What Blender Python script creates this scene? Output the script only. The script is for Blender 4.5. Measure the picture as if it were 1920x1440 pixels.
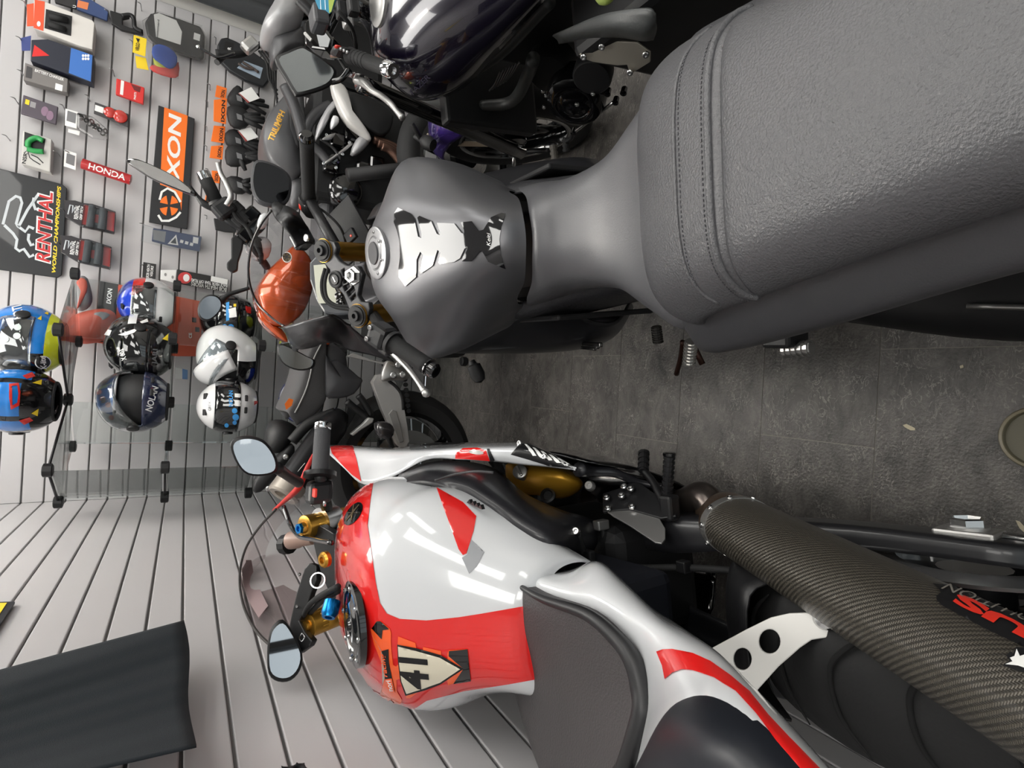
import bpy, bmesh, math, random
import numpy as np
from mathutils import Vector, Matrix, geometry
from mathutils.bvhtree import BVHTree
random.seed(7)
for _o in list(bpy.data.objects): bpy.data.objects.remove(_o)
SC = bpy.context.scene; COL = SC.collection

# ------------------------------------------------------------------ camera
FPX = 1020.0; TILT = math.radians(31.0); ROLL = math.radians(3.3); CAMH = 1.32
_R0 = Vector((1, 0, 0)); FWD = Vector((0, math.cos(TILT), -math.sin(TILT))); _U0 = Vector((0, math.sin(TILT), math.cos(TILT)))
CR = _R0*math.cos(ROLL) + _U0*math.sin(ROLL); CU = _U0*math.cos(ROLL) - _R0*math.sin(ROLL)
CAM = Vector((0, 0, CAMH))
cd = bpy.data.cameras.new('camera'); cd.sensor_fit = 'HORIZONTAL'; cd.sensor_width = 36; cd.lens = 36*FPX/1920; cd.clip_start = .02
co = bpy.data.objects.new('camera', cd); COL.objects.link(co)
_x, _y, _z = -CU, CR, -FWD          # the phone was held on its side: world up points to the frame's left
co.matrix_world = Matrix(((_x.x, _y.x, _z.x, 0), (_x.y, _y.y, _z.y, 0), (_x.z, _y.z, _z.z, CAMH), (0, 0, 0, 1)))
SC.camera = co
# ------------------------------------------------------------------ world, exposure
w = bpy.data.worlds.new('sky'); SC.world = w; w.use_nodes = True
w.node_tree.nodes['Background'].inputs[0].default_value = (.90, .95, 1, 1)
w.node_tree.nodes['Background'].inputs[1].default_value = 1.2
vs = SC.view_settings; vs.view_transform = 'Standard'; vs.look = 'None'; vs.gamma = 1; vs.use_curve_mapping = False
vs.exposure = -0.22
PANEL_LIGHT = 9.0

# ------------------------------------------------------------------ pixel rays of a known point -> place
def ray(x, y): return FWD + CR*((720-y)/FPX) + CU*((960-x)/FPX)
def pX(x, y, X): r = ray(x, y); return CAM + r*(X/r.x)
def pY(x, y, Y): r = ray(x, y); return CAM + r*(Y/r.y)
def pZ(x, y, Z): r = ray(x, y); return CAM + r*((Z-CAMH)/r.z)
class Frame:                        # a motorcycle's own axes: f forward, r right, u up (leaning on its stand)
    def __init__(s, xg, y0, yaw, lean):
        a, l = math.radians(yaw), math.radians(lean)
        s.o = Vector((xg, y0, 0)); s.f = Vector((math.sin(a), math.cos(a), 0))
        r = Vector((math.cos(a), -math.sin(a), 0)); u = Vector((0, 0, 1))
        s.u = u*math.cos(l)-r*math.sin(l); s.r = r*math.cos(l)+u*math.sin(l)
    def g(s, S, W, T): return s.o+s.f*S+s.r*W+s.u*T
    def t(s, x, y, t): d = ray(x, y); return CAM+d*(((s.o+s.u*t-CAM).dot(s.u))/d.dot(s.u))
    def w(s, x, y, w): d = ray(x, y); return CAM+d*(((s.o+s.r*w-CAM).dot(s.r))/d.dot(s.r))
    def s(s, x, y, S): d = ray(x, y); return CAM+d*(((s.o+s.f*S-CAM).dot(s.f))/d.dot(s.f))

# ------------------------------------------------------------------ materials
MATS = {}
def mat(name, col, rough=.5, metal=0, coat=0, bump=0, bscale=200, var=0, vscale=8, spec=.5, sheen=0, emit=0, trans=0, alpha=1, crough=.03):
    if name in MATS: return MATS[name]
    m = bpy.data.materials.new(name); m.use_nodes = True; nt = m.node_tree; b = nt.nodes['Principled BSDF']; I = b.inputs
    c = (*[((v/255)/12.92 if v/255 <= .04045 else ((v/255+.055)/1.055)**2.4) for v in col], 1)
    I['Base Color'].default_value = c; I['Roughness'].default_value = rough; I['Metallic'].default_value = metal
    I['Coat Weight'].default_value = coat; I['Coat Roughness'].default_value = crough; I['Specular IOR Level'].default_value = spec
    I['Sheen Weight'].default_value = sheen; I['Alpha'].default_value = alpha; I['Transmission Weight'].default_value = trans
    if emit: I['Emission Color'].default_value = c; I['Emission Strength'].default_value = emit
    if bump or var:
        tc = nt.nodes.new('ShaderNodeTexCoord')
    if var:
        n = nt.nodes.new('ShaderNodeTexNoise'); n.inputs['Scale'].default_value = vscale; n.inputs['Detail'].default_value = 6
        nt.links.new(tc.outputs['Object'], n.inputs['Vector'])
        mx = nt.nodes.new('ShaderNodeMix'); mx.data_type = 'RGBA'
        mx.inputs[6].default_value = (*[v*(1-var) for v in c[:3]], 1); mx.inputs[7].default_value = (*[min(1, v*(1+var)) for v in c[:3]], 1)
        nt.links.new(n.outputs['Fac'], mx.inputs[0]); nt.links.new(mx.outputs[2], I['Base Color'])
    if bump:
        n = nt.nodes.new('ShaderNodeTexNoise'); n.inputs['Scale'].default_value = bscale; n.inputs['Detail'].default_value = 3
        nt.links.new(tc.outputs['Object'], n.inputs['Vector'])
        bp = nt.nodes.new('ShaderNodeBump'); bp.inputs['Strength'].default_value = bump; bp.inputs['Distance'].default_value = .002
        nt.links.new(n.outputs['Fac'], bp.inputs['Height']); nt.links.new(bp.outputs['Normal'], I['Normal'])
    MATS[name] = m; return m
def glassy(name, tint=(235, 245, 240), gloss=.08, rough=.02, frost=0, fk=.8):
    if name in MATS: return MATS[name]
    m = bpy.data.materials.new(name); m.use_nodes = True; nt = m.node_tree; nt.nodes.clear()
    out = nt.nodes.new('ShaderNodeOutputMaterial'); tr = nt.nodes.new('ShaderNodeBsdfTransparent'); gl = nt.nodes.new('ShaderNodeBsdfGlossy')
    tr.inputs[0].default_value = (*[(v/255)**2.2 for v in tint], 1); gl.inputs['Roughness'].default_value = rough
    fr = nt.nodes.new('ShaderNodeFresnel'); fr.inputs[0].default_value = 1.45
    mr = nt.nodes.new('ShaderNodeMath'); mr.operation = 'MULTIPLY_ADD'; mr.inputs[1].default_value = fk; mr.inputs[2].default_value = gloss*.3
    nt.links.new(fr.outputs[0], mr.inputs[0])
    mx = nt.nodes.new('ShaderNodeMixShader'); nt.links.new(mr.outputs[0], mx.inputs[0])
    base = tr
    if frost:
        df = nt.nodes.new('ShaderNodeBsdfDiffuse'); df.inputs[0].default_value = (.6, .6, .6, 1)
        m2 = nt.nodes.new('ShaderNodeMixShader'); m2.inputs[0].default_value = frost
        nt.links.new(tr.outputs[0], m2.inputs[1]); nt.links.new(df.outputs[0], m2.inputs[2]); base = m2
    nt.links.new(base.outputs[0], mx.inputs[1]); nt.links.new(gl.outputs[0], mx.inputs[2]); nt.links.new(mx.outputs[0], out.inputs[0])
    MATS[name] = m; return m

M_BLACK = mat('black plastic', (22, 22, 24), .45, bump=.1)
M_BLACKG = mat('gloss black', (8, 8, 10), .12, coat=1)
M_BLACKM = mat('matte black', (18, 18, 20), .58)
M_RUB = mat('rubber', (24, 24, 25), .75, bump=.2)
M_DGREY = mat('dark grey plastic', (66, 66, 69), .42, bump=.12, bscale=500)
M_GREY = mat('matt grey paint', (104, 104, 107), .40, metal=.6, var=.05)
M_SEAT = mat('seat leather', (76, 76, 79), .40, spec=.8, bump=.55, bscale=420, var=.06)
M_STEEL = mat('steel', (200, 200, 200), .25, 1)
M_CHROME = mat('chrome', (230, 230, 232), .07, 1)
M_ALU = mat('aluminium', (185, 184, 182), .38, .9, var=.04)
M_WHITE = mat('white print', (238, 238, 236), .5)
M_RED = mat('red print', (214, 34, 32), .5)
M_ORANGE = mat('orange print', (246, 118, 30), .5)
M_PBLACK = mat('black print', (20, 20, 22), .5)
M_YEL = mat('yellow print', (240, 208, 40), .5)
M_BLUE = mat('blue print', (30, 70, 170), .45)
M_LBLUE = mat('light blue print', (60, 150, 220), .4)
M_GLASS = glassy('clear glass', (250, 253, 252), .06)
M_CLEAR = glassy('clear wrap', (248, 248, 248), .1, .1, .0, .6)
M_MIRROR = mat('mirror glass', (190, 192, 196), .02, 1)
M_GOLD = mat('gold anodised', (196, 148, 62), .3, .9)
M_WPAINT = mat('white gloss paint', (212, 214, 217), .2, coat=1)
M_RPAINT = mat('red gloss paint', (224, 32, 30), .2, coat=1)
M_ORPAINT = mat('orange metallic paint', (206, 84, 30), .25, .35, coat=1)

# ------------------------------------------------------------------ mesh helpers
def link(name, me, m=None, parent=None, smooth=False):
    o = bpy.data.objects.new(name, me); COL.objects.link(o)
    if m is not None:
        me.materials.clear(); me.materials.append(m)
    if parent is not None:
        o.parent = parent; o.matrix_parent_inverse = parent.matrix_basis.inverted()
    if smooth:
        for p in me.polygons: p.use_smooth = True
    return o
def mesh(name, V, F, m=None, parent=None, smooth=False, bev=0, solid=0, sub=0, off=0):
    me = bpy.data.meshes.new(name); me.from_pydata([tuple(v) for v in V], [], F); me.update()
    bm = bmesh.new(); bm.from_mesh(me); bmesh.ops.recalc_face_normals(bm, faces=bm.faces); bm.to_mesh(me); bm.free()
    o = link(name, me, m, parent, smooth)
    if solid:
        md = o.modifiers.new('s', 'SOLIDIFY'); md.thickness = solid; md.offset = off
    if bev:
        md = o.modifiers.new('b', 'BEVEL'); md.width = bev; md.segments = 2; md.limit_method = 'ANGLE'; md.angle_limit = .6
    if sub:
        md = o.modifiers.new('u', 'SUBSURF'); md.levels = sub; md.render_levels = sub
    return o
def thing(name, label, cat, loc, group=None):
    o = bpy.data.objects.new(name, None); COL.objects.link(o); o.location = loc; o.empty_display_size = .05
    o['label'] = label; o['category'] = cat
    if group: o['group'] = group
    return o
def tag(o, label, cat, group=None):
    o['label'] = label; o['category'] = cat
    if group: o['group'] = group
    return o
def struct(o, label=None, cat=None):
    o['kind'] = 'structure'
    if label: o['label'] = label
    if cat: o['category'] = cat
    return o
def cr(P, n, closed=False):         # Catmull-Rom through points (k,...) array
    P = np.asarray(P, float)
    k = len(P)
    if closed: Q = np.concatenate([P[-1:], P, P[:2]])
    else: Q = np.concatenate([2*P[:1]-P[1:2], P, 2*P[-1:]-P[-2:-1]])
    out = []
    segs = k if closed else k-1
    for i in range(segs):
        a, b, c, d = Q[i], Q[i+1], Q[i+2], Q[i+3]
        for j in range(n):
            u = j/n
            out.append(.5*((2*b)+(c-a)*u+(2*a-5*b+4*c-d)*u*u+(3*b-a-3*c+d)*u**3))
    if not closed: out.append(P[-1])
    return np.array(out)
def loft(name, rows, m, parent=None, nu=5, nv=5, closed=False, cap=False, solid=0, smooth=True, sharp=False, off=-1):
    """rows of 3-D control points -> smooth skin; closed = each row is a ring; cap = close both ends"""
    G = np.array([[tuple(p) for p in r] for r in rows], float)
    G = cr(G, nu)
    G = cr(G.transpose(1, 0, 2), nv, closed).transpose(1, 0, 2)
    a, b = G.shape[:2]
    V = G.reshape(-1, 3); F = []
    for i in range(a-1):
        for j in range(b if closed else b-1):
            j2 = (j+1) % b
            F.append((i*b+j, i*b+j2, (i+1)*b+j2, (i+1)*b+j))
    if cap:
        F.append(tuple(range(b))); F.append(tuple((a-1)*b+j for j in reversed(range(b))))
    return mesh(name, V, F, m, parent, smooth, solid=solid, off=off)
def frames(P):
    P = np.asarray(P, float); T = np.gradient(P, axis=0); T /= np.linalg.norm(T, axis=1)[:, None]+1e-12
    ref = np.array([0, 0, 1.]) if abs(T[0][2]) < .9 else np.array([1., 0, 0])
    N = []; n = np.cross(T[0], ref); n /= np.linalg.norm(n)
    for t in T:
        n = n-t*(n@t); n /= np.linalg.norm(n)+1e-12; N.append(n)
    N = np.array(N); return T, N, np.cross(T, N)
def tube(name, pts, r, m, parent=None, n=10, k=6, flat=1.0, straight=False, ring=False):
    pts = [tuple(p) for p in pts]
    rr = list(r) if hasattr(r, '__len__') else [r]*len(pts)
    A = np.array([(*p, q) for p, q in zip(pts, rr)])
    if not straight and len(pts) > 2 or ring: A = cr(A, k, ring)
    P = A[:, :3]; R = A[:, 3]; T, N, B = frames(P)
    V = []; F = []
    for p, q, a, b in zip(P, R, N, B):
        for j in range(n):
            t = 2*math.pi*j/n; V.append(p+a*q*math.cos(t)+b*q*flat*math.sin(t))
    c = len(P)
    for i in range(c-1 if not ring else c):
        i2 = (i+1) % c
        for j in range(n): F.append((i*n+j, i*n+(j+1) % n, i2*n+(j+1) % n, i2*n+j))
    if not ring: F += [tuple(range(n)), tuple((c-1)*n+j for j in reversed(range(n)))]
    o = mesh(name, V, F, m, parent, True)
    return o
def lathe(name, p0, axis, prof, m, parent=None, n=20, smooth=True, bev=0, ring=False):
    """profile [(distance along axis, radius)...] turned about the axis through p0"""
    z = Vector(axis).normalized(); x = z.orthogonal().normalized(); y = z.cross(x); p0 = Vector(p0)
    V = []; F = []
    for h, r in prof:
        for j in range(n):
            t = 2*math.pi*j/n; V.append(p0+z*h+(x*math.cos(t)+y*math.sin(t))*max(r, 1e-5))
    for i in range(len(prof)-1):
        for j in range(n): F.append((i*n+j, i*n+(j+1) % n, (i+1)*n+(j+1) % n, (i+1)*n+j))
    if ring: k = (len(prof)-1)*n; F += [(k+j, k+(j+1) % n, (j+1) % n, j) for j in range(n)]
    else: F += [tuple(range(n)), tuple((len(prof)-1)*n+j for j in range(n))]
    o = mesh(name, V, F, m, parent, smooth)
    if smooth:
        md = o.modifiers.new('e', 'EDGE_SPLIT'); md.split_angle = .7
    if bev:
        md = o.modifiers.new('b', 'BEVEL'); md.width = bev; md.segments = 2; md.limit_method = 'ANGLE'
    return o
def box(name, c, size, m, parent=None, ax=None, bev=0):
    """box about centre c; ax = (x,y,z) unit axes"""
    c = Vector(c); X, Y, Z = [Vector(a) for a in (ax or ((1, 0, 0), (0, 1, 0), (0, 0, 1)))]
    V = [c+X*(size[0]*.5*i)+Y*(size[1]*.5*j)+Z*(size[2]*.5*k) for i in (-1, 1) for j in (-1, 1) for k in (-1, 1)]
    F = [(0, 1, 3, 2), (4, 6, 7, 5), (0, 4, 5, 1), (2, 3, 7, 6), (0, 2, 6, 4), (1, 5, 7, 3)]
    return mesh(name, V, F, m, parent, False, bev)
def prism(name, poly, ext, m, parent=None, bev=0, smooth=False):
    """planar polygon (3-D points) pushed along ext"""
    poly = [Vector(p) for p in poly]; e = Vector(ext); k = len(poly)
    V = poly+[p+e for p in poly]
    F = [tuple(range(k)), tuple(range(2*k-1, k-1, -1))]+[(i, (i+1) % k, k+(i+1) % k, k+i) for i in range(k)]
    return mesh(name, V, F, m, parent, smooth, bev)
def slab(name, px, Y, th, m, parent=None, bev=.002, back=None):
    """outline standing in the plane Y, th thick away from the room"""
    return prism(name, [pY(x, y, Y) for x, y in px], (0, th, 0), m, parent, bev)
def inpoly(p, poly):
    x, y = p; c = False; j = len(poly)-1
    for i in range(len(poly)):
        xi, yi = poly[i]; xj, yj = poly[j]
        if (yi > y) != (yj > y) and x < (xj-xi)*(y-yi)/(yj-yi)+xi: c = not c
        j = i
    return c
def tess(poly, step, holes=()):
    pts = []; edges = []
    for lp in [poly, *holes]:
        b = len(pts); q = []
        for i in range(len(lp)):
            a, c = np.array(lp[i]), np.array(lp[(i+1) % len(lp)]); n = max(1, int(np.linalg.norm(c-a)/step))
            q += [tuple(a+(c-a)*j/n) for j in range(n)]
        pts += q; edges += [(b+i, b+(i+1) % len(q)) for i in range(len(q))]
    xs = [p[0] for p in pts]; ys = [p[1] for p in pts]
    y = min(ys)+step*.5; odd = 0
    while y < max(ys):
        x = min(xs)+step*(.25+.5*odd)
        while x < max(xs):
            if inpoly((x, y), poly): pts.append((x, y))
            x += step
        y += step*.87; odd ^= 1
    v, e, f, *_ = geometry.delaunay_2d_cdt([Vector(p) for p in pts], edges, [], 0, 1e-4)
    F = []
    for t in f:
        c = sum((v[i] for i in t), Vector((0, 0)))/len(t)
        if inpoly(c, poly) and not any(inpoly(c, h) for h in holes): F.append(tuple(t))
    return [tuple(p) for p in v], F
def bvh(*objs):
    V = []; F = []
    dg = bpy.context.evaluated_depsgraph_get()
    for o in objs:
        e = o.evaluated_get(dg); me = e.to_mesh(); b = len(V); mw = o.matrix_world
        V += [mw @ v.co for v in me.vertices]; F += [tuple(b+i for i in p.vertices) for p in me.polygons]
        e.to_mesh_clear()
    return BVHTree.FromPolygons(V, F)
def onto(tree, off=.0012, near=False):
    def f(x, y):
        d = ray(x, y).normalized(); h, n, i, t = tree.ray_cast(CAM, d)
        if h is None and not near: return None
        if h is None:
            q = tree.find_nearest(CAM+d*1.0); h, n = q[0], q[1]
        if n.dot(d) > 0: n = -n
        return h+n*off
    return f
def atY(Y): return lambda x, y: pY(x, y, Y)
def atX(X): return lambda x, y: pX(x, y, X)
def mesh_hit(name, P, F, m, parent, smooth=False):
    n0 = len(F); F = [f for f in F if all(P[i] is not None for i in f)]
    if not F: return None
    keep = sorted({i for f in F for i in f}); ix = {i: k for k, i in enumerate(keep)}
    return mesh(name, [P[i] for i in keep], [tuple(ix[i] for i in f) for f in F], m, parent, smooth)
def decal(name, px, proj, m, parent=None, step=6, holes=(), smooth=True):
    v, F = tess(px, step, holes)
    return mesh_hit(name, [proj(*p) for p in v], F, m, parent, smooth)
TXT = {}
def textmesh(s, bold=0, shear=0, space=1):
    k = (s, bold, shear, space)
    if k not in TXT:
        c = bpy.data.curves.new('t', 'FONT'); c.body = s; c.offset = bold; c.shear = shear; c.resolution_u = 3; c.space_character = space
        o = bpy.data.objects.new('t', c); COL.objects.link(o)
        me = o.to_mesh(); V = np.array([v.co[:2] for v in me.vertices]); F = [tuple(p.vertices) for p in me.polygons]
        o.to_mesh_clear(); bpy.data.objects.remove(o); bpy.data.curves.remove(c)
        lo, hi = V.min(0), V.max(0); TXT[k] = ((V-lo)/(hi-lo), F)
    return TXT[k]
def text(name, s, o, r, u, proj, m, parent=None, bold=.02, shear=0, space=1, fine=9):
    """lettering whose box runs from corner o along to r and up to u (three photo positions)"""
    V, F = textmesh(s, bold, shear, space)
    o, r, u = [np.array(p, float) for p in (o, r, u)]
    P = [o+(r-o)*a+(u-o)*b for a, b in V]
    T = []; st = []
    for f in F: st += [(f[0], f[i], f[i+1]) for i in range(1, len(f)-1)]
    lim = fine
    while st:                       # split long triangles so lettering follows curved surfaces
        a, b, c = st.pop(); L = [np.linalg.norm(P[i]-P[j]) for i, j in ((a, b), (b, c), (c, a))]; k = int(np.argmax(L))
        if L[k] < lim: T.append((a, b, c)); continue
        if k == 1: a, b, c = b, c, a
        elif k == 2: a, b, c = c, a, b
        P.append((P[a]+P[b])/2); m_ = len(P)-1; st += [(a, m_, c), (m_, b, c)]
    F = T
    return mesh_hit(name, [proj(*p) for p in P], F, m, parent)
def bolt(parent, p, ax, r=.007, h=.006, m=None, name='bolt'):
    return lathe(name, p, ax, [(0, r), (h*.7, r), (h, r*.75), (h, r*.45), (h*.5, r*.4)], m or M_STEEL, parent, 12)
def ell(cx, cy, a, b, rot=0, n=24, t0=0, t1=2*math.pi):
    c, s = math.cos(rot), math.sin(rot)
    L = []
    for i in range(n):
        t = t0+(t1-t0)*i/(n if t1-t0 > 6.28 else n-1); x, y = a*math.cos(t), b*math.sin(t); L.append((cx+x*c-y*s, cy+x*s+y*c))
    return L
# ================================================================== THE ROOM
YB = 3.27; XL = -.673; CEIL = 2.75; XR = 3.2; YF = -3.2; PITCH = .0801; GZ = 1.2935; XE = pY(400, 36, 3.27).x
M_SLAT = mat('slat laminate', (184, 182, 183), .42, var=.03, vscale=3)
M_GROOVE = mat('slat groove', (116, 114, 113), .4)
M_CEIL = mat('ceiling tile', (215, 215, 212), .8, bump=.3, bscale=60)
M_WALL = mat('painted wall', (205, 203, 198), .7)
def tilefloor():
    m = bpy.data.materials.new('slate vinyl tile'); m.use_nodes = True; nt = m.node_tree; b = nt.nodes['Principled BSDF']; N = nt.nodes.new; L = nt.links.new
    tc = N('ShaderNodeTexCoord'); oi = N('ShaderNodeObjectInfo')
    add = N('ShaderNodeVectorMath'); add.operation = 'ADD'; L(tc.outputs['Object'], add.inputs[0])
    mu = N('ShaderNodeMath'); mu.operation = 'MULTIPLY'; mu.inputs[1].default_value = 37; L(oi.outputs['Random'], mu.inputs[0]); L(mu.outputs[0], add.inputs[1])
    rot = N('ShaderNodeMapping'); rot.inputs['Rotation'].default_value = (0, 0, .7); rot.inputs['Scale'].default_value = (1, 1.7, 1); L(add.outputs[0], rot.inputs[0])
    n1 = N('ShaderNodeTexNoise'); n1.inputs['Scale'].default_value = 11; n1.inputs['Detail'].default_value = 9; n1.inputs['Roughness'].default_value = .68; n1.inputs['Distortion'].default_value = .6; L(rot.outputs[0], n1.inputs[0])
    r1 = N('ShaderNodeValToRGB'); e = r1.color_ramp.elements; e[0].position = .32; e[0].color = (.040, .0365, .034, 1); e[1].position = .72; e[1].color = (.150, .138, .127, 1); L(n1.outputs['Fac'], r1.inputs[0])
    n2 = N('ShaderNodeTexNoise'); n2.inputs['Scale'].default_value = 24; n2.inputs['Detail'].default_value = 7; n2.inputs['Distortion'].default_value = 2.2; L(rot.outputs[0], n2.inputs[0])
    r2 = N('ShaderNodeValToRGB'); e = r2.color_ramp.elements; e[0].position = .478; e[0].color = (0, 0, 0, 1); e[1].position = .5; e[1].color = (1, 1, 1, 1); x = r2.color_ramp.elements.new(.522); x.color = (0, 0, 0, 1); L(n2.outputs['Fac'], r2.inputs[0])
    n3 = N('ShaderNodeTexNoise'); n3.inputs['Scale'].default_value = 14; L(add.outputs[0], n3.inputs[0])
    r3 = N('ShaderNodeValToRGB'); r3.color_ramp.elements[0].position = .40; r3.color_ramp.elements[1].position = .62; L(n3.outputs['Fac'], r3.inputs[0])
    mm = N('ShaderNodeMath'); mm.operation = 'MULTIPLY'; L(r2.outputs[0], mm.inputs[0]); L(r3.outputs[0], mm.inputs[1])
    m3 = N('ShaderNodeMath'); m3.operation = 'MULTIPLY'; m3.inputs[1].default_value = .8; L(mm.outputs[0], m3.inputs[0])
    mx = N('ShaderNodeMix'); mx.data_type = 'RGBA'; mx.inputs[7].default_value = (.34, .315, .29, 1); L(m3.outputs[0], mx.inputs[0]); L(r1.outputs[0], mx.inputs[6]); L(mx.outputs[2], b.inputs['Base Color'])
    b.inputs['Roughness'].default_value = .42
    n4 = N('ShaderNodeTexNoise'); n4.inputs['Scale'].default_value = 150; n4.inputs['Detail'].default_value = 4; L(tc.outputs['Object'], n4.inputs[0])
    bp = N('ShaderNodeBump'); bp.inputs['Strength'].default_value = .5; bp.inputs['Distance'].default_value = .003; L(n4.outputs['Fac'], bp.inputs['Height']); L(bp.outputs[0], b.inputs['Normal'])
    return m
M_TILE = tilefloor()
fl = struct(box('floor', ((XL+XR)/2, (YB+YF)/2, -.0259), (XR-XL, YB-YF, .05), mat('floor joint', (128, 122, 114), .7)))
# vinyl tiles: rows across the room, 0.283 deep, 0.566 long, each row shifted
TD, TL = .2807, .5614; me_t = None
r0 = .618-TD*2
tile_me = {}
row = -3
while r0+TD*row < YB:
    y0 = r0+TD*row; y1 = min(y0+TD, YB)
    offx = {0: .06, 1: .34, 2: .12, 3: .40}[row % 4]-1.9
    x = offx
    while x < 2.2:
        xa, xb = max(x, XL), min(x+TL, XR)
        if xb-xa > .05 and y0 > -.5:
            t = box('tile', ((xa+xb)/2, (y0+y1)/2, -.0004), (xb-xa-.0016, y1-y0-.0016, .0012), M_TILE, fl)
        x += TL
    row += 1
cl = struct(box('ceiling', ((XL+XR)/2, (YB+YF)/2, CEIL+.03), (XR-XL+.2, YB-YF+.2, .06), M_CEIL))
def slatwall(name, alongx, a0, a1, pos):
    sgn = 1
    if alongx: wl = struct(box(name, ((a0+a1)/2-.03, pos+.03, CEIL/2), (a1-a0+.06, .04, CEIL), M_GROOVE))
    else: wl = struct(box(name, (pos-.03, (a0+a1)/2+.03, CEIL/2), (.04, a1-a0+.06, CEIL), M_GROOVE))
    k = math.floor(-GZ/PITCH)
    shared = None
    while GZ+k*PITCH < CEIL-.01:
        z0 = max(0, GZ+k*PITCH+.0032); z1 = min(CEIL, GZ+(k+1)*PITCH-.0032); k += 1
        if z1-z0 < .02: continue
        full = abs((z1-z0)-(PITCH-.0064)) < 1e-6
        if shared is None and full:
            s = box('slat', (0, 0, 0), (a1-a0, .012, z1-z0) if alongx else (.012, a1-a0, z1-z0), M_SLAT, None, bev=.0025); shared = s.data
            dg = bpy.context.evaluated_depsgraph_get(); shared = bpy.data.meshes.new_from_object(s.evaluated_get(dg)); s.modifiers.clear(); s.data = shared
        elif full: s = link('slat', shared)
        else: s = box('slat', (0, 0, 0), (a1-a0, .012, z1-z0) if alongx else (.012, a1-a0, z1-z0), M_SLAT)
        s.location = ((a0+a1)/2, pos+.006, (z0+z1)/2) if alongx else (pos-.006, (a0+a1)/2, (z0+z1)/2)
        s.parent = wl
        s.matrix_parent_inverse = wl.matrix_basis.inverted()
    return wl
wall_b = slatwall('wall_back', True, XL, XE, YB)
wall_l = slatwall('wall_left', False, -1.2, YB, XL)
struct(box('wall_left_front', (XL-.03, (YF-1.2)/2, CEIL/2), (.04, -YF-1.2, CEIL), M_WALL)); bpy.data.objects['wall_left_front'].name = 'wall_side'
struct(box('wall_right', (XR+.03, (YB+YF)/2, CEIL/2), (.06, YB-YF, CEIL), M_WALL))
struct(box('wall_return', ((XE+XR)/2, YB+.03, CEIL/2), (XR-XE, .04, CEIL), M_WALL))
# shop front behind the photographer: low wall, lintel, mullions and panes
wf = struct(box('wall_front', ((XL+XR)/2, YF-.05, .2), (XR-XL, .1, .4), M_WALL))
struct(box('trim_1', ((XL+XR)/2, YF-.05, CEIL-.1), (XR-XL, .1, .2), M_WALL))
n = 4
for i in range(n+1):
    struct(box('trim_2', (XL+(XR-XL)*i/n, YF-.05, 1.5), (.07, .1, 2.3), M_BLACKM))
for i in range(n):
    wn = struct(box('window_%d' % (i+1), (XL+(XR-XL)*(i+.5)/n, YF-.05, 1.52), ((XR-XL)/n-.07, .01, 2.24), M_GLASS))
# ceiling light panels
M_PANEL = mat('lit diffuser', (255, 253, 248), .5, emit=PANEL_LIGHT)
spots = [(.35, 1.85), (.15, -.55), (1.3, .3), (1.5, 2.4), (-.1, 2.55), (2.5, 1.2), (.5, -2.0), (2.4, -1.4)]
names = ['ceiling light panel above the grey motorcycle tank', 'ceiling light panel above the photographer', 'ceiling light panel above the purple motorcycle seat',
         'ceiling light panel above the glove rack', 'ceiling light panel above the corner helmet display', 'ceiling light panel by the right wall',
         'ceiling light panel near the shop front', 'ceiling light panel at the far front corner']
for (x, y), nm in zip(spots, names):
    t = thing('ceiling_light', 'lit rectangular '+nm, 'light', (x, y, CEIL), 'ceiling light panels')
    box('frame', (x, y, CEIL-.012), (.66, 1.24, .024), mat('white metal', (235, 235, 235), .4), t)
    box('diffuser', (x, y, CEIL-.026), (.6, 1.18, .006), M_PANEL, t)
# dark ribbed curtain closing the right end of the slat wall
cv = []; 
for i in range(61):
    u = i/60; x = XE+.015+u*1.3
    cv.append([(x, YB-.08+.025*math.sin(u*75)+.008*math.sin(u*31), z) for z in (0.02, .8, 1.6, 2.4)])
c = loft('dark_curtain', cv, mat('dark curtain cloth', (58, 60, 62), .9, bump=.3, bscale=300), None, 1, 1, solid=.004)
tag(c, 'dark grey ribbed cloth hung over the right end of the slat wall', 'curtain')
# ================================================================== GREY MOTORCYCLE (centre)
def sym(fr, st):
    rows = []
    for S, pts in st:
        L = [(-q[0], *q[1:]) for q in reversed(pts) if q[0] > 1e-6]+list(pts)
        rows.append([fr.g(S+(q[2] if len(q) > 2 else 0), q[0], q[1]) for q in L])
    return rows
def atP(p0, n):
    p0 = Vector(p0); n = Vector(n)
    def f(x, y):
        d = ray(x, y); return CAM+d*((p0-CAM).dot(n)/d.dot(n))
    return f
def plate(name, px, proj, th, m, parent=None, bev=0, holes=(), n=None):
    """flat plate with holes cut from a proj plane, th thick along n"""
    v, F = tess(px, 400, holes)
    o = mesh(name, [proj(*p) for p in v], F, m, parent, False)
    me = o.data; c = me.polygons[0]
    if c.normal.dot(CAM-Vector(c.center)) < 0: me.flip_normals()
    md = o.modifiers.new('s', 'SOLIDIFY'); md.thickness = th; md.offset = -1
    if bev:
        md = o.modifiers.new('b', 'BEVEL'); md.width = bev; md.segments = 2; md.limit_method = 'ANGLE'; md.angle_limit = .6
    return o
def zc(ox, oy, L): return [(ox+x/3.6923, oy+y/3.6923) for x, y in L]
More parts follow.
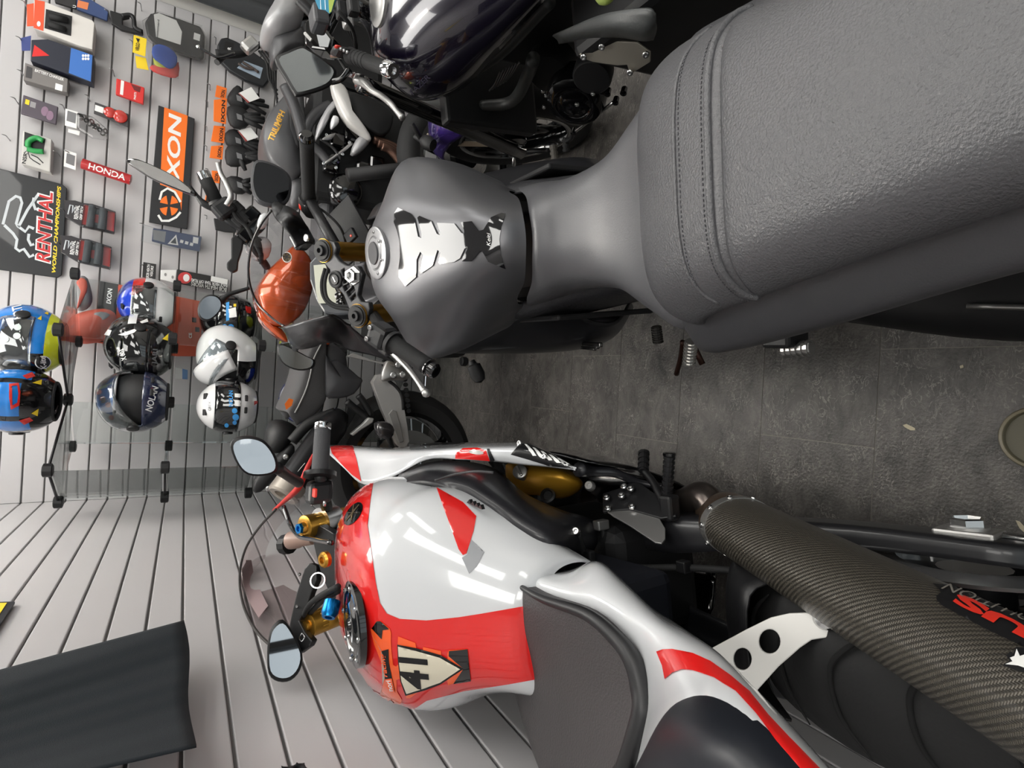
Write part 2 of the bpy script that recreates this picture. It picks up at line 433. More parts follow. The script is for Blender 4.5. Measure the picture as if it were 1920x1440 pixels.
def wheel(parent, c, axle, R, wd, rimcol, spokes=6, brake=True, tread=False):
    axle = Vector(axle).normalized()
    ty = lathe('tyre', Vector(c)-axle*wd*.5, axle, [(wd*.12, R*.70), (wd*.02, R*.78), (0, R*.86), (wd*.12, R*.94), (wd*.3, R*.985), (wd*.5, R), (wd*.7, R*.985), (wd*.88, R*.94), (wd, R*.86), (wd*.98, R*.78), (wd*.88, R*.70)], M_RUB, parent, 56, ring=True)
    rim = lathe('rim', Vector(c)-axle*wd*.4, axle, [(0, R*.72), (0, R*.66), (wd*.3, R*.62), (wd*.5, R*.62), (wd*.8, R*.66), (wd*.8, R*.72)], rimcol, parent, 48, ring=True)
    hb = lathe('hub', Vector(c)-axle*wd*.5, axle, [(0, .03), (0, .045), (wd, .045), (wd, .03)], rimcol, parent, 16)
    x = axle.orthogonal().normalized(); y = axle.cross(x)
    for i in range(spokes):
        a = 2*math.pi*i/spokes; d = x*math.cos(a)+y*math.sin(a)
        tube('spoke', [Vector(c)+d*.04, Vector(c)+d*R*.64], [.022, .014], rimcol, parent, 8)
    if brake:
        lathe('brake_disc', Vector(c)+axle*wd*.55, axle, [(0, R*.3), (0, R*.48), (.005, R*.48), (.005, R*.3)], M_STEEL, parent, 40, ring=True)
    return ty

FA = Frame(.375, 0, 2, 10)
A = thing('motorcycle', 'matt grey sport motorcycle with black leather pillion seat, nearest the camera in the middle', 'motorcycle', (.40, .9, 0), 'motorcycles on the shop floor')
tank = loft('fuel_tank', sym(FA, [
    (.79, [(0, .845), (.04, .842, .01), (.075, .82, .055), (.1, .80, .115), (.112, .775, .15), (.108, .74, .16)]),
    (.805, [(0, .885), (.04, .882, .01), (.08, .855, .055), (.108, .825, .105), (.122, .79, .14), (.112, .74, .15)]),
    (.86, [(0, .925), (.05, .922, .0), (.09, .90, .035), (.122, .86, .075), (.137, .81, .105), (.122, .74, .12)]),
    (.95, [(0, .957), (.06, .954), (.105, .935, .01), (.148, .893, .03), (.162, .83, .05), (.138, .74, .06)]),
    (1.04, [(0, .984), (.07, .982), (.12, .964), (.180, .92), (.190, .85), (.16, .75)]),
    (1.12, [(0, 1.0), (.07, .997), (.125, .975), (.205, .93), (.208, .86), (.17, .77)]),
    (1.18, [(0, 1.0), (.065, .995), (.11, .968), (.170, .925), (.175, .86), (.14, .78)]),
    (1.225, [(0, .985), (.05, .978), (.085, .95), (.115, .91), (.115, .86), (.10, .79)]),
    (1.245, [(0, .93), (.04, .925), (.07, .90), (.09, .87), (.09, .83), (.08, .78)])]), M_GREY, A, 6, 5)
tA = bvh(tank)
capc = tA.ray_cast(CAM, ray(706, 475).normalized()); cn = capc[1] if capc[1].z > 0 else -capc[1]
cap = lathe('filler_cap', capc[0], cn, [(-.004, .054), (.003, .054), (.005, .050), (.005, .036), (.003, .034), (.006, .031), (.006, 0)], mat('cap alloy', (168, 168, 170), .35, .8), tank, 40)
lathe('lock_flap', capc[0]+cn*.006, cn, [(0, .024), (.003, .023), (.003, 0)], M_DGREY, cap, 24)
for i in range(7):
    a = i*.9; d = FA.f*math.cos(a)+FA.r*math.sin(a); bolt(cap, capc[0]+cn*.004+d*.043, cn, .0035, .003)
# stick-on tank pad: one gloss piece with slots
padpx = zc(420, 330, [(1185, 260), (1210, 222), (1300, 262), (1325, 300), (1350, 420), (1372, 430), (1375, 400), (1345, 290), (1360, 278), (1440, 312), (1480, 400), (1500, 410), (1502, 390), (1480, 325), (1600, 330), (1650, 395), (1668, 400), (1668, 375), (1645, 322), (1720, 315), (1770, 380), (1800, 372), (1850, 290), (1920, 262)]) + [(948, 402), (940, 425), (937, 450), (940, 480), (948, 503)] + zc(420, 330, [(1900, 620), (1830, 590), (1790, 520), (1770, 530), (1720, 590), (1650, 590), (1660, 560), (1690, 510), (1672, 502), (1640, 570), (1600, 595), (1500, 610), (1490, 600), (1505, 530), (1485, 512), (1450, 620), (1370, 675), (1365, 660), (1385, 545), (1365, 525), (1340, 580), (1335, 700), (1260, 765), (1215, 700), (1215, 640), (1225, 560), (1222, 450), (1205, 380), (1182, 320)])
pad = decal('tank_pad', padpx, onto(tA, .0025), mat('pad gloss carbon', (24, 24, 27), .08, coat=1, var=.5, vscale=400), tank, 7)
text('maker_mark', 'Keiti', (921, 462), (921, 437), (914, 462), onto(tA, .0035), M_WHITE, pad, .0, .3)
seat = loft('rider_seat', sym(FA, [
    (.785, [(0, .835), (.04, .832, .01), (.076, .81, .05), (.104, .785, .11), (.117, .755, .145), (.11, .70, .15)]),
    (.765, [(0, .842), (.042, .838, .008), (.078, .812, .035), (.1, .785, .07), (.108, .75, .09), (.1, .69, .09)]),
    (.73, [(0, .822), (.042, .819), (.074, .80, .015), (.092, .77, .03), (.097, .73, .035), (.088, .68, .035)]),
    (.66, [(0, .803), (.045, .801), (.082, .79), (.102, .765), (.106, .735), (.094, .69)]),
    (.59, [(0, .803), (.06, .802), (.11, .793), (.138, .768), (.142, .74), (.125, .70)]),
    (.525, [(0, .815), (.07, .814), (.13, .805), (.166, .782), (.171, .752), (.155, .71)]),
    (.48, [(0, .825), (.07, .824), (.13, .812), (.163, .786), (.168, .75), (.15, .71)]),
    (.44, [(0, .82), (.07, .815), (.12, .80), (.15, .77), (.15, .74), (.14, .71)])]), mat('smooth seat cover', (82, 82, 85), .38, spec=.7, bump=.15, bscale=500), A, 6, 5)
pil = loft('pillion_seat', sym(FA, [
    (.505, [(0, .800), (.06, .80), (.11, .80, -.005), (.148, .795, -.02), (.158, .785, -.05), (.15, .775, -.06)]),
    (.508, [(0, .838), (.06, .838), (.115, .834, -.005), (.15, .822, -.02), (.165, .806, -.05), (.155, .79, -.06)]),
    (.495, [(0, .866), (.06, .866), (.112, .860, -.005), (.145, .845, -.02), (.163, .822, -.045), (.152, .80, -.05)]),
    (.45, [(0, .888), (.06, .887), (.106, .880), (.136, .863, -.01), (.157, .836, -.02), (.145, .815, -.02)]),
    (.39, [(0, .905), (.06, .904), (.10, .897), (.127, .880), (.147, .852), (.137, .83)]),
    (.345, [(0, .914), (.06, .913), (.096, .907), (.121, .890), (.139, .862), (.13, .84)]),
    (.335, [(0, .911), (.06, .910), (.095, .904), (.119, .887), (.136, .862), (.128, .84)]),
    (.325, [(0, .918), (.06, .917), (.095, .911), (.12, .892), (.134, .866), (.127, .845)]),
    (.2, [(0, .94), (.05, .939), (.078, .933), (.098, .914), (.108, .89), (.102, .87)]),
    (.05, [(0, .96), (.04, .959), (.06, .952), (.075, .935), (.082, .91), (.078, .89)]),
    (-.12, [(0, .97), (.03, .968), (.045, .96), (.055, .945), (.06, .925), (.056, .90)]),
    (-.17, [(0, .95), (.02, .948), (.03, .943), (.038, .93), (.04, .915), (.037, .90)])]), M_SEAT, A, 5, 5)
tP = bvh(pil)
# piping and twin stitch lines across the front roll of the pillion seat
def across(S, n=15, wmax=.15):
    L = []
    for i in range(n):
        a = -1+2*i/(n-1); w = wmax*math.sin(a*math.pi/2)
        p0 = FA.g(S-.035*abs(a)**3*(1 if S > .4 else .4), w, 1.1); h = tP.ray_cast(p0, -FA.u)
        if h[0] is not None: L.append(h[0]+FA.u*.0005)
    return L
def stitches(S, wmax):
    L = np.array([tuple(p) for p in across(S, 170, wmax)])
    V = []; F = []
    for i in range(0, len(L)-1, 2):
        a, b = Vector(L[i]), Vector(L[i+1]); d = (b-a).normalized(); s = d.cross(FA.u).normalized()*.0007; u = FA.u*.0008
        k = len(V); V += [a-s, a+s, b+s, b-s, a-s+u, a+s+u, b+s+u, b-s+u]
        F += [tuple(k+j for j in q) for q in ((4, 5, 6, 7), (0, 4, 7, 3), (1, 2, 6, 5), (0, 1, 5, 4), (3, 7, 6, 2))]
    o = mesh('stitching', V, F, mat('thread', (84, 84, 88), .7), pil); return o
tube('piping', across(.352, 15, .137), .0042, M_SEAT, pil, 8, 4)
stitches(.362, .14)
tube('seam', across(.405, 15, .144), .0022, M_SEAT, pil, 8, 4)
stitches(.398, .143)
tailrows = lambda sg: [[FA.g(S, sg*w_, t_) for w_, t_ in q] for S, q in [
    (.535, [(.150, .745), (.168, .74), (.178, .728), (.175, .70), (.15, .67)]),
    (.50, [(.150, .80), (.176, .782), (.205, .752), (.196, .715), (.16, .68)]),
    (.42, [(.140, .825), (.166, .808), (.196, .770), (.186, .728), (.15, .69)]),
    (.30, [(.118, .855), (.142, .838), (.170, .803), (.162, .76), (.13, .72)]),
    (.147, [(.09, .885), (.108, .872), (.134, .842), (.126, .80), (.10, .765)]),
    (-.05, [(.06, .905), (.075, .897), (.095, .878), (.09, .84), (.07, .81)]),
    (-.2, [(.03, .915), (.04, .91), (.05, .90), (.046, .87), (.03, .85)])]]
for sg in (-1, 1): loft('tail_fairing', tailrows(sg), M_DGREY, A, 5, 5, solid=.003)
box('tail_underside', FA.g(.16, 0, .79), (.12, .62, .12), M_BLACKM, A, (FA.r, FA.f, FA.u), .01)
box('seat_base', FA.g(.62, 0, .71), (.15, .36, .12), M_BLACKM, A, (FA.r, FA.f, FA.u), .01)
# frame spars, side panels, engine mass
for sg in (-1, 1):
    loft('side_fairing', [[FA.g(S, sg*w_, t_) for w_, t_ in q] for S, q in [
        (1.50, [(.16, .90), (.205, .86), (.215, .78), (.19, .68), (.15, .60)]),
        (1.34, [(.15, .86), (.205, .81), (.225, .70), (.205, .58), (.15, .50)]),
        (1.2, [(.155, .79), (.200, .745), (.232, .62), (.22, .50), (.15, .42)]),
        (1.08, [(.148, .755), (.185, .70), (.226, .58), (.22, .47), (.15, .40)]),
        (.99, [(.135, .74), (.165, .68), (.205, .57), (.20, .48), (.14, .42)]),
        (.93, [(.12, .72), (.14, .65), (.165, .57), (.16, .52), (.12, .48)])]], mat('satin black fairing', (34, 34, 37), .38, coat=.3), A, 5, 5, solid=.004)
    loft('frame_cover', [[FA.g(S, sg*w_, t_) for w_, t_ in q] for S, q in [
        (1.10, [(.10, .78), (.135, .76), (.15, .70), (.14, .62)]), (.98, [(.11, .77), (.138, .745), (.148, .67), (.14, .58)]),
        (.86, [(.10, .745), (.120, .72), (.132, .64), (.125, .54)]), (.72, [(.085, .70), (.105, .68), (.115, .61), (.11, .52)]), (.60, [(.08, .66), (.095, .64), (.10, .58), (.095, .50)])]], mat('textured frame cover', (40, 40, 43), .5, bump=.5, bscale=150), A, 4, 4, solid=.004)
for k in range(3):        # louvres in the left side fairing
    box('louvre', FA.g(1.02-.035*k, -.222+.006*k, .545+.02*k), (.01, .11, .008), M_BLACKG, A, (FA.r, (FA.f*.95-FA.u*.3).normalized(), (FA.u*.95+FA.f*.3).normalized()), .002)
for sg in (-1, 1): box('inner_panel', FA.g(1.0, sg*.145, .60), (.012, .26, .26), M_BLACKM, A, (FA.r, FA.f, FA.u), .004)
box('engine', FA.g(.98, 0, .48), (.20, .36, .40), M_BLACKM, A, (FA.r, FA.f, FA.u), .03)
wheel(A, FA.g(.18, 0, .30), FA.r, .30, .13, M_BLACKG, 5)
wheel(A, FA.g(1.56, 0, .30), FA.r, .30, .10, M_BLACKG, 5)
prism('swingarm', [FA.g(*q) for q in [(.72, .09, .46), (.72, .09, .38), (.16, .11, .27), (.12, .11, .33)]], FA.r*.03, M_BLACK, A, .004)
prism('swingarm', [FA.g(*q) for q in [(.72, -.12, .46), (.72, -.12, .38), (.16, -.14, .27), (.12, -.14, .33)]], FA.r*.03, M_BLACK, A, .004)
loft('exhaust_guard', [[FA.g(S, w_, t_) for w_, t_ in q] for S, q in [(.50, [(-.10, .44), (-.16, .44), (-.19, .38), (-.16, .30), (-.10, .28)]), (.3, [(-.10, .42), (-.19, .41), (-.225, .35), (-.19, .27), (-.10, .25)]), (.0, [(-.10, .42), (-.19, .41), (-.225, .36), (-.19, .28), (-.10, .26)]), (-.3, [(-.10, .44), (-.17, .43), (-.20, .38), (-.17, .32), (-.10, .30)])]], M_BLACKM, A, 4, 4, solid=.004)
lathe('axle_nut', FA.g(.18, -.215, .36), -FA.r, [(0, .017), (.014, .017), (.016, .012)], M_STEEL, A, 6, False)
tube('chain_highlight', [FA.g(.32, -.17, .425), FA.g(.1, -.185, .42), FA.g(-.2, -.18, .43)], .004, M_ALU, A, 6)  # bright alloy strip standing in for the highlight along the chain
# rear footrest, rider footrest, gear pedal, side stand foot
def peg(parent, a, b, r, m, ribs=7):
    a, b = Vector(a), Vector(b); d = (b-a).normalized(); L = (b-a).length
    o = lathe('footpeg', a, d, [(0, r*.8), (0, r), (L-.002, r), (L, r*.85)], m, parent, 12, False)
    for i in range(ribs):
        lathe('rib', a+d*L*(i+.3)/ribs, d, [(0, r*.95), (0, r*1.22), (L/ribs*.5, r*1.22), (L/ribs*.5, r*.95)], m, o, 12, False)
    return o
peg(A, FA.t(1230, 612, .37), FA.t(1234, 643, .36), .011, mat('dark peg', (70, 68, 66), .4, .7))
peg(A, FA.t(1296, 640, .38), FA.t(1292, 682, .36), .013, mat('peg alloy', (214, 212, 208), .3, .8))
tube('gear_pedal', [FA.t(1280, 640, .38), FA.t(1277, 668, .36), FA.t(1268, 702, .34)], .006, mat('rusty steel', (62, 40, 34), .5, .6), A, 8)
tube('gear_pedal', [FA.t(1302, 652, .36), FA.t(1317, 683, .35)], .007, mat('rusty steel', (62, 40, 34), .5, .6), A, 8)
box('pillion_peg_bracket', FA.t(1472, 634, .50), (.03, .05, .06), M_BLACK, A, (FA.r, FA.f, FA.u), .006)
peg(A, FA.t(1470, 657, .50), FA.t(1522, 652, .50), .011, M_ALU, 5)
# ---- front end: top yoke turned to the left lock
YL = pZ(672, 592, .972); YR = pZ(607, 470, 1.048)
ya = (YR-YL).normalized(); yn = (Vector((0, -.42, .9))).normalized(); yn = (yn-ya*yn.dot(ya)).normalized(); yf = yn.cross(ya).normalized()
prY = atP(YL, yn)
yk = zc(420, 330, [(640, 470), (700, 440), (760, 455), (778, 500), (765, 545), (800, 590), (850, 620), (925, 625), (955, 680), (935, 770), (925, 830), (950, 870), (1000, 875), (1008, 920), (985, 1000), (940, 1042), (890, 1000), (868, 930), (830, 830), (790, 775), (740, 722), (732, 650), (690, 600), (645, 560)])
yh = [zc(420, 330, h) for h in ([(812, 655), (832, 642), (842, 690), (822, 696)], [(818, 705), (845, 705), (848, 740), (826, 748)], [(820, 762), (862, 742), (872, 770), (836, 800)], [(845, 806), (895, 758), (906, 790), (862, 838)], [(870, 848), (908, 812), (914, 840), (882, 868)])]
yoke = plate('top_yoke', yk, prY, .016, mat('cast grey alloy', (70, 70, 72), .42, .5), A, .003, yh)
for c, nm in ((YL, 'fork_cap'), (YR, 'fork_cap')):
    fc = lathe(nm, c, yn, [(-.01, .027), (.006, .027), (.006, .023), (.009, .022), (.009, .013), (.016, .012), (.016, .006), (.009, .005)], M_BLACKM, A, 24)
    lathe('ring', c, yn, [(-.002, .028), (.003, .0285), (.003, .027)], M_GOLD, fc, 28, ring=True)
    tube('fork_leg', [c-yn*.005, c-yn*.30+yf*-.0, c-yn*.62], [.024, .024, .02], M_GOLD, A, 16)
nut = prY(664, 517)
lathe('stem_nut', nut, yn, [(0, .022), (.003, .022), (.003, .017), (.016, .016), (.016, .010), (.008, .009)], M_STEEL, A, 6, False)
ig = prY(630, 524); igo = lathe('ignition_lock', ig, yn, [(-.01, .021), (.004, .021), (.005, .018), (.003, .013), (.006, .012), (.006, 0)], M_BLACK, A, 24)
box('key_slot', ig+yn*.006, (.014, .003, .002), M_STEEL, igo, (ya, yf, yn))
# instrument pod with grey LCD, two warning lamps
prI = atP(pY(640, 520, 1.46), Vector((0.12, -.75, .66)))
pod = plate('instrument_pod', zc(420, 330, [(588, 600), (640, 545), (720, 640), (790, 760), (850, 860), (880, 960), (760, 965), (690, 950), (635, 860), (590, 720)]), prI, .05, mat('smoke pod', (74, 76, 80), .3), A, .006)
prI2 = atP(pY(640, 520, 1.452), Vector((0.12, -.75, .66)))
plate('display', zc(420, 330, [(620, 618), (700, 610), (776, 800), (776, 880), (655, 882), (636, 800)]), prI2, .002, mat('lcd', (196, 198, 182), .25), pod)
for q in ((800, 830), (808, 882)):
    x, y = zc(420, 330, [q])[0]; lathe('button', prI2(x, y), Vector((0.12, -.75, .66)), [(0, .011), (.006, .011), (.007, .009), (.007, 0)], M_BLACKG, pod, 16)
pc = atP(pY(640, 520, 1.36), Vector((0.1, -.75, .66)))
for dx in (0, 22):
    tube('cable', [pc(*q) for q in zc(420, 330, [(700+dx, 640), (676+dx, 740), (690+dx, 840), (760+dx*.5, 905-dx*.6), (890, 925-dx)])], .0042, M_RUB, A, 8)
# right grip, switchgear and lever
RG0 = pX(579, 372, .462); RG1 = pX(575, 262, .548); rgd = (RG1-RG0).normalized()
g = tube('grip', [RG0, RG0+(RG1-RG0)*.12, RG1-(RG1-RG0)*.1, RG1], [.019, .0168, .0168, .0175], M_RUB, A, 16, straight=True)
lathe('flange', RG0, rgd, [(-.004, .0165), (-.004, .024), (.004, .024), (.004, .0165)], M_BLACK, g, 20)
lathe('bar_end', RG1, rgd, [(0, .016), (.012, .017), (.018, .012), (.018, 0)], M_BLACKG, g, 18)
sw = box('switch_housing', RG0-rgd*.035, (.05, .05, .05), M_BLACK, A, (rgd, yn.cross(rgd).normalized(), yn), .010)
box('kill_switch', pX(573, 394, .445)+Vector((0, -.02, .012)), (.02, .016, .018), mat('red switch', (232, 60, 44), .45), sw, (rgd, yn.cross(rgd).normalized(), yn), .004)
tube('clip_on_bar', [RG0, YR-yn*.05], [.013, .014], M_BLACK, A, 12)
tube('brake_hose', [RG0-rgd*.02-yn*.01, pZ(612, 400, 1.02), pZ(640, 430, .98), pZ(648, 465, .95), pZ(640, 500, .92)], .0035, M_RUB, A, 8)
# left grip, clutch lever
LG0 = pZ(736, 643, .983); LG1 = pZ(803, 688, .936); lgd = (LG1-LG0).normalized()
g = tube('grip', [LG0, LG0+(LG1-LG0)*.1, LG1-(LG1-LG0)*.1, LG1], [.019, .0165, .0165, .017], M_RUB, A, 16, straight=True)
lathe('bar_end', LG1, lgd, [(0, .017), (.003, .018), (.004, .014), (.016, .015), (.02, .012), (.02, .007), (.012, .006)], M_BLACKG, g, 20)
lathe('flange', LG0, lgd, [(-.004, .0165), (-.004, .023), (.004, .023), (.004, .0165)], M_BLACK, g, 20)
sw = box('switch_housing', LG0-lgd*.03, (.046, .046, .044), M_BLACK, A, (lgd, yn.cross(lgd).normalized(), yn), .010)
for k in (-.012, .012): bolt(sw, LG0-lgd*(.045)+yn*.022+yn.cross(lgd)*k, yn, .005, .004)
tube('clip_on_bar', [LG0, YL-yn*.05], [.013, .014], M_BLACK, A, 12)
tube('clutch_lever', [pZ(728, 652, .965), pZ(748, 672, .955), pZ(765, 690, .945), pZ(783, 714, .935), pZ(797, 735, .93)], [.007, .0075, .006, .0055, .007], M_ALU, A, 10)
lathe('lever_ball', pZ(799, 737, .93)-Vector((0, 0, .008)), (0, 0, 1), [(0, .003), (.003, .007), (.008, .0085), (.013, .007), (.016, .003)], M_ALU, A, 14)
box('lever_perch', pZ(726, 652, .96), (.03, .03, .025), M_BLACK, A, (lgd, yn.cross(lgd).normalized(), yn), .006)
# dash surround and inner cowl
loft('inner_cowl', [[pZ(*q) for q in r] for r in [
    [(532, 612, 1.10), (545, 640, 1.075), (560, 652, 1.05), (585, 650, 1.02)],
    [(560, 604, 1.075), (580, 625, 1.05), (605, 640, 1.01), (622, 638, .98)],
    [(607, 592, 1.04), (622, 612, 1.0), (640, 636, .955), (655, 655, .92)],
    [(628, 590, 1.01), (648, 605, .96), (680, 640, .90), (700, 665, .86)],
    [(655, 610, .96), (690, 640, .90), (725, 665, .85), (740, 678, .80)]]], mat('satin black fairing', (34, 34, 37), .38), A, 5, 5, solid=.004)
loft('inner_cowl', [[pZ(*q) for q in r] for r in [
    [(512, 392, 1.13), (520, 412, 1.13), (545, 440, 1.10), (556, 462, 1.09)],
    [(535, 385, 1.11), (548, 405, 1.10), (562, 432, 1.07), (572, 455, 1.065)],
    [(560, 398, 1.07), (572, 418, 1.06), (585, 440, 1.03), (592, 458, 1.02)]]], M_BLACK, A, 5, 5, solid=.004)
box('fluid_reservoir', pZ(566, 448, 1.06), (.05, .05, .045), mat('smoked reservoir', (30, 32, 34), .1, coat=1), A, (ya, yf, yn), .008)
lathe('reservoir_screw', pZ(576, 446, 1.078), yn, [(0, .009), (.004, .009), (.005, .006)], M_STEEL, A, 12)
box('dash_panel', pZ(655, 432, .93), (.16, .12, .01), M_BLACKM, A, (ya, yf, yn), .004)
sb = box('switch_block', pZ(658, 442, .955), (.03, .035, .012), M_BLACKM, A, (ya, yf, yn), .002)
box('led', pZ(658, 442, .965), (.006, .006, .003), mat('red lens', (240, 70, 40), .3), sb, (ya, yf, yn), .001)
# windscreen arch with black edge trim
arch = [(507, 398, 1.145), (487, 425, 1.165), (469, 468, 1.18), (465, 522, 1.172), (479, 566, 1.145), (505, 594, 1.11), (531, 613, 1.09)]
lower = [(560, 440, 1.06), (552, 462, 1.06), (545, 490, 1.06), (545, 525, 1.05), (552, 555, 1.04), (562, 580, 1.03), (575, 600, 1.02)]
SCR = [[Vector(pZ(*q))+Vector((0, -.02, 0)) for q in arch], [], []]
low = [SCR[0][i]+FA.f*.26-Vector((0, 0, .27+.05*abs(i-3)/3)) + FA.r*(.05*(3-i)/3*-1) for i in range(7)]
mid = [SCR[0][i].lerp(low[i], .5)+Vector((0, 0, .03)) for i in range(7)]
ws = loft('windscreen', [SCR[0], mid, low], glassy('smoke screen', (246, 247, 248), .02, fk=.25), A, 6, 5)
tube('edge_trim', SCR[0], .0035, M_BLACKG, ws, 8, 6)
# nose cowl (mostly hidden beyond the screen)
nosetip = FA.g(1.86, 0, .86)
loft('nose_cowl', [[p for p in low], [low[i].lerp(nosetip, .45)-Vector((0, 0, .03)) for i in range(7)], [low[i].lerp(nosetip, .85)-Vector((0, 0, .09)) for i in range(7)], [nosetip+FA.r*(.02*(i-3))-Vector((0, 0, .16)) for i in range(7)]], M_GREY, A, 5, 4, solid=.004)
# mirrors
def mirror(parent, outl, plane, back, glassm, th=.03, shell=None):
    v = [plane(x, y) for x, y in outl]; c = sum(v, Vector())/len(v); n = Vector(back).normalized()
    rows = [[p for p in v], [c+(p-c)*1.03+n*th*.35 for p in v], [c+(p-c)*.8+n*th*.85 for p in v], [c+(p-c)*.35+n*th for p in v]]
    s = loft('mirror', rows, shell or M_BLACK, parent, 3, 3, closed=True, cap=True)
    g2 = [c+(p-c)*.9-n*.0015 for p in v]; V = [tuple(q) for q in cr([tuple(p) for p in g2], 3, True)]
    mesh('mirror_glass', V, [tuple(range(len(V)))], glassm, s)
    return s
pl = atP(pZ(553, 668, 1.03), Vector((-.05, -1, .25)))
mirror(A, [(522, 645), (545, 652), (575, 668), (590, 676), (585, 690), (560, 694), (535, 685), (522, 668)], pl, (0, 1, -.2), M_MIRROR, .06)
tube('mirror_stay', [pl(556, 655)+Vector((0, .03, 0)), pZ(560, 635, 1.06), pZ(580, 618, 1.04)], [.01, .009, .012], M_BLACK, A, 10)
pl = atP(pZ(508, 345, 1.14), Vector((.25, -1, .15)))
mirror(A, [(473, 318), (482, 300), (515, 308), (540, 325), (546, 345), (540, 374), (520, 386), (485, 378), (472, 350)], pl, (0, 1, -.1), mat('dim mirror', (60, 62, 66), .04, 1), .05, M_DGREY)
tube('mirror_stay', [pl(520, 380)+Vector((0, .02, 0)), pZ(525, 398, 1.12), pZ(545, 420, 1.09)], [.012, .02, .02], M_BLACK, A, 10)
# indicator stalk low on the left
lathe('indicator', FA.w(884, 676, -.235), (-.8, -.2, -.35), [(0, .008), (.01, .010), (.014, .017), (.04, .019), (.055, .013), (.06, 0)], M_BLACKM, A, 18)
# ================================================================== WHITE AND RED RACE MOTORCYCLE (beside the left wall)
FB = Frame(-.262, 0, -7, 4)
B = thing('motorcycle', 'white and red sport motorcycle with carbon silencer and number 41, beside slat wall', 'motorcycle', (-.43, .9, 0), 'motorcycles on the shop floor')
def symo(fr, st):
    return [[fr.g(S, q[0]+o_*max(0, min(1, (q[1]-.70)/.1)), q[1]) for q in [(-x, t) for x, t in reversed(pts) if x > 0]+pts] for S, o_, pts in st]
tb = loft('fuel_tank', symo(FB, [
    (.70, .02, [(0, .82), (.05, .815), (.08, .80), (.098, .775), (.105, .74), (.10, .71)]),
    (.705, .02, [(0, .865), (.05, .86), (.085, .84), (.106, .81), (.116, .765), (.108, .72)]),
    (.77, .035, [(0, .925), (.055, .92), (.098, .895), (.122, .855), (.132, .80), (.125, .74)]),
    (.84, .045, [(0, .985), (.065, .98), (.115, .955), (.148, .91), (.162, .85), (.15, .77)]),
    (.90, .042, [(0, 1.028), (.072, 1.024), (.128, 1.0), (.174, .955), (.192, .885), (.175, .80)]),
    (.96, .036, [(0, 1.042), (.075, 1.038), (.132, 1.015), (.182, .97), (.203, .90), (.185, .81)]),
    (1.04, .036, [(0, 1.042), (.08, 1.039), (.138, 1.020), (.192, .982), (.213, .915), (.195, .82)]),
    (1.12, .042, [(0, 1.036), (.078, 1.034), (.134, 1.018), (.184, .984), (.207, .92), (.19, .83)]),
    (1.20, .045, [(0, 1.020), (.07, 1.017), (.122, 1.003), (.165, .972), (.187, .915), (.17, .83)]),
    (1.255, .045, [(0, .975), (.06, .972), (.10, .96), (.13, .935), (.145, .89), (.13, .83)])]), M_WPAINT, B, 6, 5)
tB = bvh(tb); onB = onto(tB, .0010); onB2 = onto(tB, .0022)
# red paint: front and top of the tank, then the right side flash
redtop = [(597, 1010), (608, 975), (632, 940), (664, 912), (704, 884), (696, 930), (690, 985), (698, 1040), (705, 1090), (713, 1130), (726, 1150), (750, 1160), (800, 1163), (860, 1157), (905, 1150), (985, 1136), (1012, 1140), (1012, 1272), (955, 1282), (870, 1295), (800, 1313), (760, 1340), (742, 1350), (712, 1342), (690, 1320), (660, 1230), (610, 1120)]
def decal_hit(name, px, tree, off, m, parent, step=5):
    """paint laid on the surface: only where the outline falls on it"""
    v, F = tess(px, step); P = []; ok = []
    for x, y in v:
        d = ray(x, y).normalized(); h, n, i, t = tree.ray_cast(CAM, d)
        if h is None: P.append(Vector()); ok.append(False); continue
        if n.dot(d) > 0: n = -n
        P.append(h+n*off); ok.append(True)
    F = [f for f in F if all(ok[i] for i in f)]
    up = list(range(len(P)))
    def find(a):
        while up[a] != a: up[a] = up[up[a]]; a = up[a]
        return a
    for f in F:
        for i in f[1:]: up[find(i)] = find(f[0])
    cnt = {}
    for f in F: cnt[find(f[0])] = cnt.get(find(f[0]), 0)+1
    best = max(cnt, key=cnt.get); F = [f for f in F if find(f[0]) == best]
    return mesh_hit(name, P, F, m, parent, True)
red = decal_hit('red_paint', redtop, tB, .0010, M_RPAINT, tb, 4)
decal('red_flash', [(818, 914), (868, 942), (893, 968), (888, 996), (875, 1038), (868, 1041), (860, 1030), (840, 975)], onB, M_RPAINT, tb)
decal('grey_mesh_print', [(866, 1046), (876, 1040), (884, 1012), (908, 1035), (894, 1062), (880, 1076)], onB, mat('grey mesh print', (150, 152, 156), .5), tb)
em = decal('emblem', ell(664, 964, 25, 12, -.95), onB2, M_BLACKG, tb)
for k in range(3):
    a = k*math.pi/3+.3; dx, dy = 17*math.cos(a), 17*math.sin(a)
    c, s = math.cos(-1.02), math.sin(-1.02); fx = lambda u, v: (663+u*c-v*s, 962+u*s+v*c)
    decal('emblem_fork', [fx(*q) for q in ((1.2*dx, .5*dy+1.2), (1.2*dx, .5*dy-1.2), (-1.2*dx, -.5*dy-1.2), (-1.2*dx, -.5*dy+1.2))], onto(tB, .0030), mat('emblem bronze', (120, 105, 78), .3, .8), em, 5)
# filler cap
h = [FB.g(.975, .012, 1.043)]; cn = (FB.u+FB.f*.06).normalized()
cp = lathe('filler_cap', h[0], cn, [(-.006, .074), (.004, .073), (.006, .068), (.006, .058), (.003, .055), (.005, .04), (.008, .036), (.008, .012), (.012, .010), (.012, 0)], M_BLACKG, tb, 44)
for i in range(8):
    a = i*math.pi/4; x = cn.orthogonal().normalized(); bolt(cp, h[0]+cn*.005+(x*math.cos(a)+cn.cross(x)*math.sin(a))*.063, cn, .005, .004)
